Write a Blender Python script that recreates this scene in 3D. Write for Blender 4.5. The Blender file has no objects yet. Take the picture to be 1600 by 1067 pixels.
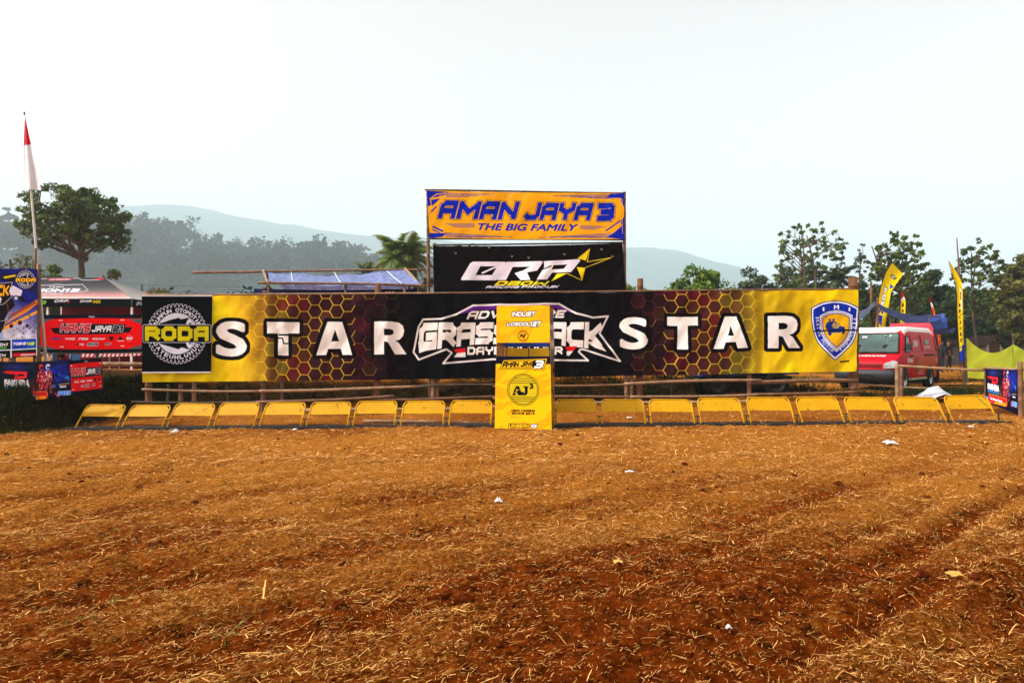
import bpy, bmesh, math, random
import numpy as np
from mathutils import Vector, Matrix

SC = bpy.context.scene
COL = SC.collection
R = math.radians

# ------------------------------------------------------------------ camera, light, exposure
F, CX, CY = 1067.0, 800.0, 533.5
CAM_H = 1.6
PITCH = math.atan(14.5 / F)
cam_d = bpy.data.cameras.new('camera')
cam_d.sensor_width = 36.0
cam_d.lens = 36.0 * F / 1600.0
cam_d.clip_start = 0.05
cam_d.clip_end = 9000
cam = bpy.data.objects.new('camera', cam_d)
COL.objects.link(cam)
cam.location = (0, 0, CAM_H)
cam.rotation_euler = (math.pi / 2 + PITCH, 0, 0)
SC.camera = cam

SUN_EL, SUN_AZ = 45.0, -106.0           # azimuth from +Y towards +X: a hazy sun high on the left
world = bpy.data.worlds.new('World')
SC.world = world
world.use_nodes = True
wn = world.node_tree
wn.nodes.clear()
w_out = wn.nodes.new('ShaderNodeOutputWorld')
w_bg = wn.nodes.new('ShaderNodeBackground')
w_sky = wn.nodes.new('ShaderNodeTexSky')
w_sky.sky_type = 'NISHITA'
w_sky.sun_disc = False
w_sky.sun_elevation = R(SUN_EL)
w_sky.sun_rotation = R(SUN_AZ)
w_sky.air_density = 1.2
w_sky.dust_density = 4.0
w_sky.ozone_density = 1.0
w_hs = wn.nodes.new('ShaderNodeHueSaturation')
w_hs.inputs['Saturation'].default_value = 0.10
wn.links.new(w_sky.outputs[0], w_hs.inputs['Color'])
w_mx = wn.nodes.new('ShaderNodeMix'); w_mx.data_type = 'RGBA'; w_mx.blend_type = 'MULTIPLY'
w_mx.inputs[0].default_value = 1.0
w_mx.inputs[7].default_value = (1.0, 0.86, 0.79, 1)      # the milky, slightly warm white of a hazy sky
wn.links.new(w_hs.outputs[0], w_mx.inputs[6])
wn.links.new(w_mx.outputs[2], w_bg.inputs['Color'])
w_bg.inputs['Strength'].default_value = 0.15
wn.links.new(w_bg.outputs[0], w_out.inputs['Surface'])

sun_d = bpy.data.lights.new('sun', 'SUN')
sun_d.energy = 3.0
sun_d.angle = R(3.0)
sun_d.color = (1.0, 0.965, 0.91)
sun = bpy.data.objects.new('sun', sun_d)
COL.objects.link(sun)
sun.location = (-20, 40, 60)
sdir = Vector((math.cos(R(SUN_EL)) * math.sin(R(SUN_AZ)), math.cos(R(SUN_EL)) * math.cos(R(SUN_AZ)), math.sin(R(SUN_EL))))
sun.rotation_euler = sdir.to_track_quat('Z', 'Y').to_euler()

SC.view_settings.view_transform = 'Standard'
SC.view_settings.look = 'None'
SC.view_settings.gamma = 1.0
SC.view_settings.use_curve_mapping = False
SC.view_settings.exposure = 1.0
try:
    SC.cycles.max_bounces = 8
    SC.cycles.transparent_max_bounces = 16
    SC.cycles.volume_bounces = 2
    SC.cycles.caustics_reflective = False
    SC.cycles.caustics_refractive = False
except Exception:
    pass
HAZE_DENSITY = 0.00044

# ------------------------------------------------------------------ helpers
rng = np.random.RandomState(7)
random.seed(7)
_ct, _st = math.cos(PITCH), math.sin(PITCH)


def P(px, py, Y):
    """world point seen at photo pixel (px,py) standing at depth Y"""
    dx, dz = (px - CX) / F, (CY - py) / F
    wy = _ct - dz * _st
    wz = _st + dz * _ct
    t = Y / wy
    return Vector((dx * t, Y, CAM_H + wz * t))


def sstep(a, b, x):
    t = np.clip((np.asarray(x, float) - a) / (b - a), 0, 1)
    return t * t * (3 - 2 * t)


_tab = np.random.RandomState(3).rand(256, 256)


def vnoise(x, y, seed=0):
    x = np.asarray(x, float) + seed * 17.31
    y = np.asarray(y, float) + seed * 9.77
    ix, iy = np.floor(x).astype(int), np.floor(y).astype(int)
    fx, fy = x - ix, y - iy
    fx = fx * fx * (3 - 2 * fx)
    fy = fy * fy * (3 - 2 * fy)
    a = _tab[ix & 255, iy & 255]
    b = _tab[(ix + 1) & 255, iy & 255]
    c = _tab[ix & 255, (iy + 1) & 255]
    d = _tab[(ix + 1) & 255, (iy + 1) & 255]
    return (a * (1 - fx) + b * fx) * (1 - fy) + (c * (1 - fx) + d * fx) * fy


def fbm(x, y, o=4, seed=0):
    s, a, t = 0, 0.5, 0
    for k in range(o):
        s = s + a * vnoise(x * 2 ** k, y * 2 ** k, seed + k)
        t += a
        a *= 0.5
    return s / t


def np_mesh(name, verts, faces, smooth=False, attrs=None, uv=None):
    """fast mesh from an (n,3) array and an (m,k) array of equal sized faces"""
    verts = np.asarray(verts, np.float32)
    faces = np.asarray(faces, np.int32)
    me = bpy.data.meshes.new(name)
    n, k = faces.shape
    me.vertices.add(len(verts))
    me.vertices.foreach_set('co', verts.ravel())
    me.loops.add(n * k)
    me.loops.foreach_set('vertex_index', faces.ravel())
    me.polygons.add(n)
    me.polygons.foreach_set('loop_start', np.arange(n, dtype=np.int32) * k)
    if smooth:
        me.polygons.foreach_set('use_smooth', np.ones(n, bool))
    for an, av in (attrs or {}).items():
        a = me.attributes.new(an, 'FLOAT', 'POINT')
        a.data.foreach_set('value', np.asarray(av, np.float32))
    if uv is not None:
        l = me.uv_layers.new(name='UVMap')
        l.data.foreach_set('uv', np.asarray(uv, np.float32)[faces.ravel()].ravel())
    me.update(calc_edges=True)
    return me


def tagit(o, label=None, cat=None, group=None, kind=None):
    if label: o['label'] = label
    if cat: o['category'] = cat
    if group: o['group'] = group
    if kind: o['kind'] = kind
    return o


def link(name, me, m=None, parent=None):
    o = bpy.data.objects.new(name, me)
    COL.objects.link(o)
    if parent is not None: o.parent = parent
    if m is not None and not me.materials: me.materials.append(m)
    return o


def thing(name, label, cat, loc=(0, 0, 0), rz=0.0, group=None):
    o = bpy.data.objects.new(name, None)
    COL.objects.link(o)
    o.empty_display_size = 0.2
    o.location = loc
    o.rotation_euler = (0, 0, rz)
    return tagit(o, label, cat, group)


def copy_tree(o, parent=None):
    c = o.copy()
    COL.objects.link(c)
    c.parent = parent
    for ch in list(o.children):
        copy_tree(ch, c)
    return c


class MB:
    """collects shapes, builds them as one mesh object"""
    def __init__(self): self.v, self.f = [], []

    def add(self, vs, fs):
        n = len(self.v)
        self.v += [Vector(p) for p in vs]
        self.f += [[i + n for i in f] for f in fs]
        return self

    def box(self, c, s, rz=0.0, m=None):
        M = m if m is not None else Matrix.Rotation(rz, 3, 'Z')
        c = Vector(c)
        vs = [c + M @ Vector((sx * s[0] / 2, sy * s[1] / 2, sz * s[2] / 2)) for sx in (-1, 1) for sy in (-1, 1) for sz in (-1, 1)]
        return self.add(vs, [(0, 1, 3, 2), (4, 6, 7, 5), (0, 4, 5, 1), (2, 3, 7, 6), (0, 2, 6, 4), (1, 5, 7, 3)])

    def bar(self, a, b, w, h):
        a, b = Vector(a), Vector(b)
        d = (b - a)
        L = d.length
        q = d.to_track_quat('X', 'Z').to_matrix()
        return self.box((a + b) / 2, (L, w, h), m=q)

    def tube(self, pts, rad, n=6, caps=True):
        pts = [Vector(p) for p in pts]
        if not isinstance(rad, (list, tuple)): rad = [rad] * len(pts)
        vs, fs = [], []
        prev = None
        for i, p in enumerate(pts):
            t = (pts[min(i + 1, len(pts) - 1)] - pts[max(i - 1, 0)])
            if t.length < 1e-9: t = Vector((0, 0, 1))
            t.normalize()
            if prev is None:
                u = t.orthogonal().normalized()
            else:
                u = (prev - t * prev.dot(t))
                u = u.normalized() if u.length > 1e-6 else t.orthogonal().normalized()
            prev = u
            w = t.cross(u)
            for k in range(n):
                a = 2 * math.pi * k / n
                vs.append(p + (u * math.cos(a) + w * math.sin(a)) * rad[i])
        for i in range(len(pts) - 1):
            for k in range(n):
                fs.append((i * n + k, i * n + (k + 1) % n, (i + 1) * n + (k + 1) % n, (i + 1) * n + k))
        if caps:
            fs.append(tuple(range(n - 1, -1, -1)))
            fs.append(tuple(range((len(pts) - 1) * n, len(pts) * n)))
        return self.add(vs, fs)

    def bamboo(self, a, b, r0=0.035, r1=0.028, bend=0.03, n=8, gap=0.34):
        a, b = Vector(a), Vector(b)
        L = (b - a).length
        off = Vector((random.uniform(-1, 1), random.uniform(-1, 1), random.uniform(-1, 1))) * bend
        pts, rad = [], []
        ts = [(0, 0)]
        s = random.uniform(0.1, gap)
        while s < L - 0.06:
            ts += [(max(s - 0.03, 0.001), 0), (s - 0.006, 1), (s + 0.006, 1), (s + 0.03, 0)]
            s += gap * random.uniform(0.85, 1.15)
        ts.append((L, 0))
        for s, k in ts:
            t = s / L
            pts.append(a.lerp(b, t) + off * math.sin(math.pi * t) + off.yzx * 0.4 * math.sin(2 * math.pi * t))
            rad.append((r0 + (r1 - r0) * t) * (1.16 if k else 1.0))
        return self.tube(pts, rad, n)

    def ball(self, c, r, n=8, m=6):
        c = Vector(c)
        r = Vector(r) if hasattr(r, '__len__') else Vector((r, r, r))
        vs = [c + Vector((0, 0, r.z))]
        for i in range(1, m):
            t = math.pi * i / m
            for k in range(n):
                a = 2 * math.pi * k / n
                vs.append(c + Vector((r.x * math.sin(t) * math.cos(a), r.y * math.sin(t) * math.sin(a), r.z * math.cos(t))))
        vs.append(c - Vector((0, 0, r.z)))
        fs = [(0, 1 + k, 1 + (k + 1) % n) for k in range(n)]
        for i in range(m - 2):
            for k in range(n):
                fs.append((1 + i * n + k, 1 + (i + 1) * n + k, 1 + (i + 1) * n + (k + 1) % n, 1 + i * n + (k + 1) % n))
        e = len(vs) - 1
        fs += [(e, 1 + (m - 2) * n + (k + 1) % n, 1 + (m - 2) * n + k) for k in range(n)]
        return self.add(vs, fs)

    def prism(self, poly, axis_pt, d):
        """poly: list of 3D points, extruded by vector d"""
        d = Vector(d)
        p = [Vector(q) for q in poly]
        n = len(p)
        return self.add(p + [q + d for q in p], [tuple(range(n - 1, -1, -1)), tuple(range(n, 2 * n))] + [(i, (i + 1) % n, n + (i + 1) % n, n + i) for i in range(n)])

    def build(self, name, m, parent=None, smooth=False, bevel=0.0, xf=None):
        off = Vector((0, 0, 0))
        q = parent
        while q is not None:
            off = off + q.location
            q = q.parent
        me = bpy.data.meshes.new(name)
        vs = [(xf @ v if xf else v) - off for v in self.v]
        me.from_pydata(vs, [], self.f)
        if smooth: me.polygons.foreach_set('use_smooth', [True] * len(me.polygons))
        if bevel > 0:
            bm = bmesh.new()
            bm.from_mesh(me)
            bmesh.ops.remove_doubles(bm, verts=bm.verts, dist=1e-5)
            bmesh.ops.recalc_face_normals(bm, faces=bm.faces)
            es = [e for e in bm.edges if len(e.link_faces) == 2 and e.calc_face_angle(0) > 0.6]
            bmesh.ops.bevel(bm, geom=es, offset=bevel, segments=2, affect='EDGES', clamp_overlap=True, profile=0.5)
            bm.to_mesh(me)
            bm.free()
        else:
            bm = bmesh.new()
            bm.from_mesh(me)
            bmesh.ops.recalc_face_normals(bm, faces=bm.faces)
            bm.to_mesh(me)
            bm.free()
        me.update()
        return link(name, me, m, parent)


# ------------------------------------------------------------------ materials
def nodes_of(name):
    m = bpy.data.materials.new(name)
    m.use_nodes = True
    nt = m.node_tree
    nt.nodes.clear()
    out = nt.nodes.new('ShaderNodeOutputMaterial')
    return m, nt, out


def mix_rgb(nt, fac, a, b, mode='MIX'):
    n = nt.nodes.new('ShaderNodeMix')
    n.data_type = 'RGBA'
    n.blend_type = mode
    for s, v in ((0, fac), (6, a), (7, b)):
        if isinstance(v, bpy.types.NodeSocket): nt.links.new(v, n.inputs[s])
        elif s == 0: n.inputs[0].default_value = v
        else: n.inputs[s].default_value = (*v[:3], 1)
    return n.outputs[2]


def noise_n(nt, scale, detail=4, rough=0.6, coord='Object', dim=None, vec=None, rnd=False):
    tc = nt.nodes.new('ShaderNodeTexCoord')
    n = nt.nodes.new('ShaderNodeTexNoise')
    n.inputs['Scale'].default_value = scale
    n.inputs['Detail'].default_value = detail
    n.inputs['Roughness'].default_value = rough
    src = tc.outputs[coord]
    if vec:
        mp = nt.nodes.new('ShaderNodeMapping')
        mp.inputs['Scale'].default_value = vec
        nt.links.new(src, mp.inputs[0])
        src = mp.outputs[0]
    if rnd:
        oi = nt.nodes.new('ShaderNodeObjectInfo')
        k = nt.nodes.new('ShaderNodeVectorMath'); k.operation = 'MULTIPLY_ADD'
        nt.links.new(oi.outputs['Random'], k.inputs[0]); k.inputs[1].default_value = (37, 53, 19)
        nt.links.new(src, k.inputs[2])
        src = k.outputs[0]
    nt.links.new(src, n.inputs['Vector'])
    return n.outputs[0]


def ramp(nt, src, stops):
    r = nt.nodes.new('ShaderNodeValToRGB')
    els = r.color_ramp.elements
    while len(els) < len(stops): els.new(0.5)
    for e, (p, c) in zip(els, stops):
        e.position = p
        e.color = (*c[:3], 1) if hasattr(c, '__len__') else (c, c, c, 1)
    nt.links.new(src, r.inputs[0])
    return r.outputs[0]


def mat(name, col, rough=0.7, var=0.25, scale=5.0, bump=0.0, bscale=40.0, spec=0.3, col2=None, metal=0.0, transl=0.0, tint=None, wear_or_reflection=None, vec=None, coat=0.0, rnd=False):
    m, nt, out = nodes_of(name)
    b = nt.nodes.new('ShaderNodeBsdfPrincipled')
    c1 = tuple(x * (1 - var) for x in col)
    c2 = col2 if col2 else tuple(min(1, x * (1 + var)) for x in col)
    nz = ramp(nt, noise_n(nt, scale, vec=vec, rnd=rnd), [(0.32, 0.0), (0.68, 1.0)])
    c = mix_rgb(nt, nz, c1, c2)
    if tint:
        a = nt.nodes.new('ShaderNodeAttribute')
        a.attribute_name = 'tint'
        c = mix_rgb(nt, a.outputs['Fac'], c, tint)
    if wear_or_reflection:
        w = ramp(nt, noise_n(nt, wear_or_reflection[1], 6, 0.7, rnd=rnd), [(wear_or_reflection[2], 0.0), (wear_or_reflection[2] + 0.06, 1.0)])
        c = mix_rgb(nt, w, c, wear_or_reflection[0])
    nt.links.new(c, b.inputs['Base Color'])
    b.inputs['Roughness'].default_value = rough
    b.inputs['Specular IOR Level'].default_value = spec
    b.inputs['Metallic'].default_value = metal
    b.inputs['Coat Weight'].default_value = coat
    if bump > 0:
        bp = nt.nodes.new('ShaderNodeBump')
        bp.inputs['Strength'].default_value = bump
        bp.inputs['Distance'].default_value = 0.02
        nt.links.new(noise_n(nt, bscale, 5), bp.inputs['Height'])
        nt.links.new(bp.outputs[0], b.inputs['Normal'])
    sh = b.outputs[0]
    if transl > 0:
        t = nt.nodes.new('ShaderNodeBsdfTranslucent')
        nt.links.new(c, t.inputs[0])
        mx = nt.nodes.new('ShaderNodeMixShader')
        mx.inputs[0].default_value = transl
        nt.links.new(sh, mx.inputs[1])
        nt.links.new(t.outputs[0], mx.inputs[2])
        sh = mx.outputs[0]
    nt.links.new(sh, out.inputs['Surface'])
    return m


def print_mat(name, img, rough=0.6, spec=0.03, transl=0.18, dirt=0.25, bump=0.25):
    m, nt, out = nodes_of(name)
    b = nt.nodes.new('ShaderNodeBsdfPrincipled')
    im = nt.nodes.new('ShaderNodeTexImage')
    im.image = img
    im.extension = 'EXTEND'
    tc = nt.nodes.new('ShaderNodeTexCoord')
    nt.links.new(tc.outputs['UV'], im.inputs[0])
    d = ramp(nt, noise_n(nt, 1.6, 6, 0.65), [(0.45, 0.0), (0.75, 1.0)])
    mm = nt.nodes.new('ShaderNodeMath')
    mm.operation = 'MULTIPLY'
    nt.links.new(d, mm.inputs[0])
    mm.inputs[1].default_value = dirt
    c = mix_rgb(nt, mm.outputs[0], im.outputs[0], (0.62, 0.50, 0.36), 'MULTIPLY')
    nt.links.new(c, b.inputs['Base Color'])
    b.inputs['Roughness'].default_value = rough
    b.inputs['Specular IOR Level'].default_value = spec
    bp = nt.nodes.new('ShaderNodeBump')
    bp.inputs['Strength'].default_value = bump
    bp.inputs['Distance'].default_value = 0.03
    nt.links.new(noise_n(nt, 5, 3, 0.5, vec=(1, 1, 0.45)), bp.inputs['Height'])
    nt.links.new(bp.outputs[0], b.inputs['Normal'])
    t = nt.nodes.new('ShaderNodeBsdfTranslucent')
    nt.links.new(c, t.inputs[0])
    mx = nt.nodes.new('ShaderNodeMixShader')
    mx.inputs[0].default_value = transl
    nt.links.new(b.outputs[0], mx.inputs[1])
    nt.links.new(t.outputs[0], mx.inputs[2])
    nt.links.new(mx.outputs[0], out.inputs['Surface'])
    return m


M = {}
M['bamboo'] = mat('bamboo_culm', (0.16, 0.078, 0.036), 0.6, 0.35, 3.0, 0.2, 60, 0.3, vec=(1, 1, 1), wear_or_reflection=((0.10, 0.06, 0.035), 9, 0.58))
M['bamboo_pale'] = mat('pale_bamboo', (0.25, 0.145, 0.075), 0.6, 0.3, 3.0, 0.2, 60, 0.3, wear_or_reflection=((0.16, 0.10, 0.06), 9, 0.6))
M['bamboo_dark'] = mat('dark_bamboo', (0.06, 0.042, 0.022), 0.6, 0.4, 3.0, 0.2, 60, 0.25)
M['wood'] = mat('weathered_timber', (0.13, 0.055, 0.022), 0.75, 0.35, 4.0, 0.4, 50, 0.2, vec=(1, 1, 0.15))
M['yellow'] = mat('yellow_gate_paint', (.47, .245, .0012), 0.55, 0.10, 3.0, 0.10, 30, 0.10, wear_or_reflection=((0.15, 0.07, 0.018), 9, 0.595), rnd=True)
M['black_steel'] = mat('black_steel', (0.012, 0.012, 0.011), 0.5, 0.4, 6, 0.2, 40, 0.35, wear_or_reflection=((0.10, 0.05, 0.025), 6, 0.6))
M['rubber'] = mat('tyre_rubber', (0.012, 0.012, 0.012), 0.85, 0.3, 8, 0.3, 50, 0.15)
M['white'] = mat('white_plastic', (0.78, 0.78, 0.76), 0.5, 0.08, 4, 0.1, 30, 0.3)
M['steel'] = mat('galvanised_steel', (0.5, 0.5, 0.5), 0.4, 0.15, 6, 0.1, 30, 0.5, metal=0.5)
# ------------------------------------------------------------------ flat print: a small painter for the banners
def _glyphs():
    c = 0.22
    O = [(c, 0), (1 - c, 0), (1, c), (1, 1 - c), (1 - c, 1), (c, 1), (0, 1 - c), (0, c), (c, 0)]
    g = {
        'A': (.85, [[(0, 0), (0, 1 - c), (c, 1), (1, 1), (1, 0)], [(0, .4), (1, .4)]]),
        'B': (.85, [[(0, 0), (0, 1), (.85, 1), (1, .85), (1, .65), (.85, .5), (1, .35), (1, .15), (.85, 0), (0, 0)], [(0, .5), (.85, .5)]]),
        'C': (.8, [[(1, 0), (c, 0), (0, c), (0, 1 - c), (c, 1), (1, 1)]]),
        'D': (.85, [[(0, 0), (0, 1), (1 - c, 1), (1, 1 - c), (1, c), (1 - c, 0), (0, 0)]]),
        'E': (.75, [[(1, 0), (0, 0), (0, 1), (1, 1)], [(0, .5), (.85, .5)]]),
        'F': (.75, [[(0, 0), (0, 1), (1, 1)], [(0, .5), (.85, .5)]]),
        'G': (.85, [[(1, 1), (c, 1), (0, 1 - c), (0, c), (c, 0), (1, 0), (1, .5), (.5, .5)]]),
        'H': (.85, [[(0, 0), (0, 1)], [(1, 0), (1, 1)], [(0, .5), (1, .5)]]),
        'I': (.05, [[(0.5, 0), (0.5, 1)]]),
        'J': (.75, [[(0, .1), (.12, 0), (1 - c, 0), (1, c), (1, 1)]]),
        'K': (.85, [[(0, 0), (0, 1)], [(0, .5), (.35, .5), (1, 1)], [(.35, .5), (1, 0)]]),
        'L': (.7, [[(0, 1), (0, 0), (1, 0)]]),
        'M': (1.15, [[(0, 0), (0, 1), (.5, .35), (1, 1), (1, 0)]]),
        'N': (.9, [[(0, 0), (0, 1), (1, 0), (1, 1)]]),
        'O': (.85, [O]), '0': (.8, [O]), 'Q': (.85, [O, [(.6, .3), (1, 0)]]),
        'P': (.85, [[(0, 0), (0, 1), (1 - c, 1), (1, 1 - c), (1, .62), (.85, .42), (0, .42)]]),
        'R': (.85, [[(0, 0), (0, 1), (1 - c, 1), (1, 1 - c), (1, .62), (.85, .45), (0, .45)], [(.5, .45), (1, 0)]]),
        'S': (.8, [[(0, 0), (1 - c, 0), (1, .15), (1, .4), (.85, .5), (.15, .5), (0, .6), (0, .85), (c, 1), (1, 1)]]),
        'T': (.8, [[(0, 1), (1, 1)], [(.5, 1), (.5, 0)]]),
        'U': (.85, [[(0, 1), (0, c), (c, 0), (1 - c, 0), (1, c), (1, 1)]]),
        'V': (.85, [[(0, 1), (.5, 0), (1, 1)]]),
        'W': (1.15, [[(0, 1), (0, 0), (.5, .6), (1, 0), (1, 1)]]),
        'X': (.85, [[(0, 0), (1, 1)], [(0, 1), (1, 0)]]),
        'Y': (.85, [[(0, 1), (0, .72), (.5, .42), (.5, 0)], [(1, 1), (1, .72), (.5, .42)]]),
        'Z': (.8, [[(0, 1), (1, 1), (0, 0), (1, 0)]]),
        '1': (.35, [[(0, .85), (.6, 1), (.6, 0)]]),
        '2': (.75, [[(0, 1), (1 - c, 1), (1, .85), (1, .6), (.85, .5), (.2, .5), (0, .35), (0, 0), (1, 0)]]),
        '3': (.75, [[(0, 1), (.85, 1), (1, .85), (1, .65), (.85, .5), (1, .35), (1, .15), (.85, 0), (0, 0)], [(.25, .5), (.85, .5)]]),
        '4': (.8, [[(0, 1), (0, .4), (1, .4)], [(.85, 1), (.85, 0)]]),
        '7': (.75, [[(0, 1), (1, 1), (.4, 0)]]),
        '8': (.8, [O, [(0, .5), (1, .5)]]),
        "'": (.05, [[(.5, 1), (.4, .75)]]), '-': (.5, [[(0, .5), (1, .5)]]), '.': (.05, [[(.5, 0), (.5, .05)]]),
        ' ': (.35, []),
    }
    return g


GLY = _glyphs()
_bf_cache = {}


def bf_edges(txt):
    """boundary edges of a line of the built-in sans face, in its own units"""
    if txt in _bf_cache: return _bf_cache[txt]
    cu = bpy.data.curves.new('lettering', 'FONT')
    cu.body = txt
    cu.resolution_u = 4
    o = bpy.data.objects.new('lettering', cu)
    COL.objects.link(o)
    dg = bpy.context.evaluated_depsgraph_get()
    me = o.evaluated_get(dg).to_mesh()
    nv, nl = len(me.vertices), len(me.loops)
    co = np.zeros(nv * 3, np.float32)
    me.vertices.foreach_get('co', co)
    co = co.reshape(-1, 3)[:, :2]
    le = np.zeros(nl, np.int32)
    me.loops.foreach_get('edge_index', le)
    ed = np.zeros(len(me.edges) * 2, np.int32)
    me.edges.foreach_get('vertices', ed)
    ed = ed.reshape(-1, 2)
    cnt = np.bincount(le, minlength=len(ed))
    ed = ed[cnt == 1]
    e = np.concatenate([co[ed[:, 0]], co[ed[:, 1]]], 1).astype(float)
    o.evaluated_get(dg).to_mesh_clear()
    bpy.data.objects.remove(o)
    bpy.data.curves.remove(cu)
    _bf_cache[txt] = e
    return e


def polys_edges(polys):
    out = []
    for p in polys:
        p = np.asarray(p, float)
        out.append(np.concatenate([p, np.roll(p, -1, 0)], 1))
    return np.concatenate(out, 0)


def dilate(a, r):
    n = int(round(r))
    for k in range(n):
        b = a.copy()
        b[1:] = np.maximum(b[1:], a[:-1]); b[:-1] = np.maximum(b[:-1], a[1:])
        b[:, 1:] = np.maximum(b[:, 1:], a[:, :-1]); b[:, :-1] = np.maximum(b[:, :-1], a[:, 1:])
        if k % 2:
            b[1:, 1:] = np.maximum(b[1:, 1:], a[:-1, :-1]); b[:-1, :-1] = np.maximum(b[:-1, :-1], a[1:, 1:])
            b[1:, :-1] = np.maximum(b[1:, :-1], a[:-1, 1:]); b[:-1, 1:] = np.maximum(b[:-1, 1:], a[1:, :-1])
        a = b
    return a


def rgb(*c): return np.array(c, float) / 255.0


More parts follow.
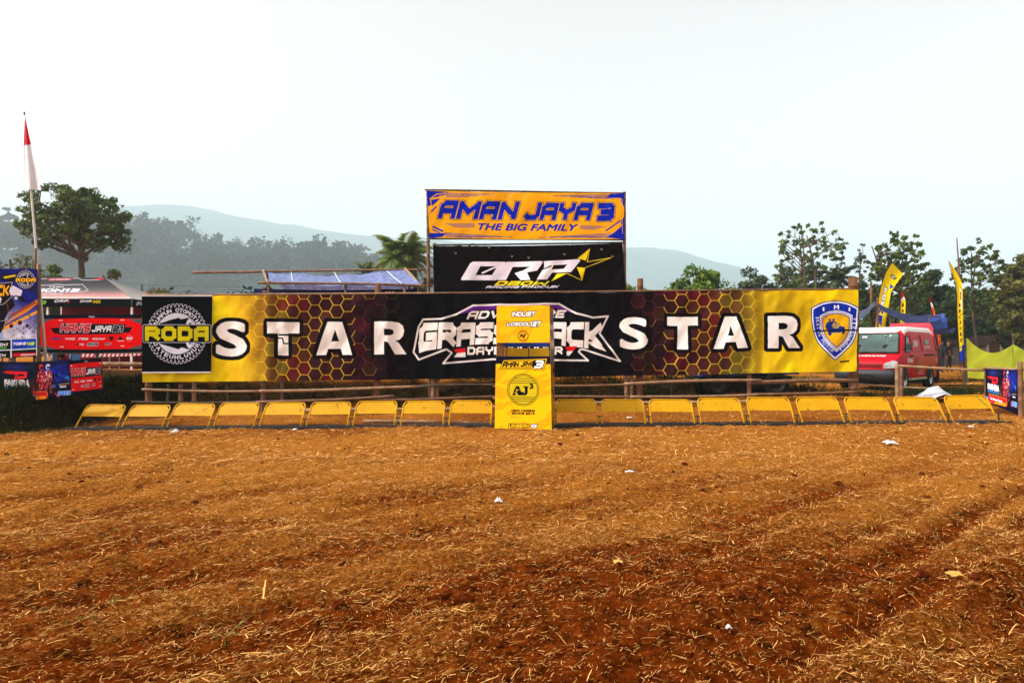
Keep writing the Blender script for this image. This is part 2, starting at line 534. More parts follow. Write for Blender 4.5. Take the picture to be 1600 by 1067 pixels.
class Canvas:
    SS = 3

    def __init__(self, name, quad, w, base=(20, 20, 20), off=(0, 0), sc=1.0):
        """quad: TL,TR,BR,BL in sheet units; painting happens in the same units (optionally off + p/sc)"""
        self.name = name
        self.off, self.sc = off, sc
        q = np.array(quad, float)
        top, bot = np.linalg.norm(q[1] - q[0]), np.linalg.norm(q[2] - q[3])
        l, r = np.linalg.norm(q[3] - q[0]), np.linalg.norm(q[2] - q[1])
        self.w, self.h = w, max(8, int(round(w * (l + r) / (top + bot))))
        dst = np.array([(0, 0), (self.w, 0), (self.w, self.h), (0, self.h)], float)
        A, bb = [], []
        for (x, y), (u, v) in zip(q, dst):
            A.append([x, y, 1, 0, 0, 0, -u * x, -u * y]); bb.append(u)
            A.append([0, 0, 0, x, y, 1, -v * x, -v * y]); bb.append(v)
        self.H = np.append(np.linalg.solve(np.array(A), np.array(bb)), 1).reshape(3, 3)
        self.ppu = self.w / top
        self.a = np.ones((self.h, self.w, 3)) * rgb(*base)

    def tr(self, p):
        p = np.asarray(p, float).reshape(-1, 2) / self.sc + np.array(self.off)
        h = np.c_[p, np.ones(len(p))] @ self.H.T
        return h[:, :2] / h[:, 2:3]

    def mesh_xy(self):
        """sheet coordinates of every canvas pixel"""
        yy, xx = np.mgrid[0:self.h, 0:self.w]
        Hi = np.linalg.inv(self.H)
        p = np.c_[xx.ravel() + .5, yy.ravel() + .5, np.ones(self.w * self.h)] @ Hi.T
        p = (p[:, :2] / p[:, 2:3] - np.array(self.off)) * self.sc
        return p[:, 0].reshape(self.h, self.w), p[:, 1].reshape(self.h, self.w)

    def cov(self, edges, out=None):
        S = self.SS
        e = np.concatenate([self.tr(edges[:, :2]), self.tr(edges[:, 2:])], 1) * S
        W, H = self.w * S, self.h * S
        T = np.zeros((H, W + 1), np.int32)
        for x0, y0, x1, y1 in e:
            if y0 > y1: x0, y0, x1, y1 = x1, y1, x0, y0
            r0, r1 = max(0, int(math.ceil(y0 - .5))), min(H - 1, int(math.ceil(y1 - .5)) - 1)
            if r1 < r0: continue
            rows = np.arange(r0, r1 + 1)
            xs = x0 + (rows + .5 - y0) * (x1 - x0) / (y1 - y0)
            ix = np.clip(np.ceil(xs - .5), 0, W).astype(int)
            T[rows, ix] += 1
        ys = e[:, [1, 3]]
        ra, rb = int(max(0, ys.min() // S * S)), int(min(H, (ys.max() // S + 1) * S))
        m = np.zeros((self.h, self.w))
        if rb > ra:
            par = (np.cumsum(T[ra:rb, :W], 1) & 1).astype(float)
            m[ra // S:rb // S] = par.reshape((rb - ra) // S, S, self.w, S).mean((1, 3))
        return m if out is None else np.maximum(out, m)

    def put(self, m, col, alpha=1.0):
        col = rgb(*col) if not isinstance(col, np.ndarray) else col
        k = (m * alpha)[..., None]
        self.a = self.a * (1 - k) + col * k

    def fill(self, polys, col, alpha=1.0, outline=()):
        if np.ndim(polys[0][0]) == 0: polys = [polys]
        m = self.cov(polys_edges(polys))
        for oc, ow in outline: self.put(dilate(m, ow * self.ppu / self.sc), oc)
        self.put(m, col, alpha)
        return m

    def line_cov(self, pts, w, closed=False, m=None):
        pts = [np.array(p, float) for p in pts]
        if closed: pts = pts + [pts[0]]
        for i in range(len(pts) - 1):
            a, b = pts[i], pts[i + 1]
            d = b - a
            L = np.hypot(*d)
            if L < 1e-6: continue
            d = d / L
            n = np.array([-d[1], d[0]]) * w / 2
            ea = w * .35 if (i > 0 or closed) else 0
            eb = w * .35 if (i < len(pts) - 2 or closed) else 0
            a2, b2 = a - d * ea, b + d * eb
            m = self.cov(polys_edges([[a2 + n, b2 + n, b2 - n, a2 - n]]), m)
        return m

    def line(self, pts, w, col, closed=False, alpha=1.0):
        self.put(self.line_cov(pts, w, closed), col, alpha)

    def ellipse(self, c, rx, ry=None, n=40):
        ry = ry or rx
        return [(c[0] + rx * math.cos(2 * math.pi * k / n), c[1] + ry * math.sin(2 * math.pi * k / n)) for k in range(n)]

    def disc(self, c, rx, col, ry=None, alpha=1.0):
        self.fill([self.ellipse(c, rx, ry)], col, alpha)

    def ring(self, c, r, w, col):
        self.fill([self.ellipse(c, r + w / 2), self.ellipse(c, r - w / 2)], col)

    def text(self, s, box, col, style='sans', outline=(), shear=0.0, bold=0.0, slope=0.0, sw=0.24, gap=0.2, alpha=1.0, grow=0.0, bl=0.0, br=0.0):
        """box x0,y0,x1,y1 in sheet units; slope = rise of the right end (down positive)"""
        x0, y0, x1, y1 = box
        m = None
        if style == 'sans':
            e = bf_edges(s).copy()
            e[:, [0, 2]] += shear * e[:, [1, 3]]
            mn = np.array([e[:, [0, 2]].min(), e[:, [1, 3]].min()])
            mx = np.array([e[:, [0, 2]].max(), e[:, [1, 3]].max()])

            def mp(p):
                t = (p - mn) / (mx - mn)
                return np.c_[x0 + t[:, 0] * (x1 - x0), y1 + (y0 - y1) * (t[:, 1]) + slope * t[:, 0] + grow * (1 - 2 * t[:, 1]) * (t[:, 0] - .5)]
            m = self.cov(np.c_[mp(e[:, :2]), mp(e[:, 2:])])
        else:
            x, segs = 0.0, []
            hs = sw / 2
            for ch in s:
                wd, st = GLY.get(ch, GLY[' '])
                for poly in st:
                    pts = [np.array((x + hs + p[0] * wd, hs + p[1] * (1 - sw))) for p in poly]
                    cl = np.allclose(pts[0], pts[-1]) and len(pts) > 2
                    for i in range(len(pts) - 1):
                        a, b = pts[i], pts[i + 1]
                        d = (b - a) / max(1e-6, np.hypot(*(b - a)))
                        n = np.array([-d[1], d[0]]) * hs
                        ea = hs * .8 if (i > 0 or cl) else hs * (1.0 if abs(d[0]) + abs(d[1]) > 1.05 else 1.0)
                        eb = hs * .8 if (i < len(pts) - 2 or cl) else hs
                        segs.append(np.array([a - d * ea + n, b + d * eb + n, b + d * eb - n, a - d * ea - n]))
                x += (wd + sw + gap) if ch != ' ' else wd
            tot = x - gap
            q = np.concatenate(segs)
            q = np.c_[q[:, 0] + shear * q[:, 1], q[:, 1]]
            mnx, mxx = q[:, 0].min(), q[:, 0].max()
            for k in range(len(segs)):
                t = np.c_[(segs[k][:, 0] + shear * segs[k][:, 1] - mnx) / (mxx - mnx), np.clip(segs[k][:, 1], 0, 1)]
                pp = np.c_[x0 + t[:, 0] * (x1 - x0), y1 + (y0 - y1) * t[:, 1] + slope * t[:, 0] + (1 - t[:, 1]) * (bl * np.clip(1 - t[:, 0] * 1.6, 0, 1) + br * np.clip(t[:, 0] * 1.6 - .6, 0, 1))]
                m = self.cov(polys_edges([pp]), m)
        if bold: m = dilate(m, bold * self.ppu / self.sc)
        for oc, ow in outline: self.put(dilate(m, ow * self.ppu / self.sc), oc)
        self.put(m, col, alpha)

    def arc_text(self, s, c, r, a0, a1, size, col, inside=False, wide=1.0):
        """letters along a circle, a0..a1 in degrees clockwise from the top"""
        for i, ch in enumerate(s):
            if ch == ' ': continue
            a = R(a0 + (a1 - a0) * (i + .5) / len(s))
            e = bf_edges(ch)
            mn = np.array([e[:, [0, 2]].min(), e[:, [1, 3]].min()])
            mx = np.array([e[:, [0, 2]].max(), e[:, [1, 3]].max()])
            hw = size * wide * (.28 if ch == 'I' else 1.0) / 2

            def mp(p):
                t = (p - mn) / (mx - mn)
                lx, ly = (t[:, 0] - .5) * 2 * hw, (t[:, 1] - .5) * size
                if not inside:
                    ux, uy, vx, vy = math.cos(a), math.sin(a), math.sin(a), -math.cos(a)
                else:
                    ux, uy, vx, vy = -math.cos(a), -math.sin(a), -math.sin(a), math.cos(a)
                px, py = c[0] + r * math.sin(a), c[1] - r * math.cos(a)
                return np.c_[px + lx * ux + ly * vx, py + lx * uy + ly * vy]
            self.put(dilate(self.cov(np.c_[mp(e[:, :2]), mp(e[:, 2:])]), size * .05 * self.ppu / self.sc), col)

    def grad_x(self, stops):
        X, _ = self.mesh_xy()
        xs = [s[0] for s in stops]
        for k in range(3): self.a[..., k] = np.interp(X, xs, [s[1][k] / 255 for s in stops])

    def noise(self, scale, amp, seed=0, mult=True, o=4):
        yy, xx = np.mgrid[0:self.h, 0:self.w] / (self.ppu * scale)
        n = fbm(xx, yy, o, seed)[..., None] - .5
        self.a = np.clip(self.a * (1 + n * amp * 2), 0, 1)

    def image(self):
        im = bpy.data.images.new(self.name, self.w, self.h, alpha=False)
        px = np.ones((self.h, self.w, 4), np.float32)
        px[..., :3] = np.clip(self.a[::-1], 0, 1)
        im.pixels.foreach_set(px.ravel())
        im.update()
        im.pack()
        return im


def crop(ox, oy, s):
    """returns a reader for points noted on an enlarged piece of the sheet"""
    return lambda pts: [(ox + x / s, oy + y / s) for x, y in pts]


def cbox(ox, oy, s): return lambda x0, y0, x1, y1: (ox + x0 / s, oy + y0 / s, ox + x1 / s, oy + y1 / s)


# ---- main START banner
QMAIN = [(222, 462), (1341, 452), (1338.5, 580), (222, 597)]
cv = Canvas('start_banner_print', QMAIN, 2400, (9, 5, 8))
cv.SS = 2
cv.grad_x([(222, (250, 212, 8)), (335, (252, 214, 12)), (380, (236, 186, 34)), (412, (168, 124, 36)), (445, (112, 66, 30)), (480, (76, 32, 30)), (540, (52, 20, 25)),
           (600, (18, 8, 13)), (650, (9, 5, 9)), (945, (9, 5, 9)), (1000, (14, 7, 12)), (1050, (48, 18, 24)), (1090, (78, 26, 30)), (1130, (92, 48, 30)),
           (1163, (136, 112, 38)), (1190, (212, 176, 24)), (1230, (240, 200, 10)), (1341, (250, 214, 8))])
Xs, Ys = cv.mesh_xy()
nz = fbm(Xs / 60, Ys / 60, 4, 5)
edge = np.clip(1 - np.minimum(np.abs(Xs - 440), np.abs(Xs - 1150)) / 90, 0, 1)
cv.a = np.clip(cv.a * (1 + (nz - .5)[..., None] * .5), 0, 1)
cv.a += (edge * np.clip(nz - .5, 0, 1))[..., None] * rgb(20, 60, 0) * 2
rr = np.random.RandomState(11)
hs = 11.4
for half in (0, 1):
    for i in range(-2, 21):
        for j in range(-1, 9):
            hx = (338 + i * 1.5 * hs) if half == 0 else (1236 - i * 1.5 * hs)
            hy = (456 if half == 0 else 449) + (j + .5 * (i & 1)) * hs * 1.732
            t = (hx - 335) / 300 if half == 0 else (1236 - hx) / 280
            if t < -.02 or t > 1.0: continue
            hexa = [(hx + hs * math.cos(R(60 * k)), hy + hs * math.sin(R(60 * k))) for k in range(6)]
            if .25 < t < .9:
                tint = [(110, 16, 30), (60, 24, 30), (40, 18, 26), (96, 60, 30), (50, 20, 26)][rr.randint(5)]
                if t < .45 and rr.rand() < .35: tint = (110, 120, 24)
                cv.fill([hexa], tint, .5 * (1 - abs(t - .5)))
            vis = np.interp(t, [0, .15, .3, .7, .85, 1], [.0, .35, .85, .85, .4, .12]) * (1 if t < .72 else rr.uniform(.4, 1))
            lc = (236, 206, 40) if t < .72 else [(236, 206, 40), (150, 40, 80), (90, 60, 80)][rr.randint(3)]
            for k in range(3):
                cv.line([hexa[k], hexa[k + 1]], 1.5, lc, alpha=vis)
# faint ghost of a rider and lettering at the right, as printed
for s_, b_ in (('GROUP', (1252, 466, 1306, 474)),):
    cv.text(s_, b_, (196, 168, 20), alpha=.6)
cv.fill([[(1256, 512), (1262, 502), (1267, 505), (1264, 516), (1270, 526), (1274, 545), (1268, 566), (1262, 548), (1258, 528)]], (196, 170, 20), .35)
c2, c3, c5, c6 = crop(210, 430, 4.103), crop(490, 430, 4.103), crop(760, 430, 4.103), crop(1040, 430, 4.103)


def star_A(c, p, hole): return [c(p), c(hole)]


OUT = ((14, 9, 12), 5.6)
WH = (252, 246, 242)
cv.text('S', (339.5, 504, 382.5, 553.5), WH, bold=2.6, outline=[OUT])
cv.fill([c2([(850, 296), (1057, 296), (1057, 368), (985, 368), (985, 510), (918, 510), (918, 370), (850, 370)])], WH, outline=[OUT])
cv.line(c2([(922, 378), (992, 378)]), 2.6, (14, 9, 12)); cv.line(c2([(868, 395), (948, 400), (955, 434), (996, 432)]), 2.0, (14, 9, 12))
cv.fill([c3([(15, 508), (88, 294), (183, 294), (248, 505), (185, 505), (172, 466), (92, 468), (80, 508)]), c3([(112, 420), (137, 345), (163, 418)])], WH, outline=[OUT])
cv.fill([c3([(387, 292), (500, 292), (545, 298), (572, 318), (580, 350), (572, 385), (548, 408), (522, 414), (545, 428), (595, 500), (520, 501), (478, 425), (452, 418), (452, 502), (387, 502)]),
         c3([(452, 340), (452, 380), (485, 380), (506, 374), (513, 360), (506, 345), (485, 340)])], WH, outline=[OUT])
cv.text('S', (970, 496.5, 1009.5, 542.5), WH, bold=2.5, outline=[OUT])
cv.fill([c6([(10, 262), (207, 262), (207, 318), (142, 318), (142, 470), (75, 470), (75, 320), (10, 320)])], WH, outline=[OUT])
cv.fill([c6([(308, 468), (378, 260), (452, 260), (526, 463), (460, 465), (446, 424), (384, 426), (370, 468)]), c6([(399, 384), (416, 320), (434, 383)])], WH, outline=[OUT])
cv.fill([c6([(655, 258), (765, 258), (812, 264), (838, 285), (845, 316), (838, 350), (815, 372), (790, 380), (812, 394), (862, 464), (785, 465), (746, 392), (720, 386), (720, 466), (655, 466)]),
         c6([(720, 304), (720, 345), (752, 345), (772, 339), (779, 325), (772, 310), (752, 304)])], WH, outline=[OUT])
# centre logo
cl = crop(630, 460, 4.571)
outl = [(497, 72), (1112, 60), (1232, 128), (1350, 160), (1462, 148), (1402, 272), (1548, 470), (1285, 385), (1262, 388), (1252, 402), (1318, 465), (1080, 460), (640, 455), (285, 485), (345, 410), (308, 385), (110, 458), (72, 405), (108, 225), (140, 172), (275, 170), (380, 135)]
cv.fill([cl(outl)], (13, 8, 14))
cv.fill([cl([(500, 76), (1110, 64), (1215, 124), (1130, 112), (1090, 92), (520, 104), (430, 128), (400, 130)])], (96, 36, 140))
cv.fill([cl([(520, 100), (1090, 88), (1130, 110), (470, 122)])], (60, 22, 90), .6)
cv.line(cl(outl), 3.0, (238, 232, 232), closed=True)
cb = cbox(630, 460, 4.571)
cv.text('ADVENTURE', cb(450, 112, 1168, 170), WH, 'block', shear=.35, sw=.26, gap=.12, slope=-2.0)
cv.text('GRASS', cb(105, 196, 775, 352), WH, 'block', shear=.10, sw=.29, gap=.05, slope=-1, bl=11)
cv.text('TRACK', cb(785, 188, 1425, 345), WH, 'block', shear=.06, sw=.29, gap=.05, slope=1.0, br=9)
cv.fill([cl([(105, 330), (240, 330), (232, 372), (112, 412)])], WH)
cv.fill([cl([(1300, 330), (1395, 330), (1452, 402), (1370, 374)])], WH)
cv.text('DAYEUHLUHUR', cb(455, 366, 1140, 424), WH, 'block', shear=.05, sw=.28, gap=.1, slope=-.5)
cv.fill([cl([(355, 385), (445, 375), (440, 405), (382, 412)])], (226, 24, 32)); cv.fill([cl([(382, 412), (443, 405), (445, 440), (360, 442)])], WH)
cv.fill([cl([(1150, 365), (1240, 362), (1215, 396), (1172, 397)])], (226, 24, 32)); cv.fill([cl([(1165, 397), (1213, 396), (1185, 430), (1165, 428)])], WH)
# shield
cs = crop(1250, 460, 8.89)
sh0 = np.array([(155, 180), (230, 138), (310, 105), (395, 88), (480, 82), (570, 88), (655, 105), (740, 138), (815, 180), (812, 300), (806, 430), (792, 520), (770, 600), (732, 680), (680, 750), (590, 838), (488, 918), (390, 838), (300, 740), (238, 650), (200, 560), (174, 470), (160, 380), (154, 280)], float)
ce, ci = np.array((486, 420.)), np.array((505, 455.))
for s_, col in ((1, (16, 34, 120)), (.965, (235, 238, 246)), (.905, (14, 44, 168))):
    cv.fill([cs(ce + (sh0 - ce) * s_)], col)
for s_, col in ((.69, (235, 238, 246)), (.645, (16, 34, 120)), (.625, (235, 238, 246)), (.58, (16, 34, 120)), (.545, (238, 180, 12))):
    cv.fill([cs(ci + (sh0 - ce) * s_)], col)
csb = cbox(1250, 460, 8.89)
for ch, b_ in (('I', (318, 172, 340, 226)), ('M', (478, 148, 540, 204)), ('I', (676, 178, 700, 232))): cv.text(ch, csb(*b_), (246, 246, 250), bold=.25 if ch == 'M' else 0)


def along(text, path, size):
    path = np.array(path, float)
    seg = np.hypot(*(path[1:] - path[:-1]).T)
    cum = np.r_[0, np.cumsum(seg)]
    for i, ch in enumerate(text):
        if ch == ' ': continue
        s = (i + .5) / len(text) * cum[-1]
        k = min(len(seg) - 1, np.searchsorted(cum, s) - 1)
        p = path[k] + (path[k + 1] - path[k]) * (s - cum[k]) / seg[k]
        d = (path[k + 1] - path[k]) / seg[k]
        e = bf_edges(ch)
        mn = np.array([e[:, [0, 2]].min(), e[:, [1, 3]].min()]); mx = np.array([e[:, [0, 2]].max(), e[:, [1, 3]].max()])
        nrm = np.array([d[1], -d[0]])
        hw = size * (.15 if ch == 'I' else .42)

        def mp(q):
            t = (q - mn) / (mx - mn)
            return p + ((t[:, :1] - .5) * 2 * hw) * d + ((t[:, 1:] - .5) * size) * nrm
        q = np.c_[mp(e[:, :2]), mp(e[:, 2:])]
        q = np.c_[1250 + q[:, 0] / 8.89, 460 + q[:, 1] / 8.89, 1250 + q[:, 2] / 8.89, 460 + q[:, 3] / 8.89]
        cv.put(cv.cov(q), (246, 246, 250)); cv.put(cv.cov(q), (246, 246, 250), .6)


along('IKATAN MOTOR', [(240, 295), (250, 420), (285, 580), (350, 690), (460, 800)], 46)
along('INDONESIA', [(545, 780), (640, 690), (710, 570), (750, 440), (765, 310)], 46)
bl = (18, 44, 130)
cv.fill([cs([(360, 420), (390, 375), (440, 370), (500, 375), (545, 400), (570, 440), (590, 450), (600, 490), (560, 530), (440, 530), (400, 500), (365, 470)])], bl)
for p_, r_ in (((418, 352), 17), ((472, 352), 17)): cv.disc(cs([p_])[0], r_ / 8.89, bl)
for p_, rx, ry in (((385, 440), 26, 44), ((420, 525), 26, 46), ((600, 498), 26, 56)): cv.disc(cs([p_])[0], rx / 8.89, bl, ry / 8.89)
cv.disc(cs([(503, 430)])[0], 55 / 8.89, (222, 190, 60), 40 / 8.89)
for k in range(3): cv.line(cs([(450, 412 + k * 18), (556, 412 + k * 18)]), .7, bl)
cv.line(cs([(503, 390), (503, 470)]), .7, bl)
cv.line(cs([(190, 505), (470, 497), (808, 496)]), 2.2, (12, 10, 12)); cv.line(cs([(563, 934), (694, 925)]), 2.2, (12, 10, 12))
cv.noise(70, .10, 3)
IMG_MAIN = cv.image()

# ---- RODA square banner
QRODA = [(221.6, 461.3), (332, 461.0), (329.8, 582.4), (222, 583)]
cv = Canvas('gear_banner_print', QRODA, 640, (5, 6, 12), (215, 455), 7.112)
cv.fill([[(40, 40), (840, 40), (840, 58), (40, 58)]], (225, 225, 232)); cv.fill([[(40, 895), (840, 893), (840, 915), (40, 915)]], (225, 225, 232))
cc = (437, 475)
gear = []
for k in range(44):
    for da, r_ in ((-.30, 300), (-.18, 333), (.18, 333), (.30, 300)):
        a = 2 * math.pi * (k + da * 1.35) / 44
        gear.append((cc[0] + r_ * math.cos(a), cc[1] + r_ * math.sin(a)))
cv.line(gear, 6, (214, 218, 236), closed=True)
cv.arc_text('RUMPUN OTOMOTIF', cc, 262, -70, 71, 40, (214, 218, 236), wide=.95)
cv.arc_text('DAYEUHLUHUR', cc, 262, 250, 113, 40, (214, 218, 236), inside=True, wide=1.0)
cv.disc(cc, 230, (214, 218, 236))
cv.fill([[(250, 380), (300, 350), (340, 330), (380, 318), (436, 306), (490, 316), (560, 300), (560, 650), (500, 630), (436, 642), (360, 610), (300, 585), (250, 570)]], (6, 7, 12))
cv.disc((572, 475), 58, (6, 7, 12), 175); cv.disc((576, 475), 50, (214, 218, 236), 165); cv.disc((584, 475), 34, (6, 7, 12), 120)
for k in range(9): cv.disc((260 + k * 24, 372 - k * 7.2), 16, (6, 7, 12)); cv.disc((260 + k * 24, 578 + k * 7), 16, (6, 7, 12))
cv.fill([[(75, 380), (800, 380), (812, 392), (812, 560), (800, 572), (75, 572), (63, 560), (63, 392)]], (6, 7, 12), outline=[((190, 196, 214), 6)])
cv.text('RODA', (82, 394, 790, 558), (206, 196, 8), 'block', sw=.31, gap=.12)
cv.noise(20, .08, 8)
IMG_RODA = cv.image()

# ---- AMAN JAYA sign
QAMAN = [(666.6, 297.6), (975.3, 301.8), (974.8, 374), (671.5, 371.8)]
cv = Canvas('orange_sign_print', QAMAN, 1100, (252, 176, 20), (640, 280), 4.444)
BL = (16, 36, 176)
cv.fill([[(118, 80), (275, 88), (250, 108), (185, 128), (140, 132), (150, 180), (118, 200)]], BL)
cv.fill([[(150, 145), (215, 135), (185, 165), (155, 190)]], BL)
cv.line([(150, 230), (190, 190)], 10, BL); cv.line([(155, 212), (200, 165)], 6, (238, 166, 30)); cv.line([(140, 140), (190, 105), (270, 95)], 8, (238, 166, 30))
cv.fill([[(118, 375), (260, 375), (230, 400), (140, 412)]], BL); cv.line([(160, 330), (235, 362)], 12, BL); cv.line([(158, 350), (210, 372)], 8, BL)
cv.fill([[(1490, 97), (1400, 100), (1365, 130), (1470, 132), (1470, 160), (1490, 200)]], BL); cv.fill([[(1490, 420), (1370, 405), (1420, 372), (1470, 330), (1470, 290), (1490, 260)]], BL)
cv.line([(1365, 360), (1465, 290)], 9, BL); cv.line([(1385, 375), (1475, 318)], 6, (238, 166, 30)); cv.line([(1478, 140), (1478, 380)], 4, (238, 166, 30))
for k in range(5):
    cv.line([(255, 96 + k * 7), (600 - k * 60, 102 + k * 6)], 3, BL); cv.line([(1000 + k * 60, 112 + k * 4), (1420, 105 + k * 8)], 3, BL)
    cv.line([(250, 372 + k * 7), (720 - k * 70, 398 + k * 1.5)], 3, BL); cv.line([(900 + k * 80, 402), (1400, 375 + k * 8)], 3, BL)
    if k < 4:
        cv.line([(250 + 22 * k, 312 + k * 7), (458, 308 + k * 8)], 3, BL); cv.line([(1190, 322 + k * 7), (1370 - 26 * k, 330 + k * 6)], 3, BL)
o2 = [((20, 26, 60), 7), ((238, 166, 30), 5)]
cv.text('AMAN', (195, 146, 778, 274), BL, 'block', shear=.32, sw=.3, gap=.08, outline=o2, slope=6)
cv.text('JAYA', (800, 158, 1285, 280), BL, 'block', shear=.3, sw=.3, gap=.06, outline=o2, slope=6)
cv.text('3', (1305, 165, 1430, 292), BL, 'block', shear=.1, sw=.32, outline=o2)
cv.text('THE BIG FAMILY', (485, 306, 1175, 350), BL, 'sans', shear=.3, bold=3, slope=6)
cv.noise(60, .06, 2)
IMG_AMAN = cv.image()

# ---- ORP black sign
QORP = [(677, 384.6), (972.6, 380), (977.5, 453.3), (677.8, 457.8)]
cv = Canvas('black_sign_print', QORP, 1100, (14, 8, 9), (640, 280), 4.444)
W2 = (228, 220, 232)
cv.fill([[(440, 568), (660, 566), (668, 574), (612, 685), (598, 697), (360, 698), (356, 688), (420, 580)], [(490, 600), (610, 598), (572, 660), (458, 662)]], W2)
cv.line([(500, 648), (610, 600)], 12, W2); cv.line([(536, 640), (600, 612)], 5, (22, 14, 16))
cv.fill([[(672, 566), (918, 562), (924, 572), (885, 628), (815, 640), (838, 694), (770, 696), (728, 645), (790, 625), (835, 600), (715, 602), (668, 694), (606, 696)]], W2)
cv.fill([[(930, 562), (1176, 550), (1186, 560), (1120, 640), (990, 642), (955, 690), (880, 692), (935, 600)], [(1000, 590), (1095, 585), (1070, 615), (985, 620)]], W2)
cv.line([(870, 640), (985, 595)], 9, (22, 14, 16))
YL = (246, 214, 20)
star = [(1250, 478), (1222, 560), (1400, 545), (1225, 610), (1196, 696), (1160, 605), (1085, 652), (990, 698), (1050, 648), (1150, 640), (1180, 590), (1165, 545)]
cv.fill([[(1250, 478), (1165, 545), (1222, 560)]], YL); cv.fill([[(1182, 580), (1400, 543), (1226, 572)]], YL); cv.fill([[(1160, 605), (1218, 612), (1196, 698)]], YL); cv.fill([[(985, 700), (1022, 650), (1090, 648)]], YL)
cv.line([(1250, 478), (1232, 570), (1400, 543), (1218, 610), (1196, 698), (1090, 648), (985, 700)], 4, YL)
cv.text('DBOW', (585, 701, 975, 733), YL, 'block', shear=.5, sw=.28, gap=.15)
cv.text('RACING PRODUK', (525, 736, 1040, 753), W2, 'block', shear=.5, sw=.27, gap=.18, slope=-4)
cv.noise(60, .25, 4)
IMG_ORP = cv.image()

# ---- booth panels (upper, lower)
def booth_art(cv):
    X, Y = cv.mesh_xy()
    t = (fbm((X + Y * 1.5) / 110, (Y * 1.7 - X * .5) / 150, 3, 9) > .54).astype(float)
    k = (t * .65)[..., None]
    cv.a = cv.a * (1 - k) + rgb(252, 158, 10) * k


BK, SIL = (10, 8, 6), (240, 240, 240)
cv = Canvas('booth_upper_print', [(110, 85), (520, 85), (522, 357), (109, 357)], 440, (246, 186, 4), (0, 0), 1.0)
booth_art(cv)
cv.text('INDLIST', (226, 129, 414, 164), SIL, 'block', shear=.25, sw=.3, gap=.06, outline=[(BK, 5)])
cv.text('LOSDOL', (190, 206, 372, 234), SIL, 'block', shear=.2, sw=.28, gap=.08, outline=[(BK, 5)])
cv.text('127', (372, 200, 455, 240), SIL, 'block', shear=.25, sw=.3, gap=.05, outline=[(BK, 5)])
cv.ring((317, 308), 41, 3, BK); cv.ring((317, 308), 36, 2, BK)
cv.text('AJ', (291, 294, 327, 322), BK, 'sans', bold=2.5); cv.text('3', (330, 290, 341, 304), BK, 'sans', bold=1)
for yy in (279, 284, 331, 336): cv.line([(292, yy), (342, yy)], 2, BK)
IMG_BUP = cv.image()
cv = Canvas('booth_lower_print', [(107, 457), (524, 457), (527, 1000), (107, 1000)], 440, (246, 194, 4), (0, 0), 1.0)
booth_art(cv)
cv.fill([[(100, 450), (530, 450), (530, 514), (100, 514)]], (14, 14, 40))
cv.fill([[(138, 552), (168, 487), (500, 474), (470, 560), (405, 560), (400, 548)]], (240, 192, 12), outline=[(BK, 4)])
cv.fill([[(148, 545), (172, 493), (490, 481), (464, 552), (410, 552), (398, 542)]], BK)
cv.fill([[(154, 541), (176, 497), (396, 490), (390, 538)]], (240, 192, 12), 1)
cv.text('AMAN', (160, 498, 288, 538), BK, 'block', shear=.32, sw=.3, gap=.05); cv.text('JAYA', (298, 496, 396, 536), BK, 'block', shear=.32, sw=.3, gap=.05)
cv.text('3', (398, 486, 478, 546), SIL, 'block', shear=.3, sw=.28)
c0 = (318, 706)
cv.disc(c0, 117, (206, 184, 18)); cv.ring(c0, 119, 4, BK); cv.ring(c0, 108, 4, BK)
for yy in (622, 640, 655, 762, 775, 790):
    hw = math.sqrt(max(1, 106 ** 2 - (yy - 706) ** 2)); cv.line([(318 - hw, yy), (318 + hw, yy)], 4, BK)
for x0 in (0,):
    cv.fill([[(235, 748), (262, 680), (288, 680), (312, 748), (280, 748), (272, 728), (256, 728), (264, 740), (262, 748)], [(262, 716), (269, 694), (277, 716)]], BK)
    cv.fill([[(318, 680), (356, 680), (352, 690), (352, 730), (340, 746), (318, 748), (302, 738), (304, 722), (318, 720), (324, 732), (330, 728), (330, 690), (318, 690)]], BK)
cv.line([(246, 735), (292, 700)], 3, (206, 184, 18))
cv.text('3', (368, 662, 392, 697), BK, 'sans', bold=2.5)
cv.text('LEGAL LOGGING', (232, 855, 404, 870), (70, 46, 16), 'sans', bold=1.6); cv.text('SINCE 2013', (236, 877, 402, 890), (70, 46, 16), 'sans', bold=1.6)
cv.text('UINSEAN', (212, 962, 362, 990), (244, 200, 20), 'block', shear=.25, sw=.28, gap=.08, outline=[(BK, 5)]); cv.text('G', (374, 962, 424, 990), SIL, 'block', shear=.25, sw=.28, outline=[(BK, 5)])
IMG_BLO = cv.image()

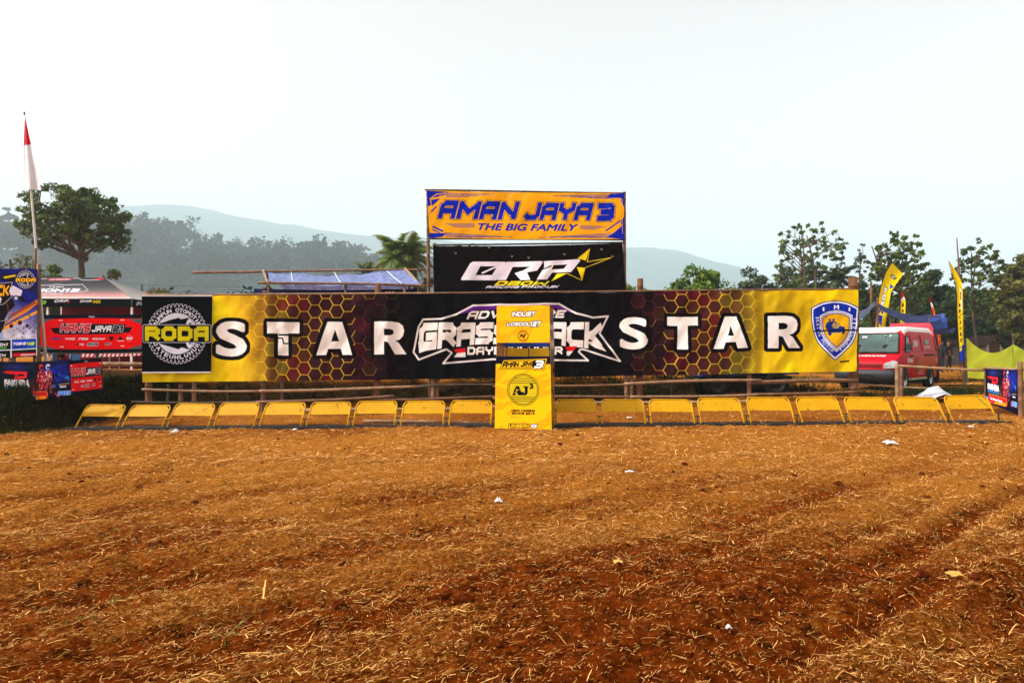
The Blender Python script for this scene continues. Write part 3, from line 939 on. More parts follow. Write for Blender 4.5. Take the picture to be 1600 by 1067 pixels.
# ---- red HAN'S JAYA banner (also painted small for its twin)
def hans(cv):
    cv.fill([[(60, 540), (1420, 536), (1420, 596), (860, 590), (700, 590), (60, 605)]], (12, 14, 32)); cv.fill([[(60, 985), (1420, 980), (1420, 1040), (60, 1040)]], (14, 14, 22))
    cv.fill([[(75, 605), (290, 596), (180, 640), (130, 670), (75, 690)]], (92, 90, 98)); cv.fill([[(1408, 600), (1230, 600), (1320, 640), (1408, 675)]], (92, 90, 98))
    cv.fill([[(75, 950), (190, 950), (330, 985), (75, 990)]], (92, 90, 98)); cv.fill([[(1408, 935), (1330, 945), (1230, 985), (1408, 985)]], (92, 90, 98))
    cv.text('YMKD', (725, 566, 803, 582), (210, 210, 220), 'sans', bold=2)
    cv.fill([[(240, 715), (1285, 705), (1250, 775), (285, 785)]], (14, 10, 14))
    cv.fill([[(372, 662), (1200, 672), (1165, 785), (335, 792)]], (14, 10, 14), outline=[((60, 56, 64), 5)])
    cv.text("HAN'S", (358, 664, 760, 770), (206, 28, 40), 'block', shear=.3, sw=.3, gap=.06, outline=[(W2, 5)])
    cv.text('JAYA', (765, 684, 1022, 765), (236, 236, 240), 'block', shear=.25, sw=.3, gap=.06)
    cv.text('21', (1030, 684, 1172, 765), (14, 10, 14), 'block', shear=.2, sw=.3, gap=.1, outline=[(W2, 6)])
    for x_, t_, co in ((250, 'DBOW', (60, 60, 150)), (422, 'YMKD', W2), (596, 'FSB', W2), (775, 'RACE CHAMP', W2)):
        cv.text(t_, (x_, 838, x_ + 132 + 30 * (t_ == 'RACE CHAMP'), 866), co, 'block', shear=.35, sw=.3, gap=.08)
    cv.fill([[(990, 822), (1045, 822), (1040, 862), (1018, 876), (995, 862)]], (60, 20, 26)); cv.fill([[(1095, 866), (1132, 820), (1172, 866)]], (26, 14, 18)); cv.text('TEAM', (1092, 870, 1174, 884), W2, bold=1)
    cv.ring((1250, 850), 32, 4, W2); cv.fill([[(1206, 838), (1294, 838), (1280, 860), (1220, 860)]], W2)
    cv.fill([[(530, 925), (600, 905), (610, 930)]], (140, 14, 22)); cv.text('MX', (615, 908, 670, 934), W2, bold=2)
    cv.text('ADR', (712, 900, 850, 938), (24, 20, 26), 'block', shear=.3, sw=.3, outline=[(W2, 6)]); cv.text('AJ', (938, 900, 1012, 930), (24, 20, 26), 'block', shear=.3, sw=.3, outline=[(W2, 4)])
    for x_, y_ in ((345, 620), (1135, 614), (358, 954), (1135, 944)): cv.fill([[(x_, y_ - 6), (x_ + 50, y_ - 6), (x_ + 48, y_ + 5), (x_ - 3, y_ + 5)]], W2)


QHAN = [(59, 491.8), (221.6, 491.4), (221.8, 550), (59.5, 550.6)]
cv = Canvas('red_banner_print', QHAN, 760, (240, 4, 10), (50, 425), 8.206)
hans(cv)
IMG_HAN = cv.image()
cv = Canvas('red_tail_print', [(330, 545), (1200, 540), (1200, 1040), (330, 1040)], 340, (214, 20, 26))
hans(cv)
IMG_HAN2 = cv.image()

# ---- tall event poster on the left
cv = Canvas('event_poster_print', [(-780, 60), (415, 75), (412, 1040), (-780, 1060)], 560, (30, 36, 150))
X, Y = cv.mesh_xy()
t = np.clip((Y - 380 + (X - 200) * -.45) / 420, 0, 1)[..., None]
n1 = fbm(X / 60, Y / 60, 5, 2)[..., None]
cv.a = rgb(22, 26, 110) * (1 - t) + rgb(206, 200, 220) * t
cv.a = cv.a * (.7 + .6 * n1)
cv.a = np.where(((X < 40) & (Y > 520))[..., None], cv.a * .6 + rgb(60, 110, 200) * .4, cv.a)
for a, b, w_, col in (((40, 720), (420, 430), 46, (224, 128, 16)), ((60, 690), (420, 500), 20, (60, 60, 150)), ((30, 740), (420, 545), 30, (232, 156, 20)), ((120, 590), (400, 440), 30, (150, 60, 40))):
    cv.line([a, b], w_, col, alpha=.9)
rr = np.random.RandomState(5)
cv.fill([[(-200, 300), (0, 330), (130, 380), (170, 470), (90, 560), (20, 700), (-200, 760)]], (22, 14, 20))
cv.fill([[(120, 360), (200, 330), (250, 380), (300, 440), (250, 430), (200, 400)]], (20, 18, 26))
cv.fill([[(0, 160), (60, 130), (180, 125), (190, 190), (120, 215), (30, 200)]], (26, 26, 34)); cv.fill([[(40, 160), (170, 135), (180, 155), (60, 180)]], (214, 186, 40))
cv.fill([[(190, 110), (240, 80), (310, 85), (350, 140), (380, 220), (400, 330), (330, 320), (260, 290), (200, 240)]], (28, 28, 52))
cv.fill([[(110, 290), (150, 255), (250, 310), (235, 370), (150, 370), (110, 350)]], (214, 208, 222)); cv.disc((180, 395), 32, (70, 70, 120)); cv.disc((180, 395), 16, (210, 210, 226))
for k in range(18):
    a = R(-75 + k * 7); cv.line([(-20 + 110 * math.cos(a), 560 + 190 * math.sin(a)), (-20 + 128 * math.cos(a), 560 + 212 * math.sin(a))], 6, (150, 92, 52))
cv.ring((285, 190), 95, 6, (200, 200, 214)); cv.ring((285, 190), 72, 14, (170, 170, 186)); cv.disc((285, 190), 58, (190, 190, 206)); cv.fill([[(235, 160), (300, 135), (300, 250), (240, 225)]], (20, 20, 34)); cv.disc((330, 190), 24, (30, 30, 44), 55)
cv.text('RODA', (178, 175, 396, 218), (240, 178, 16), 'block', sw=.32, gap=.12, outline=[((30, 20, 40), 6)])
cv.fill([[(-780, 250), (-30, 238), (140, 222), (105, 320), (130, 380), (40, 460), (-780, 480)]], (14, 12, 20), outline=[(W2, 5)])
cv.text('GRASSTRACK', (-560, 248, 108, 372), (240, 168, 20), 'block', shear=.15, sw=.28, gap=.1); cv.text('DAYEUHLUHUR', (-500, 385, 24, 446), W2, 'block', shear=.15, sw=.28, gap=.12)
cv.fill([[(-300, 640), (70, 645), (20, 770), (-300, 770)]], (18, 16, 20), outline=[((150, 150, 150), 6)])
for k in range(90):
    cv.disc((rr.uniform(40, 400), rr.uniform(580, 840)), rr.uniform(2, 8), (40, 24, 44), alpha=.85)
for p_, r_ in (((225, 665), 24), ((305, 702), 20), ((130, 700), 22)): cv.disc(p_, r_, (70, 24, 40))
cv.fill([[(-780, 845), (415, 845), (415, 1060), (-780, 1060)]], (206, 210, 220))
cv.fill([[(-300, 852), (122, 852), (122, 952), (-300, 956)]], (12, 14, 16)); cv.text('KAZUTEKI', (-250, 884, 96, 916), W2, 'block', shear=.35, sw=.28, gap=.1); cv.fill([[(-100, 924), (80, 924), (70, 942), (-110, 942)]], (70, 170, 40))
cv.fill([[(138, 848), (402, 848), (402, 948), (138, 952)]], (28, 60, 190), outline=[((120, 180, 60), 4)]); cv.text('TOSHE', (150, 880, 298, 912), W2, 'block', shear=.3, sw=.3, gap=.06); cv.text('48', (302, 880, 388, 920), (190, 220, 20), 'block', shear=.3, sw=.3, gap=.06)
cv.fill([[(150, 916), (300, 912), (296, 926), (170, 930)]], (20, 30, 60))
cv.fill([[(-300, 970), (118, 966), (118, 1050), (-300, 1056)]], (14, 14, 20)); cv.text('RCM', (-60, 1000, 72, 1034), W2, 'block', shear=.4, sw=.3)
cv.fill([[(134, 966), (402, 962), (402, 1046), (134, 1050)]], (20, 12, 18)); cv.fill([[(150, 998), (404, 1000), (400, 1030), (150, 1034)]], (206, 24, 32)); cv.text('SPEEDSHOP', (235, 1012, 392, 1030), W2, 'block', shear=.3, sw=.3); cv.text('XV', (160, 1002, 222, 1032), (180, 10, 20), 'block', shear=.4, sw=.3)
IMG_POST = cv.image()

# ---- dark FAKHIRA banner, also printed tall for the right hand poster
def fakhira(cv):
    X, Y = cv.mesh_xy()
    n = fbm(X / 70, Y / 70, 5, 6)
    b = np.clip(1 - np.hypot((X - 650) / 220, (Y - 320) / 150), 0, 1)
    cv.a = rgb(10, 10, 22) * (1 + n[..., None]) + (b * n)[..., None] * rgb(26, 46, 240) * 1.6
    l = np.clip(1 - np.hypot((X - 200) / 200, (Y - 260) / 60), 0, 1)
    cv.a += (l * .6)[..., None] * rgb(30, 50, 160)
    f = np.clip(1 - np.hypot((X - 420) / 120, (Y - 480) / 120), 0, 1)
    cv.a += (f * n)[..., None] * rgb(210, 90, 20) * 1.3
    cv.fill([[(48, 318), (110, 302), (320, 306), (312, 370), (230, 392), (165, 386), (190, 340), (90, 330)]], (214, 34, 40)); cv.fill([[(210, 335), (290, 330), (280, 352), (205, 355)]], (16, 16, 40))
    cv.text('FAKHIRA', (72, 397, 340, 462), (232, 232, 238), 'sans', bold=6)
    cv.text('NETWORK SOLUTION', (72, 470, 336, 498), (50, 140, 220), 'sans', bold=2.5)
    cv.fill([[(80, 515), (330, 508), (330, 514), (80, 522)]], (190, 130, 40))
    rr = np.random.RandomState(2)
    # two riders standing side by side
    cv.fill([[(400, 330), (600, 320), (620, 560), (390, 560)]], (30, 16, 26), .7)
    for ox, hc, bc in ((468, (200, 40, 50), (150, 30, 40)), (540, (180, 190, 210), (160, 60, 70))):
        cv.disc((ox, 258), 24, hc, 32); cv.fill([[(ox - 14, 258), (ox + 24, 252), (ox + 22, 276), (ox - 8, 280)]], (14, 12, 22))
        cv.fill([[(ox - 34, 305), (ox + 32, 300), (ox + 44, 350), (ox + 38, 410), (ox + 26, 420), (ox + 36, 540), (ox + 14, 540), (ox, 440), (ox - 16, 545), (ox - 36, 545), (ox - 24, 420), (ox - 40, 400), (ox - 44, 350)]], bc)
        for k in range(44):
            x_, y_ = ox + rr.uniform(-38, 38), rr.uniform(300, 535)
            cv.line([(x_, y_), (x_ + rr.uniform(-16, 16), y_ + rr.uniform(10, 36))], 7, [(224, 214, 220), (20, 16, 26), (210, 60, 70), (60, 30, 60)][rr.randint(4)])
    for k in range(26): cv.disc((rr.uniform(590, 750), rr.uniform(330, 480)), rr.uniform(5, 20), [(20, 60, 140), (50, 120, 210), (12, 16, 40)][rr.randint(3)], alpha=.7)
    cv.fill([[(90, 545), (110, 528), (500, 522), (526, 545), (520, 590), (490, 600), (120, 618), (90, 600)]], (196, 26, 34), outline=[((226, 120, 30), 6)])
    cv.fill([[(240, 590), (510, 565), (505, 600), (240, 618)]], (240, 140, 20))
    cv.text('Yuk Buruan Pasang', (125, 552, 412, 590), (240, 236, 240), 'sans', bold=2.5, slope=-4)
    cv.disc((55, 592), 38, (30, 70, 170), 44); cv.disc((55, 612), 18, (220, 226, 240), 12); cv.disc((55, 580), 10, (220, 226, 240))
    cv.text('SPEDIA', (630, 530, 762, 572), (30, 110, 230), 'block', shear=.2, sw=.3, outline=[((180, 210, 240), 3)])
    cv.line([(640, 458), (750, 450)], 5, (206, 170, 50)); cv.text('HOME', (660, 474, 718, 490), W2, bold=1.5)
    cv.line([(600, 545), (640, 590)], 10, (226, 50, 60))
    cv.a = np.clip(cv.a, 0, 1)


cv = Canvas('night_banner_print', [(-160, 215), (780, 190), (780, 585), (-160, 640)], 620, (12, 12, 26))
fakhira(cv)
IMG_FAK = cv.image()
cv = Canvas('side_poster_print', [(10, 215), (780, 215), (780, 640), (10, 640)], 420, (12, 12, 26))
fakhira(cv)
IMG_FAK2 = cv.image()

# ---- canopy roof and valance, shelter sign, flags, van lettering
cv = Canvas('canopy_roof_print', [(-500, 60), (940, 75), (1270, 340), (-500, 340)], 760, (60, 62, 72))
X, Y = cv.mesh_xy()
t = np.clip((Y - 90) / 250, 0, 1)[..., None]
cv.a = rgb(30, 33, 40) * (1 - t) ** 1.2 + rgb(196, 178, 174) * t ** 1.6
pk = np.clip(1 - np.abs(Y - 280) / 50, 0, 1)[..., None]
cv.a = cv.a * (1 - pk * .35) + rgb(226, 90, 90) * pk * .35
cv.fill([[(215, 80), (545, 78), (530, 104), (235, 108)]], (140, 16, 28)); cv.text('MOTORSPORT', (245, 84, 515, 102), (176, 172, 178), 'block', shear=.3, sw=.26)
cv.line([(-400, 82), (215, 84)], 6, (176, 172, 178)); cv.line([(545, 82), (620, 82), (660, 100), (880, 100)], 6, (176, 172, 178)); cv.fill([[(800, 90), (860, 70), (930, 72), (925, 98), (820, 100)]], (140, 16, 26))
cv.line([(-200, 165), (260, 160), (330, 150), (440, 158), (660, 152), (730, 225), (620, 250)], 7, (176, 172, 178))
cv.text('TEAM', (238, 172, 425, 192), (176, 172, 178), 'block', shear=.2, sw=.26)
cv.text('SIMON12', (-160, 202, 640, 252), (186, 186, 192), 'block', shear=.35, sw=.32, gap=.06, outline=[((70, 72, 80), 5)])
cv.text('MX TEAM ID', (150, 264, 410, 284), (176, 172, 178), 'block', sw=.26)
IMG_ROOF = cv.image()
cv = Canvas('canopy_valance_print', [(-500, 343), (1290, 343), (1290, 450), (-500, 450)], 760, (12, 14, 18))
cv.text('.3', (112, 368, 192, 415), (110, 190, 40), 'block', shear=.2, sw=.3); cv.text('ORP', (290, 356, 480, 392), (206, 208, 214), 'block', shear=.4, sw=.3); cv.fill([[(455, 398), (500, 360), (490, 396)]], (190, 30, 40))
cv.text('DNR', (622, 360, 778, 392), (206, 208, 214), 'block', shear=.35, sw=.3); cv.text('MX', (795, 360, 895, 405), (224, 200, 20), 'block', shear=.35, sw=.3); cv.line([(778, 376), (800, 376)], 8, (224, 200, 20))
IMG_VAL = cv.image()
cv = Canvas('canopy_side_print', [(0, 0), (300, 0), (300, 100), (0, 100)], 150, (12, 14, 18))
cv.text('RIDER', (20, 25, 230, 75), (190, 192, 198), 'block', shear=.2, sw=.28)
IMG_VAL2 = cv.image()
cv = Canvas('shelter_sign_print', [(0, 0), (220, 0), (220, 60), (0, 60)], 160, (14, 12, 16))
cv.text('RDT', (55, 14, 175, 46), W2, 'block', shear=.4, sw=.3, outline=[((160, 20, 30), 3)])
IMG_RDT = cv.image()


def flag_art(name, style):
    cv = Canvas(name, [(0, 0), (100, 0), (100, 460), (0, 460)], 130, (244, 212, 6))
    if style == 'big':
        cv.fill([[(38, 45), (82, 45), (74, 65), (36, 65)]], (60, 70, 80)); cv.text('GT', (44, 49, 72, 61), (236, 236, 220), 'block', sw=.3)
        cv.fill([[(60, 100), (98, 100), (78, 128)]], (12, 78, 190))
        cv.line([(18, 130), (66, 130), (66, 250), (22, 262)], 2.5, (60, 60, 20))
        for yy, ch in ((136, '7'), (176, 'C'), (215, 'K')): cv.text(ch, (26, yy, 60, yy + 32), (240, 240, 244), 'block', sw=.34, shear=.15, outline=[((90, 96, 110), 3)])
        for yy, ch in ((262, 'N'), (300, 'I'), (330, 'A')): cv.text(ch, (18, yy, 62, yy + 30), (14, 50, 160), 'block', sw=.34)
    elif style == 'tall':
        cv.line([(60, 120), (92, 150), (92, 250), (66, 250)], 4, (30, 30, 20)); cv.fill([[(50, 125), (78, 140), (78, 235), (62, 230)]], (226, 226, 210))
        cv.text('E', (56, 150, 74, 185), (40, 40, 30), 'block', sw=.3)
        for k in range(7): cv.text('RACINGS'[k], (28, 200 + k * 26, 62, 218 + k * 26), (24, 20, 20), 'block', sw=.36, shear=.2)
        cv.fill([[(0, 400), (100, 385), (100, 460), (0, 460)]], (20, 60, 180)); cv.fill([[(0, 405), (60, 395), (50, 410), (0, 420)]], (236, 200, 20))
    elif style == 'small':
        cv.fill([[(0, 0), (100, 0), (100, 40), (0, 62)]], (206, 16, 34)); cv.fill([[(0, 62), (100, 40), (100, 70), (0, 78)]], (240, 240, 240))
        for k, ch in enumerate('SAKURA'): cv.text(ch, (28, 100 + k * 52, 66, 130 + k * 52), (40, 30, 10), 'block', sw=.34)
    else:
        cv.a[:] = rgb(240, 104, 12)
        cv.fill([[(0, 0), (100, 0), (100, 50), (0, 50)]], (190, 16, 34)); cv.fill([[(0, 50), (100, 50), (100, 90), (0, 96)]], (240, 230, 224))
        for k, ch in enumerate('ORANGE'): cv.text(ch, (28, 110 + k * 55, 70, 145 + k * 55), (150, 40, 10), 'block', sw=.34)
    return cv.image()


IMG_FLAG = {k: flag_art('flag_print_' + k, k) for k in ('big', 'tall', 'small', 'orange')}
# ------------------------------------------------------------------ terrain
def fence_y(x): return 17.0 + .95 * (np.asarray(x, float) + 9.2) / 18.6


def foot_y(x):
    f = fence_y(np.clip(x, -9.3, 40)) + .45
    f = f + 2.4 * sstep(4.9, 5.6, x) * sstep(9.2, 8.6, x)      # the bank is cut back where the truck stands
    return 14.7 + (f - 14.7) * sstep(-10.9, -9.35, x)


def terrace_z(x): return .86 - .05 * sstep(-8, 1, x) - .38 * sstep(7.2, 9.6, x)


def bank_f(x, y):
    f = foot_y(x)
    w = .75 + 3.6 * sstep(10.8, 14.0, x)
    return sstep(f, f + w, y)


def ground_base(x, y):
    x, y = np.asarray(x, float), np.asarray(y, float)
    b = sstep(4, 14.5, y) * (-.05 + .0135 * np.clip(x, -14, 14)) + .27 * sstep(15, 18.5, y)
    k = bank_f(x, y)
    z = b * (1 - k) + terrace_z(x) * k
    return z - 0.3 * sstep(60, 160, y)


def furrow(x, y):
    d = (x * .64 - y * .77)                       # across the wheel tracks that run away to the right
    m = (.5 + .6 * sstep(-4.5, -1.5, d)) * sstep(14, 7, y) * (.3 + 1.1 * fbm(x * .35, y * .35, 2, 31))
    w = np.sin(d * 4.6 + 5.0 * fbm(x * .4, y * .4, 3, 21)) * .5 + .5
    w2 = np.sin(d * 13.0 + 5 * fbm(x * .5, y * .5, 3, 23)) * .5 + .5
    return m * (w ** 1.6 * .75 + (.35 + .4 * sstep(-3.5, -1, d)) * w2 - .58)


def ground_z(x, y, fine=True):
    x, y = np.asarray(x, float), np.asarray(y, float)
    z = ground_base(x, y)
    fld = 1 - bank_f(x, y)
    near = sstep(34, 18, y) * sstep(22, 15, np.abs(x))
    z = z + near * fld * (.10 * (fbm(x * .9, y * .9, 3, 1) - .5) + .15 * furrow(x, y))
    if fine:
        near2 = sstep(20, 9, y)
        cl = fbm(x * 6, y * 6, 4, 4)
        z = z + near * fld * ((.05 + .04 * near2) * (cl - .5) + .07 * near2 * np.clip(fbm(x * 13, y * 13, 2, 9) - .58, 0, 1))
        z = z + near * bank_f(x, y) * (.16 * (fbm(x * 1.6, y * 1.6, 3, 14) - .5)) * sstep(32, 22, y)
    return z


def gz(x, y): return float(ground_z(np.array([x]), np.array([y]))[0])


xs = np.concatenate([[-5100, -2000, -900, -500, -300, -180, -110, -70, -48, -36, -28], np.linspace(-23, -7, 180)[:-1], np.linspace(-7, 7, 330)[:-1], np.linspace(7, 23, 180), [28, 36, 48, 70, 110, 180, 300, 500, 900, 2000, 5100]])
ys = [-60., -25, -10, -4, 0, 1.2]
y = 2.0
while y < 30:
    ys.append(y); y += min(.16, .026 + max(0, y - 5) * .0036)
ys += [31, 33, 36, 40, 46, 54, 66, 85, 120, 180, 300, 550, 900, 1800, 3300, 4450]
ys = np.array(ys)
GX, GY = np.meshgrid(xs, ys)
GZ = ground_z(GX, GY)
nx, ny = len(xs), len(ys)
idx = np.arange(nx * ny).reshape(ny, nx)
gf = np.stack([idx[:-1, :-1], idx[:-1, 1:], idx[1:, 1:], idx[1:, :-1]], -1).reshape(-1, 4)
kb = bank_f(GX, GY)
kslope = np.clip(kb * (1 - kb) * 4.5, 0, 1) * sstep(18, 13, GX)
kgrass = np.clip(kb * .9 * (fbm(GX * .5, GY * .5, 3, 40) > .56) * sstep(9.5, 13, GX) + kslope * .7 + sstep(-9.2, -10.6, GX) * sstep(14.2, 14.9, GY) * sstep(19, 17, GY), 0, 1)
chaff = np.clip(sstep(3.0, 10, GY) * .5 + .24 + .7 * (fbm(GX * .7, GY * .7, 4, 50) - .5) - 1.1 * np.clip(-furrow(GX, GY), 0, 1), 0, 1) * (1 - kslope)
chaff = np.where(GY < 13.8, chaff, chaff * (.8 + .2 * kb))
me = np_mesh('ground', np.stack([GX, GY, GZ], -1).reshape(-1, 3), gf, True, {'slope': kslope.ravel(), 'grass': kgrass.ravel(), 'chaff': chaff.ravel()})
m, nt, out = nodes_of('red_earth_and_chaff')
b = nt.nodes.new('ShaderNodeBsdfPrincipled')


def attr(n):
    a = nt.nodes.new('ShaderNodeAttribute'); a.attribute_name = n
    return a.outputs['Fac']


soil = mix_rgb(nt, ramp(nt, noise_n(nt, 9, 7, .75), [(.36, 0), (.66, 1)]), (.022, .0034, .0005), (.22, .039, .0034))
fl = mix_rgb(nt, ramp(nt, noise_n(nt, 46, 5, .75), [(.36, 0), (.64, 1)]), (.13, .032, .0036), (.56, .225, .030))
cm = nt.nodes.new('ShaderNodeMath'); cm.operation = 'MULTIPLY_ADD'
nt.links.new(noise_n(nt, 22, 5, .8), cm.inputs[0]); cm.inputs[1].default_value = 1.5
cs2 = nt.nodes.new('ShaderNodeMath'); cs2.operation = 'SUBTRACT'
nt.links.new(attr('chaff'), cs2.inputs[0]); cs2.inputs[1].default_value = .75
nt.links.new(cs2.outputs[0], cm.inputs[2])
c = mix_rgb(nt, ramp(nt, cm.outputs[0], [(.25, 0), (.7, .95)]), soil, fl)
gr = mix_rgb(nt, noise_n(nt, 9, 5, .7), (.011, .014, .004), (.05, .042, .010))
c = mix_rgb(nt, attr('grass'), c, gr)
bk = mix_rgb(nt, ramp(nt, noise_n(nt, 6, 5, .7), [(.4, 0), (.62, 1)]), (.008, .006, .003), (.055, .028, .010))  # bank earth coloured extra dark to stand in for its shade
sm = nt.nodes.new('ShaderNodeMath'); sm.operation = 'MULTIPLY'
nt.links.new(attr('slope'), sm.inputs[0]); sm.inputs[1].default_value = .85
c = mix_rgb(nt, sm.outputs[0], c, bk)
nt.links.new(c, b.inputs['Base Color'])
b.inputs['Roughness'].default_value = .95
b.inputs['Specular IOR Level'].default_value = 0
bp = nt.nodes.new('ShaderNodeBump'); bp.inputs['Strength'].default_value = 1.0; bp.inputs['Distance'].default_value = .035
nt.links.new(noise_n(nt, 55, 6, .75), bp.inputs['Height']); nt.links.new(bp.outputs[0], b.inputs['Normal'])
nt.links.new(b.outputs[0], out.inputs['Surface'])
ground = link('ground', me, m)
tagit(ground, kind='structure')

# hills: the near wooded slope and the far pale ridge
def ridge(name, prof, Y, depth, m, wob, seed, zb=-2):
    """prof: photo pixels of the skyline; a hill body with a front and a back slope"""
    px = np.array([p[0] for p in prof], float); py = np.array([p[1] for p in prof], float)
    n = 150
    xx = np.linspace(px[0], px[-1], n)
    top = np.interp(xx, px, py)
    X = (xx - CX) / F * Y
    Zt = np.array([P(a, b, Y)[2] for a, b in zip(xx, top)])
    rows = []
    K = 26
    for k in range(K + 1):
        t = k / K * 2
        h = math.sin(min(t, 1) * math.pi / 2) if t <= 1 else math.cos((t - 1) * math.pi / 2)
        yy = Y + (t - 1) * depth
        amp = wob * (fbm(X / (depth * .14) + 50, np.full(n, yy / (depth * .14)), 4, seed) - .5)
        z = zb + (Zt - zb) * h + amp * (1 if k else 0)
        rows.append(np.stack([X, np.full(n, yy), z], -1))
    v = np.stack(rows).reshape(-1, 3)
    ii = np.arange(n * (K + 1)).reshape(K + 1, n)
    f = np.stack([ii[:-1, :-1], ii[:-1, 1:], ii[1:, 1:], ii[1:, :-1]], -1).reshape(-1, 4)
    o = link(name, np_mesh(name, v, f, True), m)
    tagit(o, kind='structure')
    return v.reshape(K + 1, n, 3)


M['forest'] = mat('distant_forest', (.012, .038, .032), .95, .6, .05, 0, spec=.05)  # blue-green of distant haze mixed into the forest colour
ridge('far_hill', [(-500, 420), (-200, 400), (40, 372), (200, 350), (238, 331), (292, 327), (345, 334), (400, 344), (460, 357), (520, 365), (570, 372), (620, 377), (680, 378), (760, 388), (850, 396), (975, 393), (1040, 398), (1090, 410), (1130, 424), (1155, 444), (1250, 470), (1500, 500), (1900, 505), (2300, 500)], 3100, 1200, M['forest'], 40, 2)
mid = ridge('wooded_hill', [(-700, 330), (-300, 352), (-100, 372), (0, 392), (60, 400), (140, 392), (205, 385), (240, 384), (290, 390), (330, 414), (400, 428), (470, 424), (540, 428), (620, 436), (700, 446), (800, 470), (1000, 500), (1200, 520), (1700, 520)], 780, 310, M['forest'], 15, 6, 0)

# haze: one closed body of air round everything
hz = MB().box((0, 0, 0), (2, 2, 2)).build('haze', None)
hz.data.transform(Matrix.Translation((0, 2150, 340)) @ Matrix.Diagonal((5200, 2400, 348, 1)))
tagit(hz, kind='stuff')
m, nt, out = nodes_of('haze_air')
pv = nt.nodes.new('ShaderNodeVolumePrincipled')
pv.inputs['Color'].default_value = (.68, .90, 1.0, 1)
pv.inputs['Density'].default_value = HAZE_DENSITY
pv.inputs['Anisotropy'].default_value = 0.0
nt.links.new(pv.outputs[0], out.inputs['Volume'])
hz.data.materials.append(m)

# ------------------------------------------------------------------ straw, clods, grass
def straws(name, n, y0, y1, lmean, wmean, m, seed, xw=.82, pad=1.6, keep=None, lift=.006, stand=.16, yclip=None):
    r = np.random.RandomState(seed)
    t = r.rand(n)
    y = y0 + (y1 - y0) * t
    x = (r.rand(n) * 2 - 1) * (xw * y + pad)
    if keep is not None:
        k = r.rand(n) < keep(x, y)
        x, y = x[k], y[k]
    n = len(x)
    L = lmean * np.exp(r.normal(0, .55, n))
    L = np.clip(L, .012, .17)
    W = wmean * np.exp(r.normal(0, .35, n))
    a = r.rand(n) * 2 * np.pi
    a = np.where(r.rand(n) < .35, r.normal(.75, .5, n), a)
    pitch = np.abs(r.normal(0, stand, n)) * np.where(r.rand(n) < .04, 2.2, 1)
    d = np.stack([np.cos(a) * np.cos(pitch), np.sin(a) * np.cos(pitch), np.sin(pitch)], -1)
    s = np.stack([-np.sin(a), np.cos(a), r.normal(0, .5, n)], -1)
    s /= np.linalg.norm(s, axis=1, keepdims=True)
    z = ground_z(x, y) + lift + np.abs(r.normal(0, .006, n))
    p0 = np.stack([x, y, z], -1)
    pm = p0 + d * (L * .5)[:, None] + np.stack([r.normal(0, .028, n) * L, r.normal(0, .028, n) * L, np.abs(r.normal(0, .03, n)) * L], -1)
    p1 = p0 + d * L[:, None]
    h = (s * (W / 2)[:, None])
    v = np.stack([p0 - h, p0 + h, pm - h, pm + h, p1 - h * .7, p1 + h * .7], 1).reshape(-1, 3)
    i = (np.arange(n) * 6)[:, None]
    f = np.concatenate([i + np.array([0, 1, 3, 2]), i + np.array([2, 3, 5, 4])], 1).reshape(-1, 4)
    tint = np.repeat(r.rand(n) ** 2.2, 6)
    o = link(name, np_mesh(name, v, f, False, {'tint': tint}), m)
    return tagit(o, kind='stuff')


M['straw'] = mat('dry_straw', (.21, .060, .008), .8, .45, 25, 0, spec=0, tint=(.95, .56, .18), transl=.12)


def keep_field(x, y):
    f = 1 - bank_f(x, y)
    return f * np.clip(.50 + 1.3 * (fbm(x * .8, y * .8, 3, 50) - .45) + .20 * sstep(5, 11, y) - 1.1 * np.clip(-furrow(x, y), 0, 1), .30, 1) * np.where((y < 15.4), 1, .45)


straws('straw', 150000, 2.6, 6.2, .022, .0020, M['straw'], 1, keep=keep_field)
straws('straw', 125000, 5.8, 10.5, .030, .0033, M['straw'], 2, keep=keep_field)
straws('straw', 85000, 10, 19.5, .062, .0065, M['straw'], 3, keep=keep_field, lift=.008)
straws('straw', 5200, 2.6, 9, .055, .0036, M['straw'], 4, keep=keep_field, stand=.3)
straws('straw', 26000, 18, 30, .10, .011, M['straw'], 5, keep=lambda x, y: bank_f(x, y) ** 8 * np.clip((fbm(x * .5, y * .5, 3, 40) < .56) * .8 + .15, 0, 1))

bm = bmesh.new(); bmesh.ops.create_icosphere(bm, subdivisions=1, radius=1)
ico_v = np.array([v.co[:] for v in bm.verts]); ico_f = np.array([[v.index for v in f.verts] for f in bm.faces]); bm.free()
M['clod'] = mat('red_soil_clod', (.075, .014, .003), .95, .45, 12, .5, 60, 0)


def clods(name, pts, seed):
    r = np.random.RandomState(seed)
    V, Fc = [], []
    for k, (x, y, z, s) in enumerate(pts):
        v = ico_v * (1 + r.normal(0, .2, (len(ico_v), 1))) * np.array([r.uniform(.8, 1.4), r.uniform(.8, 1.4), r.uniform(.5, .85)]) * s
        V.append(v + [x, y, z + s * .22]); Fc.append(ico_f + k * len(ico_v))
    return tagit(link(name, np_mesh(name, np.concatenate(V), np.concatenate(Fc)), M['clod']), kind='stuff')


r_ = np.random.RandomState(77)
n = 4200
y = 2.7 + 11.5 * r_.rand(n) ** 1.5
x = (r_.rand(n) * 2 - 1) * (.82 * y + 1)
s = np.clip(.0065 * np.exp(r_.normal(0, .6, n)), .003, .03) * (1 + .04 * y)
kk = r_.rand(n) < np.clip(.35 + 2.2 * (.52 - fbm(x * .8, y * .8, 3, 50)) + .5 * np.clip(-furrow(x, y), 0, 1), .1, 1)
x, y, s = x[kk], y[kk], s[kk]
clods('soil_clods', np.stack([x, y, ground_z(x, y), s], -1), 5)

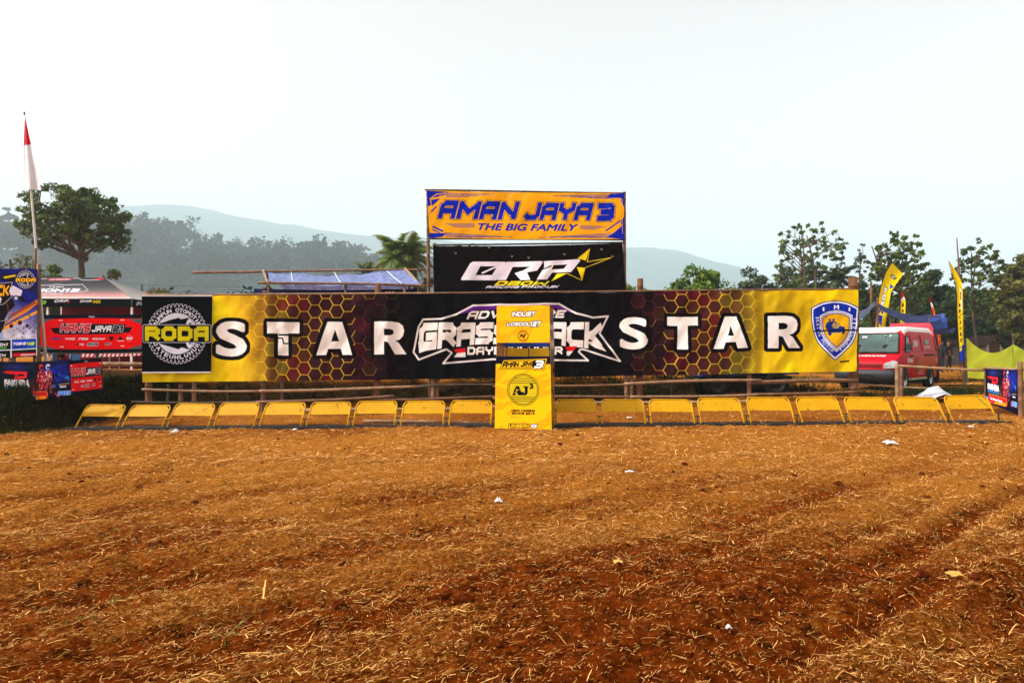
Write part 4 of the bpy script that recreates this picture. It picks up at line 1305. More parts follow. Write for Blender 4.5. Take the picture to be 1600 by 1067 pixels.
# grass: on the bank face, the dark mound and the terrace
M['grass_dark'] = mat('bank_grass', (.010, .017, .004), .85, .5, 3, 0, spec=0, tint=(.05, .062, .013), transl=.2)  # dark grass whose colour also carries the shade of bank and mound
M['grass_green'] = mat('terrace_grass', (.026, .042, .007), .85, .4, 3, 0, spec=0, tint=(.12, .095, .022), transl=.2)


def blades(name, x, y, hmean, w, m, seed, lean=.5):
    r = np.random.RandomState(seed)
    n = len(x)
    z = ground_z(x, y) - .01
    h = hmean * np.exp(r.normal(0, .4, n))
    a = r.rand(n) * 2 * np.pi
    l = np.abs(r.normal(0, lean, n)) * h
    p0 = np.stack([x, y, z], -1)
    d = np.stack([np.cos(a), np.sin(a), np.zeros(n)], -1)
    sd = np.stack([-np.sin(a), np.cos(a), np.zeros(n)], -1) * (w * (.6 + .8 * r.rand(n)) / 2)[:, None]
    pm = p0 + d * (l * .35)[:, None] + np.stack([np.zeros(n), np.zeros(n), h * .6], -1)
    pt = p0 + d * l[:, None] + np.stack([np.zeros(n), np.zeros(n), h], -1)
    v = np.stack([p0 - sd, p0 + sd, pm + sd * .8, pm - sd * .8, pt + sd * .15, pt - sd * .15], 1).reshape(-1, 3)
    i = (np.arange(n) * 6)[:, None]
    f = np.concatenate([i + np.array([0, 1, 2, 3]), i + np.array([3, 2, 4, 5])], 1).reshape(-1, 4)
    return tagit(link(name, np_mesh(name, v, f, False, {'tint': np.repeat(r.rand(n) ** 2, 6)}), m), kind='stuff')


r_ = np.random.RandomState(12)
n = 90000
x = np.where(r_.rand(n) < .45, r_.uniform(-17, -8.8, n), r_.uniform(-17, 13.2, n)); y = foot_y(x) + r_.uniform(-.15, 1.1, n) + np.where(x < -9.6, r_.uniform(0, .5, n), 0)
kk = (r_.rand(n) < np.clip(.15 + 2.5 * (fbm(x * 1.3, y * 1.3, 3, 60) - .42) + .9 * (x < -9.0), 0, 1))
blades('bank_grass', x[kk], y[kk], .10, .013, M['grass_dark'], 3, .9)
n = 9000
x = r_.uniform(-17, -9.2, n); y = foot_y(x) + r_.uniform(.45, 1.5, n)
blades('mound_grass', x, y, .15, .013, M['grass_green'], 4, .8)
n = 26000
x = r_.uniform(-20, 26, n); y = r_.uniform(19.2, 34, n)
kk = (r_.rand(n) < np.clip(6 * (fbm(x * .5, y * .5, 3, 40) - .55), 0, 1)) & (bank_f(x, y) > .8)
blades('terrace_grass', x[kk], y[kk], .11, .022, M['grass_green'], 5, .7)
# low weeds in the field
pts = [(140, 975), (185, 945), (346, 994), (60, 955)]
bx, by = [], []
for px, py in pts:
    w = P(px, py, 1.0); t = (CAM_H - 0.0) / (CAM_H - w.z)
    for k in range(14):
        bx.append(w.x * t + random.gauss(0, .05)); by.append(1.0 * t + random.gauss(0, .05))
blades('field_weeds', np.array(bx), np.array(by), .035, .008, mat('young_weed', (.10, .15, .02), .8, .3, 5, transl=.25), 6, .9)
# ------------------------------------------------------------------ trees
def leaf_mesh(name, centres, radii, n_per, size, seed, flat=1.0, aspect=.55, droop=.2, shell=.5):
    r = np.random.RandomState(seed)
    C = np.repeat(np.asarray(centres, float), n_per, 0)
    Rd = np.repeat(np.asarray(radii, float).reshape(-1, 1), n_per, 0)
    n = len(C)
    u = r.normal(0, 1, (n, 3)); u /= np.linalg.norm(u, axis=1, keepdims=True)
    rad = (shell + (1 - shell) * r.rand(n, 1)) ** .7 * (.75 + .5 * r.rand(n, 1))
    p = C + u * rad * Rd * np.array([1, 1, flat])
    nrm = u * .5 + r.normal(0, .6, (n, 3)) + np.array([0, 0, .5]); nrm /= np.linalg.norm(nrm, axis=1, keepdims=True)
    t = np.cross(nrm, r.normal(0, 1, (n, 3))); t /= np.linalg.norm(t, axis=1, keepdims=True)
    b = np.cross(nrm, t)
    s = size * np.exp(r.normal(0, .3, (n, 1)))
    tip = p + t * s - np.array([0, 0, 1]) * s * droop
    v = np.stack([p - t * s * .7, p + b * s * aspect, tip, p - b * s * aspect], 1).reshape(-1, 3)
    f = np.arange(n * 4).reshape(-1, 4)
    cl = np.repeat(r.rand(len(centres)), n_per)
    return v, f, np.repeat(np.clip(.55 * cl + .45 * r.rand(n), 0, 1), 4)


LEAF = {
    'dark': mat('dark_green_leaf', (.030, .066, .013), .55, .35, .6, 0, spec=.2, tint=(.13, .175, .03), transl=.3),
    'deep': mat('deep_green_leaf', (.014, .034, .009), .6, .35, .6, 0, spec=.12, tint=(.06, .095, .020), transl=.25),  # deep green foliage of the darker trees
    'far': mat('far_wood_leaf', (.006, .028, .024), .8, .35, .1, 0, spec=.02, tint=(.012, .042, .034), transl=.2),  # teal haze tint painted into the leaf colour
    'fresh': mat('fresh_green_leaf', (.045, .105, .010), .55, .3, .6, 0, spec=.2, tint=(.17, .26, .025), transl=.35),
    'grey': mat('grey_green_leaf', (.038, .06, .030), .65, .35, .6, 0, spec=.15, tint=(.09, .12, .06), transl=.25),
    'olive': mat('olive_leaf', (.038, .055, .010), .6, .35, .6, 0, spec=.2, tint=(.17, .16, .03), transl=.3),
    'palm': mat('palm_leaflet', (.05, .105, .018), .5, .3, .6, 0, spec=.25, tint=(.21, .28, .05), transl=.3),
}
M['bark'] = mat('tree_bark', (.10, .075, .052), .9, .4, 3, .5, 25, .1)


def limb(mb, a, b, r0, r1, bend=.12, n=5, sides=6):
    a, b = Vector(a), Vector(b)
    L = (b - a).length
    o = Vector((random.gauss(0, 1), random.gauss(0, 1), abs(random.gauss(0, .6)))) * L * bend
    pts = [a.lerp(b, k / n) + o * math.sin(math.pi * k / n) for k in range(n + 1)]
    mb.tube(pts, [r0 + (r1 - r0) * k / n for k in range(n + 1)], sides, False)
    return pts


def tree(name, label, px, py_top, Y, width_px, leaf, style='dome', base=.3, clumps=40, per=160, size=.16, clump_r=.16, group=None, seed=1, flat=.7, trunks=1, cat='tree', py_base=None, cy=.62):
    """a tree that stands at depth Y with its top at row py_top, crown width_px wide"""
    random.seed(seed)
    r = np.random.RandomState(seed)
    X = P(px, py_top, Y).x
    zt = P(px, py_top, Y).z
    z0 = gz(X, Y) if py_base is None else P(px, py_base, Y).z
    H = zt - z0
    W = width_px / F * Y / 2
    root = thing(name, label, cat, (X, Y, z0), 0, group)
    tr = MB()
    tips = []
    rt = max(.02, H * (.028 if style != 'sparse' else .012))
    hb = H * base
    C = Vector((0, 0, H * cy))
    ch = (H - hb) / 2
    cents = []
    k = 0
    while len(cents) < clumps and k < 6000:
        k += 1
        u = r.normal(0, 1, 3); u /= np.linalg.norm(u)
        rad = r.rand() ** .38
        p = np.array([u[0] * W * rad * .92, u[1] * W * rad * .92, hb + ch + u[2] * ch * rad * .9])
        if style == 'dome' and p[2] < hb + ch * .55 and math.hypot(p[0], p[1]) < W * .5: continue
        if style == 'layer': p[2] = hb + round((p[2] - hb) / (ch * .5)) * ch * .5 + r.normal(0, ch * .04)
        if style == 'cone' and math.hypot(p[0], p[1]) > W * (1.05 - (p[2] - hb) / (2 * ch)): continue
        cents.append(p)
    cents = np.array(cents)
    mains = []
    for q in range(trunks):
        ox = Vector((random.gauss(0, .12), random.gauss(0, .12), 0)) * (trunks > 1) * W * 2
        top = Vector((ox.x * 1.6 + random.gauss(0, W * .05), ox.y * 1.6 + random.gauss(0, W * .05), H * (.80 if style == 'dome' else .62 if style == 'layer' else .86)))
        mains.append(limb(tr, Vector((ox.x * .4, ox.y * .4, -.15)), top, rt, rt * .3, .03, 10, 8))
    order = np.argsort(np.abs(cents[:, 2]) + r.rand(len(cents)))
    lim = []
    nm = max(5, clumps // 5)
    for j, ci in enumerate(order[::max(1, len(order) // nm)]):
        tp = Vector(cents[ci])
        mn = mains[j % len(mains)]
        zz = max(hb * .86, min(tp.z - Vector((tp.x, tp.y, 0)).length * .55, H * .75))
        kz = min(range(len(mn)), key=lambda i: abs(mn[i].z - zz))
        lim.append(limb(tr, mn[kz], tp, rt * .42, rt * .1, .09, 6, 5))
    allp = [p for l in lim for p in l[2:]]
    for c in cents:
        v = Vector(c)
        q = min(allp, key=lambda p: (p - v).length)
        limb(tr, q, v, rt * .13, rt * .05, .1, 3, 4)
    link('trunk', (lambda o: o)(tr_mesh(tr)), M['bark'], root)
    rads = W * clump_r * np.exp(r.normal(0, .25, len(cents)))
    v, f, t = leaf_mesh('crown', cents, rads, per, size, seed, flat)
    link('crown', np_mesh('crown', v, f, False, {'tint': t}), LEAF[leaf], root)
    return root


def tr_mesh(mb):
    me = bpy.data.meshes.new('trunk')
    me.from_pydata([tuple(v) for v in mb.v], [], mb.f)
    me.polygons.foreach_set('use_smooth', [True] * len(me.polygons))
    return me


def palm(name, label, px, py_top, Y, width_px, leaf='palm', seed=1, group=None, fronds=20, py_base=None, trunk_r=.14):
    r = np.random.RandomState(seed)
    random.seed(seed)
    X, zt = P(px, py_top, Y).x, P(px, py_top, Y).z
    z0 = gz(X, Y) if py_base is None else P(px, py_base, Y).z
    L = width_px / F * Y / 2 * 1.12
    H = zt - z0 - L * .62
    root = thing(name, label, 'palm tree', (X, Y, z0), 0, group)
    tr = MB()
    tr.tube([(random.gauss(0, .02) + .25 * math.sin(k / 10), 0, -.1 + (H + .1) * k / 14) for k in range(15)], [trunk_r * (1.25 - .5 * k / 14 + .06 * (k % 2)) for k in range(15)], 8)
    o = link('trunk', tr_mesh(tr), M['bark'], root)
    top = np.array([.25 * math.sin(1.4), 0, H])
    V, Fc, T, sp = [], [], [], MB()
    for k in range(fronds):
        a = 2 * math.pi * (k * .618) + r.normal(0, .15)
        el = R(82 - 110 * (k / fronds) + r.normal(0, 6))
        l = L * r.uniform(.85, 1.1) * (1 if k > 2 else .8)
        pts = []
        p = top.copy(); e = el
        for s in range(13):
            pts.append(p.copy())
            p = p + l / 12 * np.array([math.cos(a) * math.cos(e), math.sin(a) * math.cos(e), math.sin(e)])
            e -= R(9.0) * (.4 + s / 9)
        sp.tube(pts, [.03 * (1 - s / 14) for s in range(13)], 4, False)
        tn = r.rand()
        for s in range(1, 13):
            for q in range(4):
                tt = (s - 1 + q / 4)
                i0 = int(tt); w = tt - i0
                c = pts[i0] * (1 - w) + pts[min(12, i0 + 1)] * w
                ax = pts[min(12, i0 + 1)] - pts[i0]; ax /= np.linalg.norm(ax)
                side = np.cross(ax, [0, 0, 1.0]); side /= max(1e-6, np.linalg.norm(side))
                for sg in (-1, 1):
                    ll = l * .30 * math.sin(math.pi * min(1, .18 + tt / 12 * .85)) * r.uniform(.85, 1.1)
                    d = side * sg * .8 + ax * .55 + np.array([0, 0, -.25 - .3 * r.rand()])
                    d /= np.linalg.norm(d)
                    n_ = len(V)
                    V += [c, c + d * ll * .5 + ax * ll * .1, c + d * ll, c + d * ll * .5 - ax * ll * .1]
                    Fc.append([n_, n_ + 1, n_ + 2, n_ + 3]); T += [np.clip(tn * .7 + .3 * r.rand(), 0, 1)] * 4
    link('frond_stalks', tr_mesh(sp), M['bark'], root)
    link('crown', np_mesh('crown', np.array(V), np.array(Fc), False, {'tint': np.array(T)}), LEAF[leaf], root)
    return root


# the broad tree at the left
tree('broad_tree', 'broad dome crowned tree standing alone beyond the left canopy tent', 122, 285, 45, 186, 'dark', 'dome', .54, 170, 105, .10, .10, seed=4, flat=.62, cy=.77)
# bushes at the left
for k, (px, pt, Y, w, lf, lb) in enumerate([
        (20, 380, 40, 120, 'olive', 'dark olive bush just above the tall event poster'),
        (-60, 370, 44, 130, 'dark', 'dark bush rising behind the left edge of the event poster'),
        (85, 408, 42, 90, 'dark', 'low dark bush at the foot of the broad tree, right of the flagpole'),
        (162, 408, 43, 70, 'olive', 'small bush right of the broad tree trunk above the tent ridge'),
        (212, 424, 42, 120, 'olive', 'yellow green bush between the canopy tent and the gear banner post')]):
    tree('bush', lb, px, pt, Y, w, lf, 'ball', .05, 30, 200, .10, .26, seed=20 + k, flat=.8, cat='bush', cy=.5)
# palms behind the shelter
palm('coconut_palm', 'tall coconut palm behind the right end of the blue tarpaulin shelter', 622, 362, 46, 116, seed=3, fronds=38)
palm('coconut_palm', 'coconut palm whose crown tip shows in the gap between the orange and black signs', 722, 376, 44, 62, seed=8, fronds=18)
palm('coconut_palm', 'low dark palm left of the tall coconut palm, above the tarpaulin', 566, 404, 52, 60, seed=12, fronds=16)
tree('bush', 'leafy bush hiding the foot of the palm beside the bamboo scaffold', 655, 416, 47, 60, 'olive', 'ball', .1, 22, 160, .12, .3, seed=31, cat='bush', cy=.5)
# trees between the signs and the right end of the banner
tree('bush', 'small green bush right beside the scaffold, behind the short post top', 992, 428, 40, 60, 'fresh', 'ball', .1, 22, 160, .11, .3, seed=33, cat='bush', cy=.5)
tree('leafy_tree', 'bright green leafy tree peeking over the banner above its right half', 1092, 412, 36, 112, 'fresh', 'ball', .2, 60, 170, .10, .2, seed=35, cy=.55)
tree('leafy_tree', 'hazy grey green tree left of the tall sparse tree', 1180, 414, 62, 80, 'grey', 'ball', .2, 40, 150, .17, .24, seed=36)
tree('leafy_tree', 'second hazy grey green tree under the tall sparse tree', 1238, 402, 64, 96, 'grey', 'ball', .2, 46, 150, .17, .24, seed=37)
tree('sparse_tree', 'tall sparse tree with open leaf tufts above the letters T and A', 1262, 338, 60, 128, 'dark', 'sparse', .36, 190, 12, .18, .06, seed=38, trunks=3, cy=.66)
palm('fan_palm', 'dark blue green palm left of the thick post at the right end of the banner', 1305, 408, 58, 80, 'deep', seed=15, fronds=18)
tree('sparse_tree', 'thin pale bare tree above the shield emblem, left of the yellow flag', 1346, 368, 75, 36, 'grey', 'sparse', .4, 46, 12, .16, .13, seed=39, cy=.7)
tree('sparse_tree', 'open crowned tree directly behind the big yellow feather flag', 1405, 352, 50, 104, 'dark', 'sparse', .25, 190, 18, .16, .08, seed=40, trunks=2, cy=.6)
tree('sparse_tree', 'open crowned tree right of the tall yellow flag and its thin pole', 1533, 366, 52, 90, 'dark', 'sparse', .28, 160, 16, .16, .08, seed=41, trunks=2, cy=.64)
tree('leafy_tree', 'dense tree at the right edge of the photo', 1598, 388, 47, 96, 'olive', 'ball', .15, 90, 130, .14, .2, seed=42, cy=.58)
tree('leafy_tree', 'dense dark rounded tree between the two yellow feather flags', 1458, 420, 56, 100, 'deep', 'ball', .1, 80, 190, .16, .22, seed=43, cy=.52)
tree('leafy_tree', 'dark tree left of the big yellow flag behind the awning', 1362, 430, 54, 70, 'deep', 'ball', .1, 46, 170, .15, .25, seed=44, cy=.52)
tree('leafy_tree', 'dark undergrowth tree above the house roof', 1530, 448, 62, 110, 'deep', 'ball', .05, 80, 190, .17, .22, seed=45, cy=.5)
tree('leafy_tree', 'dark tree behind the right end of the green cloth', 1612, 452, 50, 90, 'deep', 'ball', .05, 60, 190, .15, .24, seed=46, cy=.5)
tree('leafy_tree', 'dark low tree behind the small yellow flag', 1412, 452, 58, 90, 'dark', 'ball', .05, 60, 180, .15, .24, seed=47, cy=.5)
tree('leafy_tree', 'dark tree filling the gap left of the tall yellow flag', 1490, 455, 60, 80, 'deep', 'ball', .03, 60, 190, .16, .25, seed=48, cy=.48)
tree('leafy_tree', 'big dark tree beyond the right edge behind the green cloth', 1700, 390, 55, 150, 'deep', 'ball', .08, 90, 170, .17, .2, seed=49, cy=.5)
palm('coconut_palm', 'dark palm above the white gabled house', 1560, 452, 56, 80, 'deep', seed=19, fronds=18)

# hazy wood on the slope: skyline trees one by one, the rest as one mass
for k, (px, pt, Y, w, lb) in enumerate([
        (222, 347, 740, 44, 'flat crowned hazy tree, left one of the skyline pair over the canopy tent'),
        (262, 353, 743, 54, 'flat crowned hazy tree, right one of the skyline pair over the canopy tent'),
        (489, 368, 747, 66, 'layered hazy tree standing highest above the left part of the blue shelter'),
        (532, 387, 728, 36, 'round hazy tree on the wooded slope just left of the coconut palms'),
        (390, 390, 751, 60, 'broad hazy tree above the bamboo ridge pole end'),
        (440, 396, 746, 44, 'hazy tree on the slope above the left end of the blue shelter'),
        (10, 325, 715, 40, 'tall hazy tree top left of the flagpole at the photo edge'),
        (330, 384, 722, 50, 'dark hazy tree on the slope in the middle between tent and shelter')]):
    st = 'layer' if k not in (3, 7) else 'ball'
    tree('hillside_tree', lb, px, pt, Y, w, 'far', st, .3, 46, 80, 1.9, .2, seed=60 + k, flat=.35 if st == 'layer' else .8, py_base=pt + 75, group='hazy trees on the wooded slope', cy=.66)
r_ = np.random.RandomState(9)
cent, rad = [], []
K = mid.shape[0]
for q in range(620):
    px = r_.uniform(-260, 900)
    k = r_.randint(5, 14)
    row = mid[k]
    xw = (px - CX) / F * row[0, 1]
    z = np.interp(xw, row[:, 0], row[:, 2])
    s = r_.uniform(5.8, 14)
    hgt = r_.uniform(6, 26) * (1 if px < 560 else .6)
    c0 = np.array([xw, row[0, 1] + r_.uniform(-6, 6), z + hgt])
    for j in range(4):
        cent.append(c0 + r_.normal(0, s * .5, 3) * [1, 1, .7]); rad.append(s * .62)
v, f, t = leaf_mesh('hillside_wood', cent, rad, 40, 2.0, 5, .75)
tagit(link('hillside_wood', np_mesh('hillside_wood', v, f, False, {'tint': t}), LEAF['far']), kind='stuff')
# far-off trees at the foot of the slope and on the right, one mass
cent, rad = [], []
for q in range(420):
    Y = r_.uniform(85, 120)
    px = r_.uniform(-400, 2000)
    x = (px - CX) / F * Y
    top = P(px, np.interp(px, [-400, 200, 600, 1000, 1200, 1350, 1600, 2000], [430, 446, 446, 462, 448, 440, 432, 420]), Y).z * r_.uniform(.55, 1)
    for j in range(6):
        cent.append((x + r_.normal(0, 1.2), Y + r_.normal(0, 1.2), max(.5, top * r_.uniform(.15, .95)))); rad.append(1.3)
v, f, t = leaf_mesh('distant_thicket', cent, rad, 26, .34, 6, .8)
tagit(link('distant_thicket', np_mesh('distant_thicket', v, f, False, {'tint': t}), LEAF['far']), kind='stuff')
# ------------------------------------------------------------------ cloth and lettering
def cloth(name, corners, m, nu=60, nv=14, wave=.02, seed=0, top=0.0, bot=0.0, folds=0.0, parent=None, label=None, cat=None, group=None, posts=None):
    TL, TR, BR, BL = [np.array(c, float) for c in corners]
    u, v = np.meshgrid(np.linspace(0, 1, nu + 1), np.linspace(0, 1, nv + 1))
    U, Vv = u[..., None], v[..., None]
    p = (TL * (1 - U) + TR * U) * (1 - Vv) + (BL * (1 - U) + BR * U) * Vv
    nrm = np.cross(TR - TL, BL - TL); nrm /= np.linalg.norm(nrm)
    if nrm[1] > 0: nrm = -nrm
    wl = np.linalg.norm(TR - TL); hl = np.linalg.norm(BL - TL)
    d = wave * 2 * (fbm(u * wl * 1.1, v * hl * .5, 3, seed) - .5) + wave * .5 * np.sin(u * wl * 5 + 3 * fbm(u * 6, v * 2, 2, seed + 3)) * (.3 + .7 * v)
    if folds:
        d = d + folds * (fbm((u * wl + v * hl * .7) * 3.1, (v * hl - u * wl * .6) * 1.1, 3, seed + 5) - .5)
    if posts:
        for up in posts: d = d + .035 * np.exp(-((u - up) * wl / .12) ** 2) - .02 * np.exp(-((u - up - .012) * wl / .10) ** 2)
    p = p + nrm * d[..., None]
    s = np.sin(np.pi * u)
    if posts: p[..., 2] -= (.014 * np.abs(np.sin(u * wl * 2.6 + 1.1 * np.sin(u * 9)))) * (1 - v) - .02 * (fbm(u * wl * .9, v, 3, seed + 8) - .5) * v
    p[..., 2] -= top * s * (1 - v) + bot * s * v
    ii = np.arange((nu + 1) * (nv + 1)).reshape(nv + 1, nu + 1)
    f = np.stack([ii[:-1, :-1], ii[1:, :-1], ii[1:, 1:], ii[:-1, 1:]], -1).reshape(-1, 4)
    pos = p.reshape(-1, 3)
    off = np.zeros(3)
    q = parent
    while q is not None: off += np.array(q.location); q = q.parent
    loc = np.zeros(3) if parent is not None else np.array((BL + BR) / 2)
    me = np_mesh(name, pos - off - loc, f, True, None, np.stack([u, 1 - v], -1).reshape(-1, 2))
    o = link(name, me, m, parent)
    o.location = loc
    return tagit(o, label, cat, group)


def letters(name, txt, origin, ux, uy, size_x, size_y, m, parent, shear=0.0, fat=0.02, lift=.004):
    cu = bpy.data.curves.new('lettering', 'FONT'); cu.body = txt; cu.resolution_u = 3; cu.shear = shear; cu.offset = fat
    t = bpy.data.objects.new('lettering', cu); COL.objects.link(t)
    dg = bpy.context.evaluated_depsgraph_get()
    me = bpy.data.meshes.new_from_object(t.evaluated_get(dg)); me.name = name
    bpy.data.objects.remove(t); bpy.data.curves.remove(cu)
    n = len(me.vertices)
    co = np.zeros(n * 3, np.float32); me.vertices.foreach_get('co', co); co = co.reshape(-1, 3)
    mn, mx = co.min(0), co.max(0)
    a = (co[:, :1] - mn[0]) / (mx[0] - mn[0]) * size_x
    b = (co[:, 1:2] - mn[1]) / (mx[1] - mn[1]) * size_y
    ux, uy = np.array(Vector(ux).normalized()), np.array(Vector(uy).normalized())
    w = np.cross(ux, uy)
    off = Vector((0, 0, 0)); q_ = parent
    while q_ is not None: off = off + q_.location; q_ = q_.parent
    co = np.array(origin) - np.array(off) + a * ux + b * uy + w * lift
    me.vertices.foreach_set('co', co.astype(np.float32).ravel()); me.update()
    me.materials.clear()
    return link(name, me, m, parent)


def PP(pts, Y): return [P(x, y, Y) for x, y in pts]


# ------------------------------------------------------------------ START banner and its bamboo fence
XL, XR = P(222, 500, 17.0).x, P(1340, 500, 17.95).x
MAINC = [P(222, 462, 17.0), P(1341, 452, 17.95), P(1338.5, 580, 17.95), P(222, 597, 17.0)]
pm = [.17, .33, .41, .69, .85]
cloth('start_banner', MAINC, print_mat('start_banner_vinyl', IMG_MAIN, transl=.14, dirt=.20, bump=.35), 420, 24, .03, 1, .015, .03, .11, label='long black and yellow honeycomb banner with large white START lettering on both halves', cat='banner', posts=pm)
cloth('gear_banner', [P(221.6, 461.3, 16.88), P(332, 461.0, 17.02), P(329.8, 582.4, 17.02), P(222, 583, 16.88)], print_mat('gear_banner_vinyl', IMG_RODA, transl=.08, dirt=.06), 40, 24, .012, 3, label='square black banner with a white gear emblem over the left end of the long one', cat='banner')
# small cable tie knots along the top edge are left to the fence: posts and rails are parts of one fence
fence = thing('bamboo_fence', 'long bamboo fence of posts and rails that carries the honeycomb start banner', 'fence', (0, 17.9, gz(0, 17.9)))


def fpt(px, py, back=.12):
    X = (px - CX) / F
    # depth of the fence line along this pixel column
    Y = (17.0 + .95 * 9.2 / 18.6 + back) / (1 - X * .95 / 18.6)
    return P(px, py, Y)


for px, top, r_, mk in ((231, 455, .085, 'wood'), (262, 600, .04, 'bamboo_dark'), (281, 600, .055, 'bamboo'), (300.5, 470, .055, 'bamboo_pale'), (355, 470, .035, 'bamboo_dark'), (411, 459, .06, 'bamboo'),
                        (440, 470, .04, 'bamboo'), (589.5, 443, .085, 'wood'), (678, 470, .055, 'bamboo_pale'), (686, 480, .04, 'bamboo'), (978, 470, .05, 'bamboo_pale'), (984.5, 480, .05, 'bamboo_pale'), (1001, 435, .085, 'wood'),
                        (1049, 480, .03, 'black_steel'), (1170, 470, .06, 'bamboo'), (1336, 433, .13, 'wood')):
    a = fpt(px, top)
    a.y += r_ - .02; b = a.copy(); b.z = gz(a.x, a.y) - .25
    b.x += random.uniform(-.04, .04)
    mb = MB().bamboo(b, a, r_, r_ * .92, .02)
    o = mb.build('post', M[mk], fence, True)
for a, b, r0, r1, mk, bk in (((222, 608.5), (412, 611), .035, .03, 'bamboo_pale', -.08), ((405, 611), (652, 604), .04, .035, 'bamboo_pale', -.08), ((651, 604), (775, 601), .032, .028, 'bamboo_dark', -.08), ((205, 628), (420, 628), .03, .026, 'bamboo_dark', -.1),
                             ((400, 628), (616, 618.5), .034, .03, 'bamboo', -.14), ((556, 624), (775, 619), .032, .028, 'bamboo', -.06), ((770, 603), (985, 600.5), .034, .03, 'bamboo', -.08), ((975, 600), (1190, 594), .04, .036, 'bamboo_pale', -.08), ((1172, 598), (1340, 595), .055, .05, 'bamboo', .0),
                             ((770, 622), (1000, 620), .034, .028, 'bamboo', -.08), ((985, 620), (1200, 615.5), .034, .03, 'bamboo_pale', -.1), ((1180, 616), (1343, 612), .034, .03, 'bamboo', -.1), ((478, 641), (800, 635), .05, .045, 'bamboo_pale', -.5), ((790, 634), (1182, 627), .05, .045, 'bamboo_pale', -.5)):
    MB().bamboo(fpt(*a, bk), fpt(*b, bk), r0, r1, .035).build('rail', M[mk], fence, True)
MB().bamboo(fpt(222, 461, .05), fpt(700, 458, .05), .025, .025, .0).build('top_rail', M['bamboo_pale'], fence, True)
MB().bamboo(fpt(690, 458, .05), fpt(1341, 451.5, .05), .025, .025, .0).build('top_rail', M['bamboo'], fence, True)
pole = MB().bamboo(P(568, 658, 15.7), P(776, 662, 15.3), .04, .034, .02).build('bamboo_pole', M['bamboo_pale'], None, True)
tagit(pole, 'loose bamboo pole lying on the ground behind the gates left of the booth', 'pole')

# ------------------------------------------------------------------ two signs over the centre on their scaffold
YS = 18.0
scaf = thing('bamboo_scaffold', 'tall bamboo scaffold that carries the orange and black signs', 'scaffold', (P(820, 0, YS + .1).x, YS + .1, gz(0, YS)))
for px, top, pxb in ((668.5, 296, 673), (679, 380, 680), (975.5, 300, 979.5)):
    a, b = P(px, top, YS + .07), P(pxb, 600, YS + .07)
    b.z = gz(b.x, b.y) - .2
    MB().bamboo(b, a, .052, .04, .03).build('upright', M['bamboo'], scaf, True)
for a, b in (((664, 297), (978, 302)), ((668, 373), (978, 375)), ((676, 383), (977, 379)), ((676, 458), (979, 454))):
    MB().bamboo(P(*a, YS + .04), P(*b, YS + .04), .024, .022, .01).build('cross_bar', M['bamboo_dark'], scaf, True)
cloth('orange_sign', [P(666.6, 297.6, YS), P(975.3, 301.8, YS), P(974.8, 374, YS), P(671.5, 371.8, YS)], print_mat('orange_sign_vinyl', IMG_AMAN, transl=.2, dirt=.05), 90, 20, .016, 5, .02, .02, .06, label='orange sign with blue block lettering, topmost on the scaffold', cat='sign')
cloth('black_sign', [P(677, 384.6, YS - .02), P(972.6, 380, YS - .02), P(977.5, 453.3, YS - .02), P(677.8, 457.8, YS - .02)], print_mat('black_sign_vinyl', IMG_ORP, transl=.08, dirt=.08), 90, 20, .02, 6, .03, .02, .09, label='black sign with white letters and a yellow star below the orange sign', cat='sign')

def ties(sign, pts, Y):
    for x, y in pts:
        b_ = P(x, y, Y)
        MB().bar(b_, b_ + Vector((-.025, -.01, .045)), .007, .004).bar(b_, b_ + Vector((.028, -.01, .04)), .007, .004).build('cable_tie', M['white'], sign)


ties(bpy.data.objects['orange_sign'], [(688, 307), (717, 305), (768, 307), (797, 308), (821, 309), (850, 308), (927, 309), (690, 359), (769, 338), (797, 338), (850, 343), (928, 344), (953, 327), (688, 321)], YS - .03)
ties(bpy.data.objects['black_sign'], [(712, 397), (800, 402), (826, 404), (882, 399), (940, 391), (957, 402), (764, 388), (891, 384)], YS - .06)

# ------------------------------------------------------------------ the yellow start booth
TH = R(11.5)
bux, buy = Vector((math.cos(TH), -math.sin(TH), 0)), Vector((math.sin(TH), math.cos(TH), 0))
FL, FR = P(773, 670, 14.42), P(862, 670, 14.42 - 1.19 * math.sin(TH))
bc = (FL + FR) / 2
bzg = gz(bc.x, bc.y)
booth = thing('start_booth', 'tall yellow starter booth with a window slot standing in the middle of the gate row', 'booth', (bc.x, bc.y, bzg))
WB, DB, HB = (FR - FL).length, .58, P(800, 477.5, 14.3).z - bzg


def bp_(u, d, z):
    w = WB * (1 - .075 * z / HB)
    return Vector((bc.x, bc.y, bzg)) + bux * (u * w / 2) + buy * d + Vector((0, 0, z))


def bslab(z0, z1, u0, u1, d0, d1, name, m, parent=booth):
    mb = MB()
    mb.add([bp_(u, d, z) for z in (z0, z1) for d in (d0, d1) for u in (u0, u1)], [(0, 1, 3, 2), (4, 6, 7, 5), (0, 4, 5, 1), (2, 3, 7, 6), (0, 2, 6, 4), (1, 5, 7, 3)])
    return mb.build(name, m, parent, bevel=.004)


